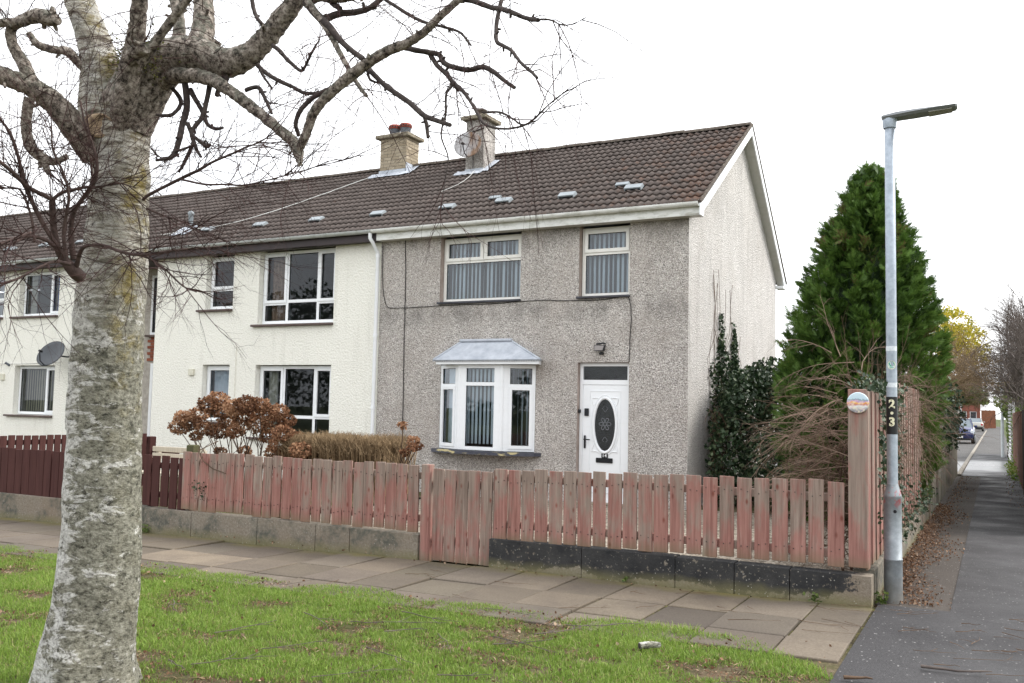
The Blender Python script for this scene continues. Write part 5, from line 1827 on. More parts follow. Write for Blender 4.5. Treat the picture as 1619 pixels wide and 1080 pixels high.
# ================================================================ CARS AND THE FAR END OF THE STREET
def car(name, label, x, y, z, flip, paint, front):
    c = thing(name, label, 'car', (x, y, z))
    s_ = -1 if flip else 1
    T = Matrix.Translation((x, y, z)) @ Matrix.Rotation(0 if flip else math.pi, 4, 'Z')
    # profile (y forward = -y when flip), half widths
    prof = [(-2.0, 0.35, 0.72, 0.70), (-1.95, 0.28, 0.86, 0.80), (-1.2, 0.22, 0.98, 0.86), (-0.95, 0.2, 1.02, 0.87), (-0.2, 0.2, 1.02, 0.88), (1.2, 0.2, 1.04, 0.88), (1.75, 0.24, 1.02, 0.86), (1.98, 0.32, 0.92, 0.80)]
    vs = []
    for yy, zb, zt_, w_ in prof:
        vs += [(-w_ * 0.9, yy, zb), (-w_, yy, zb + 0.2), (-w_ * 0.98, yy, zt_ - 0.12), (-w_ * 0.86, yy, zt_), (w_ * 0.86, yy, zt_), (w_ * 0.98, yy, zt_ - 0.12), (w_, yy, zb + 0.2), (w_ * 0.9, yy, zb)]
    fs = []
    for i in range(len(prof) - 1):
        for k_ in range(8):
            k2 = (k_ + 1) % 8
            fs.append((i * 8 + k_, i * 8 + k2, (i + 1) * 8 + k2, (i + 1) * 8 + k_))
    fs += [tuple(range(8))[::-1], tuple(range(len(vs) - 8, len(vs)))]
    b = MB().add(vs, fs, 0, True)
    b.xf(T)
    body = b.build('body', paint, c)
    # cabin
    cb_ = [(-1.05, 1.0, 0.80), (-0.35, 1.44, 0.62), (0.9, 1.47, 0.62), (1.75, 1.0, 0.74)]
    vs = []
    for yy, zz, w_ in cb_:
        vs += [(-w_, yy, zz), (w_, yy, zz)]
    vs += [(-0.80, -1.05, 0.98), (0.80, -1.05, 0.98), (-0.80, 1.75, 0.98), (0.80, 1.75, 0.98)]
    roof = MB().prism([(-0.61, -0.36, 1.445), (0.61, -0.36, 1.445), (0.61, 0.9, 1.475), (-0.61, 0.9, 1.475)], (0, 0, 0.025)).xf(T)
    roof.build('roof', paint, c)
    MB().quad((-0.78, -1.05, 1.0), (0.78, -1.05, 1.0), (0.61, -0.36, 1.445), (-0.61, -0.36, 1.445)).xf(T).build('windscreen', 'car_glass', c)
    MB().quad((0.72, 1.72, 1.02), (-0.72, 1.72, 1.02), (-0.61, 0.9, 1.475), (0.61, 0.9, 1.475)).xf(T).build('rear_window', 'car_glass', c)
    for sx in (-1, 1):
        MB().add([(sx * 0.79, -1.04, 1.0), (sx * 0.61, -0.36, 1.445), (sx * 0.61, 0.9, 1.475), (sx * 0.73, 1.72, 1.02)], [(0, 1, 2, 3)]).xf(T).build('side_window', 'car_glass', c)
        MB().tube([(sx * 0.785, -1.05, 1.0), (sx * 0.615, -0.36, 1.45)], 0.03, 6).xf(T).build('pillar', paint, c)
        MB().tube([(sx * 0.735, 1.72, 1.02), (sx * 0.615, 0.9, 1.47)], 0.04, 6).xf(T).build('pillar', paint, c)
        for yy in (-1.3, 1.25):
            wm_ = MB().lathe([(0.2, -0.1), (0.31, -0.1), (0.31, 0.09), (0.2, 0.1)], (0, 0, 0), 18, 'X')
            wm_.xf(T @ Matrix.Translation((sx * 0.78, yy, 0.31)))
            wo_ = wm_.build('wheel', 'tyre', c)
            rm = MB().lathe([(0.19, -0.005), (0.19, 0.005)], (0, 0, 0), 14, 'X')
            rm.xf(T @ Matrix.Translation((sx * 0.885, yy, 0.31)))
            rm.build('rim', 'steel_pale', wo_)
        MB().bev(sx * 0.67 - 0.16, sx * 0.67 + 0.16, -1.985, -1.80, 0.64, 0.80, 0.02).xf(T).build('headlight', 'headlight', c)
        MB().bev(sx * 0.72 - 0.1, sx * 0.72 + 0.1, 1.83, 2.0, 0.66, 0.88, 0.02).xf(T).build('tail_light', 'tail_light', c)
        MB().bev(sx * 0.93 - 0.09, sx * 0.93 + 0.09, -0.95, -0.83, 1.0, 1.12, 0.02).xf(T).build('wing_mirror', paint, c)
    MB().bev(-0.42, 0.42, -2.025, -1.99, 0.52, 0.60, 0.01).xf(T).build('grille', 'black_plastic', c)
    MB().bev(-0.36, 0.36, -2.03, -1.99, 0.615, 0.645, 0.006).xf(T).build('chrome_bar', 'steel_pale', c)
    MB().bev(-0.26, 0.26, -2.035, -1.99, 0.36, 0.47, 0.004).xf(T).build('number_plate', 'plate_white', c)
    MB().bev(-0.26, 0.26, 1.96, 2.0, 0.56, 0.67, 0.004).xf(T).build('number_plate', 'plate_yellow', c)
    MB().bev(-0.78, 0.78, -2.02, -1.9, 0.24, 0.34, 0.02).xf(T).build('bumper', 'black_plastic', c)
    MB().bev(-0.78, 0.78, 1.9, 2.015, 0.26, 0.48, 0.02).xf(T).build('bumper', 'black_plastic', c)
    return c
car('parked_car', 'dark blue car parked facing us beyond the end of the lane', -1.95, 63.3, -0.02, True, 'blue_paint', True)
car('parked_car', 'silver car seen from behind, further up the street than the blue one', -2.0, 119.0, -0.02, False, 'silver_paint', False)

fh = thing('brick_house', 'distant red brick house with dark windows at the end of the street', 'house', (-6, 152, 0))
hf = [(-5.2, -3.6, 0.9, 2.4), (-3.2, -2.3, 0.1, 2.4), (-9.2, -7.4, 0.9, 2.4), (-5.2, -3.8, 3.4, 4.5), (-9.2, -7.8, 3.4, 4.5)]
m = wall_holes(MB(), -12, -1.9, -0.3, 2.75, 150, hf[:3])
m.quad((-1.9, 150, -0.3), (-1.9, 158, -0.3), (-1.9, 158, 5.2), (-1.9, 150, 5.2))
reveals(m, hf[:3], 150, 0.2)
m.build('wall', 'far_brick', fh)
m = wall_holes(MB(), -12, -1.9, 2.75, 5.2, 150, hf[3:])
m.build('upper_wall', 'far_brick', fh)
for a, b, c_, d in hf:
    w_ = MB()
    ring(w_, a, b, c_, d, 0.08, 150.1, 150.18)
    wo_ = w_.build('window', 'white_upvc', fh)
    MB().quad((a, 150.15, c_), (b, 150.15, c_), (b, 150.15, d), (a, 150.15, d)).build('pane', 'far_dark', wo_)
MB().prism([(-12.3, 149.6, 5.1), (-12.3, 154, 7.6), (-12.3, 158.4, 5.1)], (10.7, 0, 0)).build('roof', 'roof_deck', fh)
gw_ = thing('brick_wall', 'orange brick boundary wall closing the far end of the street', 'wall', (1.0, 148, 0))
for i in range(1):
    MB().bev(-1.7 + i * 1.9, 0.15 + i * 1.9, 148, 148.25, -0.2, 2.6, 0.02).build('wall_panel', 'far_orange_brick', gw_)
pw_ = MB().bev(-9.5, -3.6, 128, 128.2, -0.2, 2.5, 0.02)
tag(pw_.build('garden_wall', 'far_pale'), 'pale rendered wall far up the street above the blue car', 'wall')
tag(MB().lathe([(0.06, 0), (0.05, 3.2), (0.035, 4.0), (0.03, 4.05)], (0.262, 40.5, 0.0), 12).build('lamp_column', 'steel_pale'), 'thin pale metal column standing on the far right of the lane', 'post')
tag(MB().lathe([(0.04, 0), (0.04, 3.0), (0.03, 3.02)], (-3.2, 110, 0.0), 10).build('sign_post', 'steel_pale'), 'slim pale post on the street behind the blue car', 'post')
# ================================================================ BIRCH TREE
TRUNK=[(-4.46,3.511,-0.125,0.3421),(-4.456,3.505,-0.021,0.3072),(-4.451,3.498,0.101,0.2723),(-4.436,3.494,0.241,0.2548),(-4.402,3.495,0.45,0.2339),(-4.381,3.49,0.659,0.2252),(-4.364,3.476,0.938,0.2147),(-4.351,3.46,1.217,0.2077),(-4.341,3.443,1.496,0.2042),(-4.328,3.427,1.774,0.199),(-4.311,3.413,2.053,0.1937),(-4.29,3.408,2.262,0.1885),(-4.271,3.401,2.472,0.178),(-4.256,3.392,2.681,0.1676),(-4.25,3.381,2.855,0.1623),(-4.257,3.363,3.029,0.1745),(-4.27,3.343,3.185,0.1815)]
LIMBS=[
[(-4.303,3.337,3.045,0.1536),(-4.334,3.327,3.207,0.1401),(-4.363,3.313,3.422,0.1089),(-4.419,3.288,3.602,0.0881),(-4.499,3.247,3.819,0.0778),(-4.549,3.225,4.002,0.071),(-4.585,3.204,4.258,0.0605)],
[(-4.192,3.307,3.023,0.055),(-4.089,3.254,3.168,0.0642),(-3.99,3.199,3.324,0.0564),(-3.892,3.145,3.457,0.0457),(-3.802,3.084,3.616,0.04),(-3.72,3.02,3.768,0.0346)],
[(-4.231,3.368,3.134,0.1606),(-4.085,3.388,3.351,0.1456),(-3.923,3.425,3.455,0.1102),(-3.775,3.464,3.458,0.0923),(-3.637,3.5,3.407,0.0815),(-3.513,3.525,3.424,0.0674),(-3.406,3.537,3.486,0.0586),(-3.307,3.542,3.573,0.0531),(-3.208,3.547,3.666,0.0495),(-3.125,3.542,3.776,0.0426),(-3.033,3.537,3.956,0.0357)],
[(-3.979,3.584,3.509,0.0854),(-3.968,3.649,3.66,0.0685),(-4.0,3.688,3.83,0.0583),(-4.058,3.712,4.04,0.0517),(-4.122,3.726,4.329,0.0411)],
[(-4.192,3.636,3.581,0.0513),(-4.213,3.705,3.762,0.0409),(-4.298,3.736,3.983,0.0359),(-4.408,3.751,4.248,0.0307)],
[(-3.897,3.188,3.339,0.0296),(-3.76,3.176,3.446,0.0259),(-3.62,3.166,3.549,0.0239),(-3.482,3.155,3.648,0.0204)],
[(-4.081,3.387,3.314,0.09),(-3.918,3.397,3.339,0.0547),(-3.794,3.388,3.324,0.0438),(-3.66,3.386,3.296,0.0399),(-3.523,3.389,3.232,0.0361),(-3.361,3.409,3.119,0.0324),(-3.202,3.428,2.998,0.0303),(-3.069,3.432,2.893,0.0299),(-3.003,3.397,2.831,0.0294),(-2.951,3.354,2.771,0.0183),(-2.905,3.307,2.723,0.006)],
[(-2.922,3.314,2.807,0.0242),(-2.87,3.295,2.856,0.024),(-2.8,3.279,2.971,0.0252),(-2.699,3.282,3.051,0.0265),(-2.593,3.29,3.116,0.0292),(-2.5,3.292,3.161,0.0274),(-2.403,3.297,3.197,0.0258),(-2.315,3.299,3.212,0.0227),(-2.221,3.302,3.25,0.0211),(-2.135,3.299,3.308,0.0195),(-2.043,3.3,3.365,0.0165),(-1.935,3.306,3.459,0.0137)],
[(-4.329,3.277,2.926,0.0899),(-4.339,3.16,3.035,0.0815),(-4.364,3.036,3.146,0.0666),(-4.403,2.909,3.205,0.0556),(-4.437,2.787,3.223,0.0513),(-4.49,2.656,3.248,0.044)],
[(-4.352,2.962,3.165,0.0427),(-4.381,2.921,3.223,0.0392),(-4.402,2.881,3.313,0.0358),(-4.435,2.835,3.408,0.0292),(-4.416,2.818,3.478,0.0291),(-4.341,2.834,3.511,0.0338),(-4.261,2.853,3.524,0.0417),(-4.187,2.873,3.505,0.0415),(-4.136,2.88,3.485,0.0223)],
[(-4.316,2.818,3.494,0.0256),(-4.374,2.796,3.489,0.0256),(-4.437,2.77,3.487,0.0241),(-4.529,2.73,3.471,0.0225)],
[(-4.379,3.275,3.322,0.0279),(-4.384,3.243,3.383,0.0261),(-4.408,3.203,3.426,0.026),(-4.443,3.156,3.479,0.0276),(-4.472,3.116,3.477,0.024),(-4.495,3.08,3.478,0.0239),(-4.53,3.036,3.492,0.0221),(-4.551,2.996,3.544,0.0169)],
[(-4.318,2.871,3.114,0.0305),(-4.344,2.879,3.038,0.029),(-4.361,2.893,2.956,0.0291),(-4.355,2.918,2.879,0.0324),(-4.323,2.955,2.832,0.0309),(-4.285,2.993,2.811,0.0228),(-4.251,3.026,2.829,0.0164),(-4.241,3.046,2.853,0.0131)],
[(-4.326,2.957,2.833,0.0228),(-4.304,2.973,2.782,0.0195),(-4.29,2.983,2.743,0.013)],
[(-3.103,3.523,3.663,0.039),(-2.983,3.494,3.647,0.0319),(-2.818,3.49,3.603,0.0251),(-2.616,3.5,3.622,0.0185)],
[(-3.952,3.158,3.354,0.046),(-3.874,3.15,3.389,0.0423),(-3.807,3.141,3.388,0.0291)],
[(-3.087,3.474,3.686,0.0193),(-3.004,3.45,3.587,0.019),(-2.901,3.439,3.46,0.0172),(-2.819,3.415,3.357,0.0154),(-2.719,3.404,3.205,0.0136),(-2.629,3.385,3.09,0.0119),(-2.56,3.351,3.026,0.0088)],
]
BRANCHS=[
[(-3.068,3.488,3.628,0.0225),(-2.947,3.462,3.51,0.0252),(-2.853,3.419,3.437,0.0201),(-2.736,3.391,3.318,0.0167),(-2.599,3.373,3.212,0.0149)],
[(-2.979,3.52,3.532,0.0224),(-2.911,3.559,3.568,0.0208),(-2.843,3.599,3.578,0.0192),(-2.775,3.639,3.607,0.0177),(-2.72,3.669,3.662,0.0161)],
[(-2.984,3.528,3.675,0.0193),(-2.916,3.513,3.606,0.0175),(-2.852,3.495,3.557,0.0157)],
[(-2.935,3.325,2.873,0.0106),(-2.939,3.304,2.929,0.0121),(-2.912,3.301,2.986,0.0136),(-2.86,3.31,3.037,0.0135),(-2.799,3.326,3.071,0.0135),(-2.738,3.343,3.092,0.012)],
[(-2.581,3.385,3.174,0.0149),(-2.51,3.342,3.112,0.0146),(-2.411,3.317,3.029,0.0143),(-2.286,3.305,2.941,0.0141),(-2.191,3.276,2.865,0.0138),(-2.1,3.243,2.818,0.0122),(-2.01,3.208,2.777,0.0106)],
[(-2.243,3.359,2.894,0.0113),(-2.22,3.348,2.838,0.0099),(-2.202,3.333,2.781,0.0084)],
[(-2.586,3.383,3.162,0.0089),(-2.566,3.379,3.117,0.0074),(-2.525,3.383,3.095,0.0059),(-2.484,3.386,3.095,0.0044)],
[(-2.37,3.378,3.233,0.0145),(-2.279,3.372,3.201,0.0143),(-2.184,3.368,3.169,0.0142),(-2.138,3.34,3.117,0.014),(-2.082,3.316,3.08,0.0138),(-1.989,3.311,3.047,0.0137),(-1.909,3.297,3.043,0.0135),(-1.844,3.277,3.004,0.012),(-1.784,3.257,2.953,0.0105),(-1.722,3.237,2.905,0.0091)],
[(-2.243,3.392,3.188,0.0129),(-2.175,3.347,3.111,0.0127),(-2.098,3.306,3.045,0.0124),(-2.029,3.26,2.977,0.0108),(-1.959,3.215,2.922,0.0096),(-1.889,3.171,2.847,0.0083),(-1.822,3.125,2.766,0.0076),(-1.773,3.068,2.72,0.0065),(-1.705,3.02,2.677,0.0054),(-1.613,2.983,2.648,0.0048),(-1.509,2.951,2.647,0.0042),(-1.409,2.913,2.691,0.0034),(-1.33,2.866,2.707,0.0027),(-1.267,2.812,2.711,0.0017)],
[(-2.109,3.361,3.042,0.0098),(-2.095,3.371,3.012,0.0084),(-2.078,3.382,2.99,0.007)],
[(-1.84,3.183,2.801,0.0052),(-1.741,3.152,2.779,0.0051),(-1.661,3.113,2.731,0.0045),(-1.595,3.066,2.686,0.0034),(-1.508,3.028,2.681,0.0024)],
[(-2.074,3.351,3.398,0.014),(-1.969,3.316,3.349,0.0137),(-1.866,3.281,3.289,0.0134),(-1.793,3.228,3.249,0.0126),(-1.711,3.181,3.198,0.0116),(-1.624,3.137,3.141,0.0105),(-1.544,3.088,3.099,0.0098)],
[(-1.544,3.088,3.102,0.0049),(-1.481,3.066,3.079,0.0041),(-1.427,3.041,3.042,0.0033),(-1.366,3.018,3.024,0.0024),(-1.303,2.994,3.028,0.0014)],
[(-1.807,3.271,3.324,0.0112),(-1.801,3.221,3.209,0.0105),(-1.78,3.175,3.129,0.0103),(-1.752,3.132,3.066,0.0102),(-1.697,3.102,3.024,0.009),(-1.647,3.068,2.986,0.0086),(-1.598,3.035,2.928,0.0078),(-1.552,3.0,2.884,0.0072),(-1.507,2.965,2.845,0.0071),(-1.464,2.927,2.804,0.0058)],
[(-2.558,3.425,3.535,0.009),(-2.48,3.39,3.477,0.0095),(-2.354,3.382,3.387,0.0093),(-2.249,3.362,3.324,0.0086),(-2.148,3.338,3.279,0.0073),(-2.047,3.314,3.229,0.0066),(-1.985,3.271,3.174,0.006),(-1.928,3.224,3.114,0.0053)],
[(-2.191,3.425,3.114,0.0086),(-2.158,3.416,3.094,0.008),(-2.133,3.406,3.029,0.0068),(-2.141,3.378,2.983,0.0062),(-2.131,3.362,2.886,0.0056),(-2.137,3.339,2.786,0.0045),(-2.098,3.34,2.68,0.0036),(-2.098,3.32,2.577,0.0027),(-2.099,3.3,2.464,0.0019)],
[(-3.814,3.403,3.315,0.0203),(-3.782,3.4,3.161,0.0202),(-3.785,3.376,3.044,0.0184),(-3.772,3.355,2.982,0.0183),(-3.769,3.331,2.901,0.0165),(-3.77,3.302,2.857,0.0148),(-3.782,3.265,2.839,0.0114),(-3.794,3.227,2.824,0.0081)],
[(-3.657,3.434,3.263,0.0168),(-3.662,3.422,3.178,0.015),(-3.67,3.408,3.093,0.014),(-3.695,3.383,3.035,0.0133),(-3.702,3.367,2.997,0.0133),(-3.68,3.366,2.944,0.0116),(-3.653,3.369,2.891,0.0099),(-3.625,3.37,2.858,0.0066)],
[(-3.788,3.422,3.258,0.0169),(-3.736,3.421,3.188,0.0151),(-3.684,3.42,3.119,0.0134),(-3.641,3.414,3.05,0.012),(-3.581,3.414,3.016,0.0112),(-3.524,3.411,3.014,0.0079)],
[(-3.725,3.359,3.049,0.0133),(-3.69,3.37,2.956,0.0126),(-3.693,3.359,2.906,0.0119),(-3.71,3.341,2.843,0.0105),(-3.73,3.321,2.777,0.0066)],
[(-3.951,3.446,3.297,0.0138),(-3.891,3.449,3.233,0.0137),(-3.868,3.431,3.182,0.0123),(-3.882,3.394,3.127,0.0115),(-3.9,3.352,3.11,0.0101),(-3.911,3.313,3.104,0.0084)],
[(-3.684,3.363,2.977,0.0099),(-3.639,3.379,2.939,0.0112),(-3.608,3.386,2.917,0.0132),(-3.583,3.387,2.928,0.0079)],
[(-3.746,3.304,2.885,0.0082),(-3.705,3.324,2.899,0.0082),(-3.676,3.339,2.913,0.0059)],
[(-4.016,3.383,2.953,0.0068),(-3.952,3.364,2.906,0.0061),(-3.891,3.342,2.877,0.004)],
[(-3.291,3.499,3.446,0.0131),(-3.24,3.496,3.409,0.0131),(-3.186,3.497,3.354,0.0123),(-3.136,3.494,3.312,0.011),(-3.083,3.493,3.276,0.0103),(-3.038,3.481,3.308,0.0083),(-2.993,3.469,3.358,0.007),(-2.943,3.459,3.404,0.0044)],
[(-3.43,3.544,3.376,0.0151),(-3.357,3.531,3.319,0.0139),(-3.264,3.527,3.263,0.0131),(-3.167,3.526,3.215,0.0117),(-3.086,3.516,3.17,0.0116),(-3.013,3.499,3.151,0.0102),(-2.944,3.48,3.135,0.0075)],
[(-3.386,3.514,3.338,0.0093),(-3.346,3.511,3.283,0.0079),(-3.294,3.515,3.223,0.0053)],
[(-3.38,3.415,3.193,0.013),(-3.337,3.415,3.2,0.0129),(-3.294,3.415,3.194,0.0129),(-3.261,3.413,3.156,0.0115),(-3.228,3.412,3.105,0.0102),(-3.195,3.412,3.045,0.0076)],
[(-3.249,3.435,3.114,0.0064),(-3.189,3.444,3.106,0.0032)],
[(-3.671,3.716,3.89,0.0142),(-3.633,3.707,3.783,0.0141),(-3.588,3.698,3.714,0.0127),(-3.534,3.693,3.666,0.0105)],
[(-3.637,3.495,3.343,0.0169),(-3.604,3.495,3.314,0.0186),(-3.625,3.47,3.253,0.0168),(-3.625,3.455,3.211,0.0134)],
]
SHOOTS=[
[(-4.142,3.093,2.213,0.0357),(-4.138,3.048,2.239,0.0387),(-4.149,2.992,2.296,0.0271),(-4.146,2.943,2.368,0.0206),(-4.122,2.9,2.486,0.0188),(-4.087,2.866,2.575,0.0171)],
[(-4.087,2.867,2.568,0.0124),(-4.088,2.799,2.585,0.0123),(-4.082,2.734,2.601,0.0121),(-4.069,2.673,2.629,0.0114),(-4.045,2.618,2.649,0.0103),(-4.03,2.557,2.672,0.0099),(-4.037,2.485,2.71,0.0086)],
[(-4.087,2.867,2.568,0.0109),(-4.05,2.893,2.606,0.01),(-4.004,2.925,2.624,0.0094),(-3.953,2.96,2.64,0.0088),(-3.905,2.994,2.643,0.0063),(-3.837,3.038,2.666,0.0044),(-3.761,3.089,2.645,0.0031)],
[(-4.108,2.931,2.342,0.0142),(-4.115,2.884,2.397,0.0125),(-4.117,2.841,2.453,0.0124),(-4.115,2.799,2.513,0.0123),(-4.113,2.757,2.579,0.0116),(-4.103,2.72,2.649,0.0106),(-4.096,2.677,2.755,0.009),(-4.09,2.636,2.834,0.0078),(-4.099,2.588,2.889,0.0065),(-4.106,2.544,2.936,0.0059)],
[(-4.113,2.928,2.335,0.0126),(-4.108,2.86,2.368,0.0109),(-4.121,2.785,2.374,0.0092),(-4.11,2.725,2.344,0.0079),(-4.094,2.668,2.318,0.0066),(-4.102,2.597,2.298,0.0059)],
[(-4.131,3.035,2.302,0.0193),(-4.123,3.009,2.394,0.016),(-4.1,2.99,2.502,0.0143),(-4.056,2.985,2.562,0.0127),(-4.005,2.986,2.606,0.0126),(-3.953,2.987,2.659,0.0113),(-3.918,2.978,2.708,0.0106),(-3.9,2.96,2.774,0.0094),(-3.903,2.929,2.855,0.0081),(-3.912,2.895,2.935,0.0068),(-3.915,2.863,3.039,0.0049)],
[(-4.12,3.044,2.264,0.0145),(-4.032,3.012,2.35,0.0114),(-3.897,3.013,2.354,0.01),(-3.761,3.016,2.315,0.0093),(-3.644,3.009,2.292,0.0091),(-3.524,3.002,2.286,0.0078),(-3.415,2.989,2.29,0.0065),(-3.267,2.995,2.294,0.0047),(-3.091,3.017,2.298,0.0029)],
[(-3.735,3.017,2.307,0.0062),(-3.601,3.033,2.281,0.0061),(-3.487,3.041,2.224,0.0054),(-3.369,3.054,2.135,0.0045),(-3.273,3.05,2.101,0.0029)],
[(-4.059,3.383,2.676,0.0103),(-3.988,3.362,2.693,0.0102),(-3.801,3.398,2.769,0.0101),(-3.681,3.402,2.801,0.0093),(-3.57,3.401,2.837,0.0079),(-3.451,3.405,2.864,0.0068),(-3.346,3.402,2.888,0.0058),(-3.245,3.397,2.904,0.0041),(-3.13,3.396,2.954,0.0025)],
[(-3.722,3.328,2.741,0.0066),(-3.577,3.359,2.708,0.0065),(-3.456,3.375,2.7,0.0058),(-3.339,3.389,2.688,0.0051),(-3.21,3.407,2.703,0.0044),(-3.088,3.422,2.723,0.0038),(-2.965,3.436,2.742,0.0031),(-2.852,3.445,2.773,0.0022)],
[(-4.043,2.735,2.378,0.0078),(-4.01,2.643,2.335,0.0071),(-3.98,2.549,2.288,0.0057)],
[(-4.121,2.81,2.347,0.0074),(-4.111,2.784,2.447,0.0073),(-4.113,2.754,2.528,0.0067),(-4.126,2.72,2.59,0.0061),(-4.16,2.679,2.59,0.0045),(-4.195,2.639,2.578,0.0036)],
[(-4.042,3.396,2.628,0.0075),(-3.892,3.365,2.576,0.0067),(-3.711,3.352,2.519,0.0056),(-3.548,3.331,2.438,0.0039)],
[(-4.073,2.955,2.27,0.0126),(-4.055,2.916,2.405,0.0109),(-4.012,2.893,2.492,0.0093),(-3.97,2.871,2.578,0.008),(-3.961,2.83,2.677,0.0067),(-3.972,2.778,2.773,0.0055),(-3.951,2.743,2.884,0.0036)],
[(-4.059,2.963,2.261,0.0126),(-4.035,2.863,2.257,0.0092),(-4.014,2.764,2.211,0.0072),(-4.0,2.663,2.148,0.0059),(-3.983,2.563,2.099,0.004)],
]
SCAR=(-4.194,3.207,3.051)

bt = thing('birch_tree', 'old birch with flaking white and grey bark and broken bare limbs', 'tree', (-4.45, 3.5, gz(-4.45)))
def trunk_mesh(pts, sides, sub, amp, fl=True):
    P = catmull(pts, sub)
    vs = []
    n_ = len(P)
    for i, (x, y, z, r) in enumerate(P):
        a_ = P[max(0, i - 1)][:3]
        b_ = P[min(n_ - 1, i + 1)][:3]
        t = Vector(b_) - Vector(a_)
        t.normalize()
        u = (Vector((1, 0, 0)) - t * t.x).normalized()
        w_ = t.cross(u)
        for k_ in range(sides):
            an = 2 * math.pi * k_ / sides
            d = u * math.cos(an) + w_ * math.sin(an)
            q = Vector((x, y, z)) + d * r
            nn = mnoise.noise(q * 7) * 1.0 + mnoise.noise(q * Vector((18, 18, 9))) * 0.55 + mnoise.noise(q * 45) * 0.3
            lob = 0.0
            if fl:
                low = max(0.0, 0.55 - z) / 0.6
                lob = low * 0.03 * math.sin(an * 5 + 1) + 0.008 * math.sin(an * 3 + z * 1.3)
            if not fl:
                rq = max(0.004, r)
                nn = mnoise.noise(q * (0.55 / rq)) + 0.6 * mnoise.noise(q * (1.3 / rq))
            q += d * (nn * amp + lob)
            vs.append(q)
    fs = []
    for i in range(n_ - 1):
        for k_ in range(sides):
            k2 = (k_ + 1) % sides
            fs.append((i * sides + k_, i * sides + k2, (i + 1) * sides + k2, (i + 1) * sides + k_))
    m = MB().add(vs, fs, 0, True)
    m.add(vs[-sides:], [tuple(range(sides))])
    m.add(vs[:sides], [tuple(range(sides))[::-1]])
    return m
TRUNK = [(x, y, z, r - 0.013) for x, y, z, r in TRUNK]
trunk_mesh(TRUNK, 72, 14, 0.011).build('trunk', 'birch_bark', bt)
sr_ = random.Random(15)
def spurs(m, L, n_, frac):
    for q_ in range(n_):
        u = sr_.uniform(0.12, 0.97)
        k_ = u * (len(L) - 1)
        i_ = min(len(L) - 2, int(k_))
        p = Vector(L[i_][:3]).lerp(Vector(L[i_ + 1][:3]), k_ - i_)
        r = L[i_][3] + (L[i_ + 1][3] - L[i_][3]) * (k_ - i_)
        d = (Vector(L[i_ + 1][:3]) - Vector(L[i_][:3])).normalized()
        o = Vector((sr_.gauss(0, 1), sr_.gauss(0, 1), sr_.gauss(0, 1)))
        o = (o - d * o.dot(d)).normalized()
        e = (o + d * sr_.uniform(-0.2, 0.8)).normalized()
        l_ = r * sr_.uniform(0.3, 0.6) + sr_.uniform(0.002, 0.016)
        a_ = p + o * r * 0.5
        m.tube([a_, a_ + e * (r * 0.5 + l_ * 0.5), a_ + e * (r * 0.5 + l_)], [r * frac * 1.25, r * frac * 1.05, r * frac * sr_.uniform(0.7, 0.95)], 7)
BIRCHY = {0}
ends = []
LIMBS = LIMBS[:4] + [[(x, y, z, r * 0.9) for x, y, z, r in L] for L in LIMBS[4:]]
BRANCHS = [[(x, y, z, r * 0.86) for x, y, z, r in L] for L in BRANCHS]
SHOOTS = [[(x, y, z, r * 0.88) for x, y, z, r in L] for L in SHOOTS]
for i, L in enumerate(LIMBS):
    rmax = max(p[3] for p in L)
    big = rmax > 0.05
    m = trunk_mesh(L, 28 if big else 16, 10 if big else 8, 0.085 * min(0.07, rmax) + 0.0008, False)
    spurs(m, L, 1 + int(len(L) * 0.5), 0.30 if not big else 0.16)
    m.build('limb', 'birch_bark' if (rmax > 0.075 and i in BIRCHY) else 'limb_bark', bt)
for L in BRANCHS:
    m = trunk_mesh(L, 9, 6, 0.0017, False)
    spurs(m, L, 1 + int(len(L) * 0.5), 0.5)
    m.build('branch', 'branch_bark', bt)
for L in SHOOTS:
    trunk_mesh(L, 7, 5, 0.001, False).build('shoot', 'shoot_bark', bt)
tr = random.Random(77)
T = MB()
def along(L, u):
    k_ = u * (len(L) - 1)
    i = min(len(L) - 2, int(k_))
    f = k_ - i
    a_, b_ = Vector(L[i][:3]), Vector(L[i + 1][:3])
    return a_.lerp(b_, f), (b_ - a_).normalized(), L[i][3] * (1 - f) + L[i + 1][3] * f
for L in BRANCHS:
    ln = sum((Vector(L[i][:3]) - Vector(L[i + 1][:3])).length for i in range(len(L) - 1))
    for j in range(int(2 + ln * 9)):
        p, d, r = along(L, tr.uniform(0.12, 1.0))
        nd = d * 0.8 + Vector((tr.gauss(0, 0.7), tr.gauss(0, 0.7), tr.gauss(-0.1, 0.6)))
        sprout(T, tr, p, nd, tr.uniform(0.12, 0.42), 0.0026, 2, (4, 3), 0.16, 0.32, 0.9, 3, 0.55, 5)
for L in LIMBS[4:] + LIMBS[:4]:
    for j in range(12):
        p, d, r = along(L, tr.uniform(0.3, 1.0))
        nd = d * 0.3 + Vector((tr.gauss(0, 0.8), tr.gauss(0, 0.8), tr.gauss(0.1, 0.6)))
        sprout(T, tr, p + nd.normalized() * r * 0.8, nd, tr.uniform(0.15, 0.55), 0.0029, 2, (5, 3), 0.12, 0.3, 0.9, 3, 0.55, 5)
for L in SHOOTS:
    ln = sum((Vector(L[i][:3]) - Vector(L[i + 1][:3])).length for i in range(len(L) - 1))
    for j in range(int(4 + ln * 26)):
        p, d, r = along(L, tr.uniform(0.25, 1.0))
        nd = d * 0.7 + Vector((tr.gauss(0, 0.6), tr.gauss(0, 0.6), tr.gauss(0.12, 0.5)))
        sprout(T, tr, p, nd, tr.uniform(0.18, 0.62), 0.0030, 2, (5, 3), 0.02, 0.26, 0.8, 3, 0.55, 5)
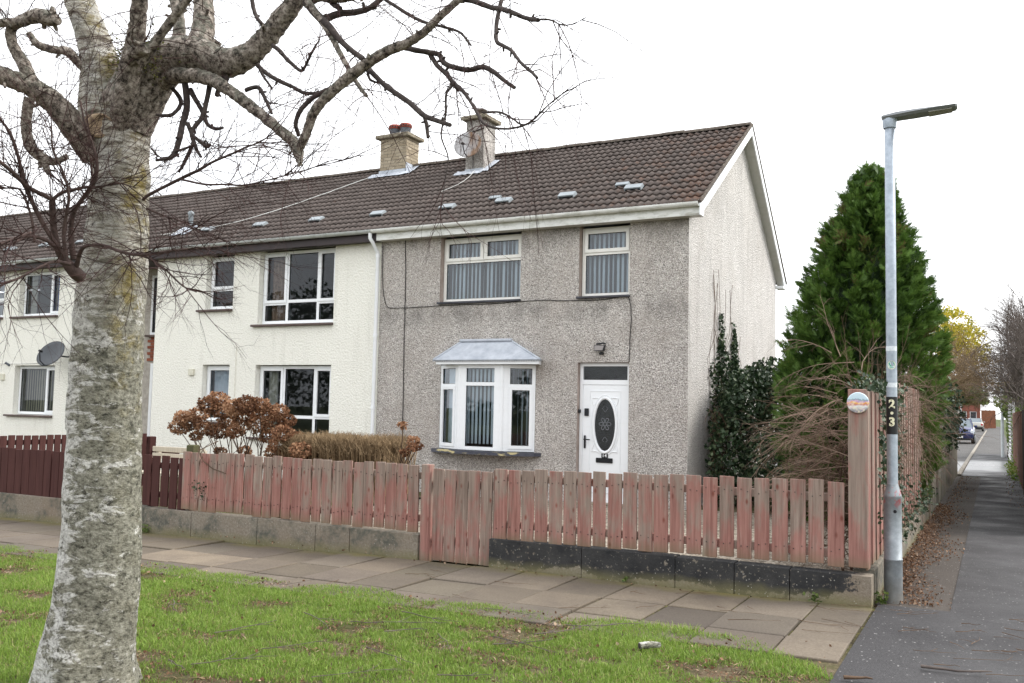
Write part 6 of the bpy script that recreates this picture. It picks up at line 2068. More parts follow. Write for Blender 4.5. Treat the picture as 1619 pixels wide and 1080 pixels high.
# pruned branch scar on the front of the trunk
sc_ = MB()
vs, fs = [], []
SC = Vector(SCAR)
ax = (Vector((0, 0, 1.6)) - SC).normalized()
qt = ax.to_track_quat('Z', 'Y').to_matrix().to_4x4()
for r_i, (rr_, h_) in enumerate(((1.25, -0.05), (1.12, 0.012), (0.92, 0.020), (0.8, 0.006), (0.4, 0.0), (0.02, 0.004))):
    for k_ in range(22):
        a_ = 2 * math.pi * k_ / 22
        wob_ = 1 + 0.09 * math.sin(a_ * 3 + r_i) + 0.05 * math.sin(a_ * 5)
        vs.append(Matrix.Translation(SC) @ qt @ Vector((0.068 * rr_ * wob_ * math.cos(a_), 0.056 * rr_ * wob_ * math.sin(a_), h_)))
for i in range(5):
    for k_ in range(22):
        k2 = (k_ + 1) % 22
        fs.append((i * 22 + k_, i * 22 + k2, (i + 1) * 22 + k2, (i + 1) * 22 + k_))
sc_.add(vs, fs, 0, True)
sc_.build('branch_scar', 'cut_wood', bt)
# long hanging strings on the right of the trunk and towards the chimneys
for L in BRANCHS[6:16]:
    for j in range(1):
        p, d, r = along(L, tr.uniform(0.3, 1.0))
        sprout(T, tr, p, (tr.gauss(0.2, 0.4), tr.gauss(0, 0.4), -1), tr.uniform(0.3, 0.65), 0.0024, 2, (5, 2), 0.35, 0.22, 0.6, 3, 0.45, 7)
T.build('twig', 'twig_birch', bt, 'stuff')
# moss cushion in the crotch, pruned knobs
mc = []
for i in range(2600):
    q = Vector((tr.gauss(0, 0.075), tr.gauss(0, 0.04), tr.gauss(0, 0.055)))
    mc.append(Vector((-4.05, 3.30, 3.42)) + q)
leaves('moss', mc, 0.016, 'moss', bt, 'stuff', 5, 0.6)

# ================================================================ CONIFER
cf = thing('conifer_tree', 'tall dense green cypress in the side garden behind the lamp post', 'tree', (-1.75, 14.6, 0.05))
cr = random.Random(9)
prof = [(0.05, 0.90), (0.6, 1.06), (1.2, 1.17), (2.15, 1.16), (3.1, 1.03), (3.6, 0.91), (4.05, 0.75), (4.5, 0.55), (5.0, 0.31), (5.3, 0.09)]
def cone_r(z):
    for (a_, ra), (b_, rb) in zip(prof[:-1], prof[1:]):
        if a_ <= z <= b_:
            return ra + (rb - ra) * (z - a_) / (b_ - a_)
    return 0.08 if z > 5 else 1.1
CX0, CY0 = -1.92, 14.6
cax = lambda z: CX0 + 0.06 * z
V, F, R = [], [], []
def spray(c, d, ln, rv):
    """flat feathery cypress spray of narrow leaflets"""
    d = d.normalized()
    s = d.cross(Vector((cr.gauss(0, 1), cr.gauss(0, 1), cr.gauss(0, 1))))
    if s.length < 1e-4:
        return
    s.normalize()
    up = d.cross(s)
    def tri(o, dd, l, w_):
        dd = dd.normalized()
        sd = dd.cross(up).normalized() * w_
        b_ = len(V)
        V.extend([o - sd, o + sd, o + dd * l])
        F.append((b_, b_ + 1, b_ + 2))
        R.append(min(1.0, max(0.0, rv + cr.gauss(0, 0.10))))
    tri(c, d, ln, 0.007)
    for i in range(6):
        u = 0.10 + 0.145 * i
        o = c + d * (ln * u)
        l = ln * (0.62 - 0.42 * u)
        for sg in (-1, 1):
            tri(o, d * 0.85 + s * sg * 0.62 + up * cr.gauss(0, 0.12), l * cr.uniform(0.8, 1.2), 0.0075)
npl = 560
for i in range(npl):
    u = (i + 0.5) / npl
    z = 0.12 + 5.2 * (u ** 1.25)
    az = i * 2.399963 + cr.uniform(-0.2, 0.2)
    rr = cone_r(z) * cr.uniform(0.80, 1.06) * (1 + 0.10 * mnoise.noise(Vector((math.cos(az) * 2, math.sin(az) * 2, z * 0.9))))
    out = Vector((math.cos(az), math.sin(az), 0))
    rise = cr.uniform(0.6, 1.15)
    L = cr.uniform(0.45, 0.80) * (1.0 if z < 4.3 else 0.75)
    axis = (out * 1.0 + Vector((0, 0, rise))).normalized()
    tip = Vector((cax(z), CY0, z)) + out * rr
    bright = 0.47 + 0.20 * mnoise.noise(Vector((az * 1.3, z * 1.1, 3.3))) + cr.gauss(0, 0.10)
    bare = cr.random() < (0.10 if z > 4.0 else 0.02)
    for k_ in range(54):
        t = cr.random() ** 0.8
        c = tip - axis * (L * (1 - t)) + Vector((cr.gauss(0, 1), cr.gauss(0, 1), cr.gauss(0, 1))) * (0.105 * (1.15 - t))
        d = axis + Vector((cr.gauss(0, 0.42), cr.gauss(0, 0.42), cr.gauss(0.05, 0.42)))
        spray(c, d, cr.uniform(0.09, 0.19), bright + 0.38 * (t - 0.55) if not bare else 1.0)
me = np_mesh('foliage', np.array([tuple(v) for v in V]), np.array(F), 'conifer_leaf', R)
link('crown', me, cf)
MB().tube([(CX0, CY0, -0.1), (CX0, CY0, 2.5), (cax(5), CY0, 5.0)], [0.14, 0.10, 0.02], 10).build('trunk', 'branch_bark', cf)
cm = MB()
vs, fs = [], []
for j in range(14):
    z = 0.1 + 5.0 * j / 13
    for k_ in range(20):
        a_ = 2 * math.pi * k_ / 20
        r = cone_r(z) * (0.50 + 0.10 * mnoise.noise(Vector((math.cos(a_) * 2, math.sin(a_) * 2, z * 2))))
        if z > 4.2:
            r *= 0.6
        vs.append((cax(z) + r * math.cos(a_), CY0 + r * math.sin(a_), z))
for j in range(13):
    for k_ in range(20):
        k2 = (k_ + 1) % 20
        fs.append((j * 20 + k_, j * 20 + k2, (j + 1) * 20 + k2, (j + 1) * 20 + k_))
cm.add(vs, fs, 0.05)  # solid core with the crown's inner shade in its colour, blocks see-through
cm.build('dark_core', 'conifer_leaf', cf)

# ================================================================ IVY
iv = random.Random(21)
def blob(n_, c, s, power=1.0):
    out = []
    for i in range(n_):
        d = Vector((iv.gauss(0, 1), iv.gauss(0, 1), iv.gauss(0, 1))).normalized()
        r = iv.uniform(0.35, 1.0) ** power
        out.append(Vector(c) + Vector((d.x * s[0] * r, d.y * s[1] * r, d.z * s[2] * r)))
    return out
ig = thing('ivy', 'dark glossy ivy heaped between the gable and the cypress and climbing the gable', 'climbing plant', (-3.8, 16.2, 0))
pts = []
for c, s, n_ in (((-3.95, 15.6, 0.9), (0.38, 1.0, 1.0), 2200), ((-3.75, 16.0, 1.8), (0.42, 1.1, 0.6), 2600), ((-3.5, 16.8, 2.1), (0.5, 1.2, 0.5), 1800), ((-3.6, 16.2, 0.7), (0.55, 1.1, 0.9), 1600), ((-3.3, 17.5, 1.6), (0.8, 1.0, 0.9), 1500), ((-3.1, 16.2, 0.6), (0.7, 0.9, 0.7), 900), ((-3.0, 14.9, 0.7), (0.55, 0.5, 0.75), 1500), ((-2.5, 14.2, 0.5), (0.6, 0.4, 0.5), 900)):
    pts += blob(n_, c, s, 0.6)
for q in range(15):
    y0_ = 16.6 + iv.gauss(0, 0.42)
    ztop_ = 2.3 + 1.7 * iv.random() * max(0.2, 1 - abs(y0_ - 16.6) * 0.9)
    ph = iv.uniform(0, 6)
    for i in range(int(95 * (ztop_ - 1.2))):
        z = 1.2 + (ztop_ - 1.2) * iv.random() ** 1.15
        k_ = (z - 1.2) / (ztop_ - 1.2)
        y = y0_ + 0.10 * math.sin(z * 2.2 + ph) + iv.gauss(0, 0.17 * (1.1 - k_) + 0.03)
        pts.append(Vector((xg(y) + iv.uniform(0.015, 0.05 + 0.16 * (1 - k_)), y, z)))
leaves('foliage', pts, 0.082, 'ivy_leaf', ig, None, 3, 0.35)
st = MB()
for i in range(16):
    y = iv.uniform(15.7, 17.4)
    x0 = xg(y) + 0.015
    p = [(x0, y + iv.gauss(0, 0.05) * k_, 0.3 + k_ * 0.55) for k_ in range(6)]
    if i < 9:
        p += [(x0, p[-1][1] + iv.gauss(0, 0.05), 3.4 + iv.uniform(0, 0.2)), (x0, p[-1][1] + iv.gauss(0, 0.08), 3.7 + iv.uniform(0, 0.5))]
    p = [(a_, b_ + iv.gauss(0, 0.02), c_) for a_, b_, c_ in p]
    st.tube(p, 0.0035, 4, cap=False)
st.build('stem', 'twig_brown', ig, 'stuff')
st = MB()
for i in range(70):
    y = iv.uniform(15.2, 16.0)
    sprout(st, iv, (xg(y) + 0.15, y, iv.uniform(0.4, 1.7)), (0.3, -0.5, iv.uniform(-0.9, 0.3)), iv.uniform(0.3, 0.7), 0.005, 1, (3,), 0.25, 0.3)
st.build('dead_stem', 'twig_brown', ig)
ib = MB()
bl = [(-4.15, 15.5, -0.1), (-2.6, 15.5, -0.1), (-2.6, 17.8, -0.1), (-4.15, 17.8, -0.1)]
# woody tangle that fills the middle of the ivy heap
for i in range(260):
    p = (iv.uniform(-4.1, -2.9), iv.uniform(15.6, 17.6), iv.uniform(0.1, 1.6))
    sprout(ib, iv, p, (iv.gauss(0, 1), iv.gauss(0, 1), iv.gauss(0.2, 0.8)), iv.uniform(0.4, 0.8), 0.006, 1, (4,), 0.1, 0.4)
ib.build('tangle', 'stem_brown', ig)
# ivy over the lane fence by the lamp
ifn = thing('ivy', 'trailing ivy on the lane side of the pinkish boards just behind the lamp post', 'climbing plant', (-0.9, 9.5, 0.3))
pts = []
for i in range(900):
    y = iv.uniform(8.75, 10.6)
    z = 0.35 + 1.55 * iv.random() ** 0.7
    pts.append(Vector((-0.92 + abs(iv.gauss(0, 0.045)), y + iv.gauss(0, 0.05), z)))
for i in range(240):
    y = iv.uniform(8.3, 9.6)
    pts.append(Vector((-0.95 + iv.gauss(0, 0.10), y, 1.82 + abs(iv.gauss(0, 0.06)))))
for i in range(380):
    y = iv.uniform(10, 15)
    pts.append(Vector((-0.90 + abs(iv.gauss(0, 0.06)), y, 0.3 + abs(iv.gauss(0, 0.28)))))
leaves('foliage', pts, 0.052, 'ivy_leaf', ifn, None, 8, 0.1, dirs=np.array([[0.8, -0.5, 0.2]]))
ih = thing('ivy', 'thick ivy hanging over the grey board fence in the lane', 'climbing plant', (-0.9, 21, 0.8))
pts = []
for i in range(4200):
    y = iv.uniform(16.2, 26.6)
    low = 0.75 + 0.35 * mnoise.noise(Vector((y * 0.6, 0, 0)))
    z = iv.uniform(low + 0.15, 2.25)
    pts.append(Vector((-0.97 + iv.gauss(0.02, 0.11) * (1.2 if z > 1.2 else 0.7), y, z)))
leaves('foliage', pts, 0.085, 'ivy_leaf', ih, None, 12, 0.3)
tag(leaves('ivy_sprig', [Vector((-8.46 + iv.gauss(0, 0.09), 8.07 + iv.uniform(-0.02, 0), 0.55 + iv.gauss(0, 0.055))) for i in range(46)], 0.036, 'ivy_leaf', None, None, 31, 0.0), 'small sprig of ivy creeping up the left end of the faded fence', 'climbing plant')

# ================================================================ BROWN SHRUBS
sb = random.Random(33)
def arching(T_, n_, root, rs, dirf, L, r, lev=2, kids=(7, 4), droop=0.14, sides=3):
    for i in range(n_):
        p = Vector(root) + Vector((sb.gauss(0, rs[0]), sb.gauss(0, rs[1]), sb.gauss(0, rs[2])))
        sprout(T_, sb, p, dirf(), sb.uniform(*L), r, lev, kids, droop, 0.16, 0.55, sides, 0.34, 7, 0.15)
s1_ = thing('dead_shrub', 'dry tan shrub with spreading bare sprays behind the corner of the picket fence', 'shrub', (-1.3, 9.6, 0.1))
T = MB()
arching(T, 64, (-1.25, 9.6, 1.05), (0.12, 0.35, 0.45), lambda: Vector((sb.gauss(-0.85, 0.35), sb.gauss(-0.15, 0.5), sb.gauss(0.18, 0.35))), (0.55, 1.15), 0.0052, 2, (9, 4), 0.16)
T.build('twigs', 'twig_tan', s1_, 'stuff')
T = MB()
arching(T, 340, (-1.40, 9.7, 0.95), (0.22, 0.3, 0.42), lambda: Vector((sb.gauss(-0.3, 0.8), sb.gauss(0, 0.8), sb.gauss(-0.1, 0.7))), (0.25, 0.55), 0.0042, 2, (6, 4), 0.15)
T.build('inner_twigs', 'twig_brown', s1_, 'stuff')
T = MB()
for i in range(9):
    x, y = -1.25 + sb.gauss(0, 0.1), 9.7 + sb.gauss(0, 0.2)
    T.tube([(x, y, 0.0), (x + sb.gauss(0, 0.06), y, 0.6), (x + sb.gauss(-0.1, 0.1), y, 1.3)], [0.016, 0.012, 0.006], 6)
T.build('stem', 'stem_brown', s1_)
s2_ = thing('dead_shrub', 'tangled tan twigs leaning over the lane fence beside the lamp post', 'shrub', (-1.1, 11.5, 0.1))
T = MB()
for i in range(110):
    y = sb.uniform(9.2, 15.0)
    p = (-1.1 + sb.gauss(0, 0.14), y, sb.uniform(1.25, 2.0))
    sprout(T, sb, p, Vector((sb.gauss(0.35, 0.5), sb.gauss(-0.4, 0.6), sb.gauss(0.25, 0.5))), sb.uniform(0.35, 0.8), 0.0046, 2, (8, 4), 0.22, 0.2, 0.6, 3, 0.36, 6)
for i in range(70):
    y = sb.uniform(9.6, 15.0)
    p = (-0.93 + sb.uniform(0, 0.10), y, sb.uniform(0.6, 1.9))
    sprout(T, sb, p, Vector((sb.gauss(0.15, 0.2), sb.gauss(-0.3, 0.5), sb.gauss(-0.7, 0.4))), sb.uniform(0.3, 0.7), 0.0038, 2, (7, 4), 0.2, 0.2, 0.6, 3, 0.36, 5)
T.build('twigs', 'twig_tan', s2_, 'stuff')
T = MB()
for i in range(26):
    y = sb.uniform(9.4, 15.0)
    sprout(T, sb, (-1.15, y, 1.6), Vector((sb.gauss(0.1, 0.35), sb.gauss(-0.1, 0.3), 1)), sb.uniform(0.6, 1.1), 0.005, 1, (5,), 0.0, 0.12, 0.5, 3, 0.35, 6)
T.build('upright_twigs', 'twig_brown', s2_, 'stuff')

def bushy(name, label, root, n_, spread, zr, L, r, mat, kids=(8, 5), cat='shrub', up=0.7):
    t = thing(name, label, cat, root)
    T_ = MB()
    for i in range(n_):
        p = (root[0] + sb.gauss(0, spread[0]), root[1] + sb.gauss(0, spread[1]), sb.uniform(*zr))
        sprout(T_, sb, p, Vector((sb.gauss(0.1, 0.7), sb.gauss(0, 0.7), sb.gauss(up, 0.5))), sb.uniform(*L), r, 2, kids, 0.04, 0.22, 0.7, 3, 0.42, 6)
    T_.build('twigs', mat, t, 'stuff')
    S_ = MB()
    for i in range(5):
        x, y = root[0] + sb.gauss(0, 0.06), root[1] + sb.gauss(0, spread[1] * 0.3)
        x += -0.42 if root[0] < 0 else 0.12
        S_.tube([(x, y, 0), (x, y + 0.05, zr[0] + 0.3), (x + sb.gauss(0, 0.2), y, zr[1])], [0.05, 0.04, 0.015], 7)
    S_.build('stem', 'stem_brown', t)
    return t
bushy('bare_shrub', 'big brown bare shrub arching over the grey lane fence', (-0.70, 25.0, 0.05), 380, (0.30, 2.2), (1.95, 3.0), (0.45, 1.0), 0.0085, 'twig_hedge', (8, 5), up=0.3)
yt = bushy('yellow_shrub', 'tall shrub with yellow flowering top behind the brown shrub over the lane', (-1.05, 29.5, 0.05), 150, (0.42, 1.0), (1.9, 3.8), (0.5, 1.0), 0.009, 'twig_hedge', (6, 4), up=0.5)
pts = []
for i in range(6500):
    d = Vector((sb.gauss(0, 1), sb.gauss(0, 1), sb.gauss(0, 1))).normalized() * (sb.random() ** 0.4)
    pts.append(Vector((-0.95 + d.x * 0.92, 29.5 + d.y * 1.2, 3.85 + d.z * 0.95 - 0.35 * d.x)))
pts = [p for p in pts if mnoise.noise(p * 2.2) > -0.18]
leaves('yellow_leaves', pts, 0.085, 'yellow_leaf', yt, None, 14, 0.3)
pts = []
for i in range(1500):
    pts.append(Vector((sb.uniform(-1.4, -0.15), sb.uniform(25.0, 30.0), 1.95 + abs(sb.gauss(0, 0.22)))))
leaves('green_leaves', pts, 0.10, 'shrub_leaf', yt, None, 15, 0.3)
rsb = bushy('bare_shrub', 'tall purplish bare shrub above the fence at the right edge of the lane', (0.56, 23.0, 0.05), 560, (0.16, 2.0), (1.75, 3.4), (0.6, 1.3), 0.0095, 'twig_grey', (9, 5), up=1.0)
gs_ = thing('evergreen_shrub', 'leafy green shrub hanging over the far right side of the lane', 'shrub', (0.6, 41, 0.05))
pts = []
for c, s, n_ in (((0.62, 40.5, 2.1), (0.42, 2.0, 0.7), 1700), ((0.60, 38.5, 1.0), (0.22, 2.5, 0.9), 700), ((0.5, 44, 2.5), (0.6, 2.5, 0.7), 900)):
    pts += blob(n_, c, s, 0.5)
leaves('foliage', pts, 0.13, 'shrub_leaf', gs_, None, 17, 0.3)
T = MB()
for i in range(5):
    T.tube([(0.62 + sb.gauss(0, 0.1), 40.5 + sb.gauss(0, 0.8), 0), (0.6, 40.5 + sb.gauss(0, 0.8), 2.2)], 0.035, 6)
T.build('stem', 'stem_brown', gs_)
fhg = thing('evergreen_shrub', 'low green bush in front of the pale wall up the street', 'shrub', (-5.2, 122, 0))
leaves('foliage', blob(500, (-5.0, 122, 0.9), (1.4, 0.8, 0.9), 0.5), 0.3, 'shrub_leaf', fhg, None, 18, 0.3)

# clipped bare hedge behind the left fence
ch_ = thing('clipped_hedge', 'clipped leafless tan hedge behind the faded fence', 'hedge', (-7.1, 9.3, 0))
T = MB()
for i in range(1500):
    x = sb.uniform(-8.05, -6.45)
    y = sb.uniform(9.0, 9.65)
    top = 1.19 + 0.02 * mnoise.noise(Vector((x * 3, y, 0))) + sb.gauss(0, 0.012)
    T.tube([(x, y, 0.5), (x + sb.gauss(0, 0.05), y + sb.gauss(0, 0.04), top - 0.18), (x + sb.gauss(0, 0.09), y + sb.gauss(0, 0.07), top)], [0.005, 0.0042, 0.002], 3, cap=False, sm=False)
    for k_ in range(3):
        q = Vector((x + sb.gauss(0, 0.05), y + sb.gauss(0, 0.04), top - sb.uniform(0.04, 0.25)))
        d = Vector((sb.gauss(0, 0.6), sb.gauss(-0.1, 0.6), sb.gauss(0.6, 0.4))).normalized()
        T.tube([q, q + d * 0.06, q + d * 0.06 + Vector((sb.gauss(0, 0.03), sb.gauss(0, 0.03), 0.05))], [0.0032, 0.0026, 0.0012], 3, cap=False, sm=False)
T.build('twigs', 'twig_hedge', ch_, 'stuff')

# hydrangeas with dried flower heads
def hydrangea(label, root, heads, seed):
    r_ = random.Random(seed)
    t = thing('hydrangea', label, 'shrub', root)
    S_ = MB()
    for (hx, hy, hz, hr) in heads:
        hr *= 0.92
        n_ = int(330 * (hr / 0.13) ** 2)
        P_ = []
        for i in range(n_):
            d = Vector((r_.gauss(0, 1), r_.gauss(0, 1), r_.gauss(0, 1))).normalized()
            d *= r_.uniform(0.72, 1.0) * (1 + 0.22 * mnoise.noise(d * 3 + Vector((hx, hy, hz)) * 5))
            P_.append(Vector((hx, hy, hz)) + Vector((d.x * hr, d.y * hr, d.z * hr * 0.72)))
        tone = r_.uniform(0.18, 0.85)
        rv = np.clip(np.array([r_.gauss(tone, 0.24) for _ in range(n_)]), 0, 1)
        leaves('flower_head', P_, 0.038, 'dry_petal', t, None, r_.randrange(9999), 0.1, 0.9, rnd=rv)
        b_ = Vector((root[0] + (hx - root[0]) * r_.uniform(0.30, 0.5), root[1] + (hy - root[1]) * 0.4 + r_.gauss(0, 0.05), 0.25))
        mid = b_.lerp(Vector((hx, hy, hz)), 0.55) + Vector((r_.gauss(0, 0.04), r_.gauss(0, 0.04), 0.04))
        S_.tube([b_, mid, (hx, hy, hz - hr * 0.2)], [0.009, 0.007, 0.005], 5, cap=False)
        if r_.random() < 0.8:
            e = mid + Vector((r_.gauss(0, 0.12), r_.gauss(0, 0.1), r_.uniform(0.15, 0.4)))
            S_.tube([mid, mid.lerp(e, 0.5) + Vector((0, 0, 0.03)), e], [0.005, 0.004, 0.002], 4, cap=False)
    if len(heads) > 10:
        S_.tube([(-8.52, 8.40, 1.10), (-8.516, 8.075, 0.99), (-8.40, 8.06, 0.87), (-8.25, 8.06, 0.79), (-8.04, 8.065, 0.745)], 0.006, 5)
    S_.build('stem', 'stem_brown', t, 'stuff')
    return t
hr_ = random.Random(4)
def hp(px, pz, rad, y=None):
    return (px, y if y is not None else 9.2 + hr_.uniform(-0.25, 0.3), pz, rad)
H1 = []
HEADS1=[(-9.92,9.053,1.223,0.156),(-9.904,9.225,1.292,0.176),(-9.457,9.127,1.544,0.172),(-9.419,9.258,1.616,0.174),(-9.34,9.27,1.462,0.173),(-8.802,8.957,1.512,0.182),(-8.577,8.927,1.557,0.18),(-8.88,9.389,1.489,0.172),(-8.49,9.065,1.56,0.149),(-9.842,9.051,1.363,0.147),(-9.996,9.478,1.404,0.162),(-8.87,9.183,1.387,0.169),(-9.355,9.388,1.305,0.157),(-9.558,9.187,1.215,0.156),(-9.413,9.278,1.184,0.165),(-8.831,9.004,1.205,0.141),(-8.728,9.276,1.289,0.161),(-8.634,9.406,1.435,0.153),(-8.296,9.213,1.483,0.149),(-8.431,9.335,1.33,0.168),(-8.202,9.296,1.361,0.124),(-7.977,8.956,1.209,0.16),(-8.562,9.345,1.142,0.152),(-8.043,9.251,1.12,0.164),(-8.161,9.089,1.039,0.147),(-7.662,8.937,1.007,0.158),(-7.961,9.405,1.062,0.132),(-8.083,9.185,0.958,0.147),(-9.406,9.323,0.898,0.104),(-9.042,9.412,0.919,0.112),(-8.473,9.32,0.929,0.117),(-8.411,9.436,0.894,0.118),(-7.782,9.141,0.932,0.113),(-9.923,9.369,1.096,0.107)]
HEADS2=[(-6.206,9.041,1.354,0.071),(-6.109,9.12,1.176,0.09),(-6.038,9.111,1.112,0.082),(-6.025,8.986,1.101,0.074),(-6.134,8.992,1.038,0.067)]

hydrangea('large dried hydrangea with many rusty brown flower heads above the left fence', (-8.7, 9.2, 0), HEADS1, 6)
hydrangea('small dried hydrangea with three brown heads right of the clipped hedge', (-6.5, 9.1, 0), HEADS2, 7)

# ================================================================ TREES BEHIND THE ROOFS
def bare_tree(label, x, y, h, seed, lean=0.0, mat='twig_grey'):
    r_ = random.Random(seed)
    t = thing('bare_tree', label, 'tree', (x, y, 0), 'bare trees behind the left roofs')
    tm_ = MB()
    pts_ = [(x, y, -0.3), (x + lean * 0.3, y, h * 0.3), (x + lean, y, h * 0.55), (x + lean * 1.3, y, h * 0.95)]
    tm_.tube(pts_, [0.28, 0.22, 0.14, 0.03], 9)
    tm_.build('trunk', 'branch_bark', t)
    T_ = MB()
    for i in range(26):
        u = r_.uniform(0.3, 1.0)
        p, d, rr_ = along([(*q, 0.1) for q in pts_], u)
        a_ = r_.uniform(0, 6.28)
        sprout(T_, r_, p, (math.cos(a_), math.sin(a_), r_.uniform(0.3, 1.2)), h * r_.uniform(0.22, 0.42) * (1.25 - 0.6 * u), 0.05, 3, (7, 5, 4), -0.02, 0.22, 0.8, 3, 0.5, 6)
    T_.build('branches', mat, t, 'stuff')
bare_tree('bare grey tree behind the left roof, nearest the picture edge', -46.0, 33.0, 13.5, 1)
bare_tree('bare grey tree behind the left roof, second from the edge', -41.0, 32.0, 14.5, 2, 0.8)
bare_tree('bare grey tree behind the left roof, close to the birch trunk', -36.5, 33.5, 12.0, 3, -0.6)

pts = []
fl_ = random.Random(18)
for i in range(26):
    c = (fl_.uniform(-25, 45), fl_.uniform(160, 176), fl_.uniform(1.5, 4.0))
    pts += blob(130, c, (4.5, 3, 3.0), 0.5)
leaves('far_trees', [p for p in pts if p.z > 0.1], 1.1, 'shrub_leaf', None, 'stuff', 61, 0.1)
# tree line across the green, seen mirrored in the window panes
pts = []
tl = random.Random(8)
for i in range(44):
    far_ = i < 26
    c = Vector((tl.uniform(-80, -44), tl.uniform(-34, -26), tl.uniform(3.0, 9.0))) if far_ else Vector((tl.uniform(-42, 16), tl.uniform(-34, -26), tl.uniform(0.8, 2.2)))
    s_ = (tl.uniform(2.4, 3.8), tl.uniform(1.5, 2.5), tl.uniform(2.2, 4.2) if far_ else tl.uniform(1.2, 2.2))
    for k_ in range(420):
        d = Vector((tl.gauss(0, 1), tl.gauss(0, 1), tl.gauss(0, 1))).normalized() * tl.random() ** 0.35
        q = Vector((c.x + d.x * s_[0], c.y + d.y * s_[1], c.z + d.z * s_[2]))
        if q.z > 0.2:
            pts.append(q)
leaves('tree_line', pts, 0.42, 'ivy_leaf', None, 'stuff', 60, 0.1)

# ================================================================ GRASS AND LITTER
gr = np.random.default_rng(5)
def grass_patch(name, n_, x0, x1, y0, y1, hmin, hmax, edge=None, zoff=-0.015, bare=0.0, near=None):
    x = gr.uniform(x0, x1, n_)
    if near:
        y = y0 + (y1 - y0) * gr.uniform(0, 1, n_) ** near
    else:
        y = gr.uniform(y0, y1, n_)
    dens = np.array([mnoise.fractal(Vector((a * 1.15, b * 1.9, 0.0)), 1.0, 2.0, 4) for a, b in zip(x, y)])
    fine_ = np.array([mnoise.noise(Vector((a * 6.0, b * 6.0, 3.0))) for a, b in zip(x, y)])
    keep = (dens + 0.35 * fine_ + gr.normal(0, 0.16, n_)) > bare
    if edge is not None:
        keep &= edge(x, y)
    x, y, dens, fine_ = x[keep], y[keep], dens[keep], fine_[keep]
    m_ = len(x)
    hgt = gr.uniform(hmin, hmax, m_) * (1 + 0.45 * np.clip(dens, -0.6, 1)) * (1 + 0.35 * fine_)
    az = gr.uniform(0, 2 * np.pi, m_)
    wd = gr.uniform(0.0016, 0.0032, m_)
    lean = gr.uniform(0.15, 1.0, m_) * hgt
    la = gr.uniform(0, 2 * np.pi, m_)
    zb = 0.0115 * (np.clip(x, -30, 3) + 5.3) + zoff
    bx, by = np.cos(az) * wd, np.sin(az) * wd
    lx, ly = np.cos(la) * lean, np.sin(la) * lean
    A_ = np.stack([x - bx, y - by, zb], 1)
    B_ = np.stack([x + bx, y + by, zb], 1)
    Cc_ = np.stack([x + lx * 0.35 + bx * 0.8, y + ly * 0.35 + by * 0.8, zb + hgt * 0.6], 1)
    D_ = np.stack([x + lx * 0.35 - bx * 0.8, y + ly * 0.35 - by * 0.8, zb + hgt * 0.6], 1)
    E_ = np.stack([x + lx, y + ly, zb + hgt * np.sqrt(np.clip(1 - (lean / hgt) ** 2 * 0.55, 0.1, 1))], 1)
    V_ = np.stack([A_, B_, Cc_, D_, E_], 1).reshape(-1, 3)
    i = np.arange(m_)[:, None] * 5
    F_ = np.concatenate([i + np.array([[0, 1, 2]]), i + np.array([[0, 2, 3]]), i + np.array([[3, 2, 4]])], 1).reshape(-1, 3)
    tone = np.clip(0.42 + 0.22 * dens + gr.normal(0, 0.17, m_), 0, 0.86)
    dry = gr.uniform(0, 1, m_) < 0.07 + 0.18 * np.clip(-dens, 0, 1)
    tone[dry] = gr.uniform(0.88, 1.0, dry.sum())
    me_ = np_mesh(name, V_, F_, 'grass', np.repeat(tone, 3))
    o = link(name, me_, None, 'stuff')
    return o
def lawn_edge(x, y):
    lim = 6.47 + 0.05 * np.sin(x * 2.3) + 0.035 * np.sin(x * 5.1 + 1) + 0.03 * np.sin(x * 11.7)
    cut = np.clip((x + 1.75) / 0.95, 0, 1)
    lim = lim - 0.75 * cut ** 1.6
    rim = -0.865 + 0.02 * np.sin(y * 7)
    d = np.minimum(lim - y, (rim - x) * 1.0)
    return d > gr.normal(0, 0.028, len(x))
g1 = grass_patch('grass', 330000, -9.9, -0.84, 3.0, 6.68, 0.018, 0.048, lawn_edge, bare=-0.27)
th = grass_patch('straw', 42000, -9.9, -0.95, 3.1, 6.4, 0.030, 0.075, lawn_edge, bare=-9)
th.data.materials[0] = M['dead_leaf']
for p_ in (0,):
    co = np.empty(len(th.data.vertices) * 3, dtype=np.float32)
    th.data.vertices.foreach_get('co', co)
    co = co.reshape(-1, 5, 3)
    b0 = co[:, 0:1, :].copy()
    dx = co - b0
    fac = np.array([mnoise.fractal(Vector((float(a), float(b) * 1.0, 0.0)) * 1.0, 1.0, 2.0, 2) for a, b in zip(b0[:, 0, 0] * 1.15, b0[:, 0, 1] * 1.9)])
    lieflat = np.clip(0.35 - fac * 0.6, 0.05, 0.5)[:, None]
    dx[:, :, 2] *= 0.22
    dx[:, :, 0:2] *= 1.7
    hide = (fac > -0.10) & (gr.uniform(0, 1, len(fac)) > 0.06)
    dx[hide] = 0
    co = b0 + dx
    co[:, :, 2] += 0.012
    co[hide, :, 2] -= 0.05
    th.data.vertices.foreach_set('co', co.ravel())
    th.data.update()
g2 = grass_patch('grass', 26000, -13.5, -8.9, 8.25, 9.6, 0.05, 0.10, None, 0.02, -0.6)
gl_ = grass_patch('grass', 60000, -15.5, -9.9, 4.2, 6.68, 0.03, 0.065, lawn_edge, bare=-0.35)
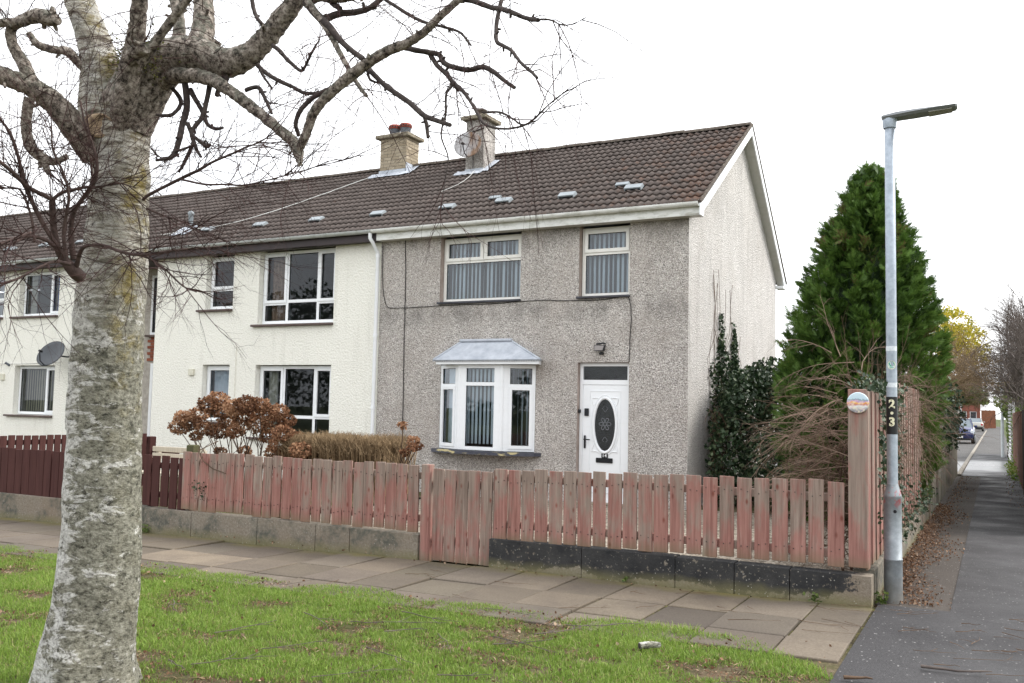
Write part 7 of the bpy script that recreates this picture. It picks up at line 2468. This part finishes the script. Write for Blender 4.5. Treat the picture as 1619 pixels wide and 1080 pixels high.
# straw and dead leaves on the lawn
n_ = 4200
x = gr.uniform(-9, -0.9, n_)
y = gr.uniform(3.2, 6.5, n_)
k_ = np.array([mnoise.fractal(Vector((a * 1.15, b * 1.9, 0.0)), 1.0, 2.0, 4) for a, b in zip(x, y)])
k_ = (k_ < -0.22) | (gr.uniform(0, 1, n_) < 0.12)
pts = np.stack([x, y, 0.0115 * (x + 5.3) + gr.uniform(0.0, 0.025, n_)], 1)[k_]
leaves('dead_leaves', pts, 0.027, 'dead_leaf', None, 'stuff', 40, 1.2)
# leaf litter along the lane wall and on the paving
pts = []
lr = random.Random(50)
for i in range(4600):
    y = 8.30 + 9.5 * lr.random() ** 1.2
    wdt = 0.55
    x = -0.885 + abs(lr.gauss(0, 0.17 + 0.07 * math.sin(y * 1.7)))
    if x > -0.885 + wdt or (y < 8.75 and x < -0.68 and lr.random() < 0.7):
        continue
    pts.append((x, y, gz(x) + abs(lr.gauss(0, 0.005)) + 0.05 * max(0, 1 - (x + 0.885) / 0.15) * lr.random()))
for i in range(500):
    y = lr.uniform(17, 27)
    pts.append((-0.80 + abs(lr.gauss(0, 0.15)), y, gz(-0.8) + 0.005))
for i in range(160):
    pts.append((lr.uniform(0.2, 0.5), lr.uniform(18, 30), gz(0.3) + 0.005))
for i in range(70):
    pts.append((lr.uniform(-9, -0.95), 8.03 - abs(lr.gauss(0, 0.05)), gz(-4) + 0.01))
leaves('leaf_litter', pts, 0.027, 'dead_leaf', None, 'stuff', 41, 1.0)
T = MB()
for i in range(420):
    y = 8.35 + 7.5 * lr.random() ** 1.4
    x = -0.86 + abs(lr.gauss(0, 0.17))
    if x > -0.45:
        continue
    a_ = lr.uniform(0, 6.28)
    l_ = lr.uniform(0.03, 0.11)
    T.tube([(x, y, gz(x) + 0.012), (x + math.cos(a_) * l_, y + math.sin(a_) * l_, gz(x) + lr.uniform(0.005, 0.03))], 0.0017, 3, cap=False, sm=False)
T.build('litter_twigs', 'twig_tan', None, 'stuff')

# fallen twigs, each one lifted apart
def fallen(x, y, L, r, ang, forks, label, group, mat='twig_brown', lift=0.006):
    T_ = MB()
    d = Vector((math.cos(ang), math.sin(ang), 0))
    p = Vector((x, y, 0))
    pts_ = [p.copy()]
    for i in range(5):
        d = (d + Vector((lr.gauss(0, 0.13), lr.gauss(0, 0.13), 0))).normalized()
        p = p + d * (L / 5)
        pts_.append(p.copy())
    z_ = [gz(q.x) + r + lift + abs(lr.gauss(0, 0.004)) for q in pts_]
    P3 = [(q.x, q.y, z) for q, z in zip(pts_, z_)]
    T_.tube(P3, [r * (1 - 0.12 * i) for i in range(6)], 5)
    for j in range(forks):
        i = lr.randrange(1, 5)
        a_ = ang + lr.choice((-1, 1)) * lr.uniform(0.5, 1.0)
        l2 = L * lr.uniform(0.18, 0.4)
        q = P3[i]
        T_.tube([q, (q[0] + math.cos(a_) * l2 * 0.5, q[1] + math.sin(a_) * l2 * 0.5, q[2] + 0.006), (q[0] + math.cos(a_ + 0.2) * l2, q[1] + math.sin(a_ + 0.2) * l2, q[2] + 0.002)], [r * 0.7, r * 0.6, r * 0.3], 4)
    o = T_.build('fallen_twig', mat)
    return tag(o, label, 'twig', group)
for i in range(26):
    fallen(lr.uniform(-0.78, 0.18), lr.uniform(5.2, 8.1), lr.uniform(0.10, 0.42), lr.uniform(0.0016, 0.0034), lr.gauss(0.1, 0.55), lr.randrange(0, 3), 'thin brown fallen twig lying on the dark tarmac at the lane corner', 'twigs on the lane tarmac')
for i in range(24):
    fallen(lr.choice((lr.uniform(-2.0, -0.95), lr.uniform(-5.5, -1.0))), lr.uniform(6.6, 7.95), lr.uniform(0.10, 0.45), lr.uniform(0.0016, 0.003), lr.gauss(-0.1, 0.5), lr.randrange(0, 3), 'thin brown fallen twig lying on the paving slabs', 'twigs on the paving')
for i in range(26):
    fallen(lr.uniform(-6.0, -1.2), lr.uniform(3.7, 6.3), lr.uniform(0.2, 0.6), lr.uniform(0.002, 0.004), lr.gauss(0.0, 0.7), lr.randrange(1, 4), 'thin grey fallen twig lying in the grass', 'twigs on the lawn', 'twig_grey', 0.028)
fallen(-0.42, 6.25, 0.34, 0.011, -0.45, 1, 'thickest forked stick lying on the lane tarmac', None, 'twig_grey')
fallen(-0.80, 5.75, 0.16, 0.013, 0.2, 0, 'short dark stub of wood on the tarmac beside the lawn corner', None)
lg = MB().tube([(-2.06, 5.77, gz(-2) + 0.034), (-2.02, 5.81, gz(-2) + 0.036), (-1.985, 5.835, gz(-2) + 0.037), (-1.95, 5.86, gz(-2) + 0.036)], [0.0215, 0.023, 0.020, 0.016], 14)
lgo = lg.build('log', 'birch_bark')
tag(lgo, 'short piece of pale birch branch lying on the lawn near the pavement', 'log')
MB().lathe([(0.019, 0), (0.019, 0.002), (0.012, 0.003)], (0, 0, 0), 12, 'Z').xf(Matrix.Translation((-2.0612, 5.7688, gz(-2) + 0.034)) @ Vector((-0.7, -0.7, -0.03)).to_track_quat('Z', 'Y').to_matrix().to_4x4()).build('cut_end', 'branch_bark', lgo)

def weed(x, y, r, n_, label):
    pts_ = [(x + lr.gauss(0, r * 0.5), y + lr.gauss(0, r * 0.3), gz(x) + abs(lr.gauss(0, r * 0.5)) + 0.01) for i in range(n_)]
    tag(leaves('weed', pts_, 0.035, 'shrub_leaf', None, None, lr.randrange(999), 0.3), label, 'weed')
weed(-1.335, 8.0, 0.06, 26, 'small green weed at the wall foot in the slab joint near the lane')
weed(-0.855, 8.22, 0.07, 60, 'green weed between the wall corner and the lamp post')
weed(-9.30, 8.0, 0.09, 70, 'dark weed tuft at the foot of the grey wall by the birch')
weed(-3.02, 8.02, 0.045, 18, 'tiny weed at the wall foot below the middle of the right fence')
leaves('weed', [(0.43 + lr.gauss(0, 0.07), 29.5 + lr.gauss(0, 2.4), gz(0.4) + abs(lr.gauss(0, 0.14))) for i in range(420)], 0.07, 'grass', None, 'stuff', 77, 0.3)
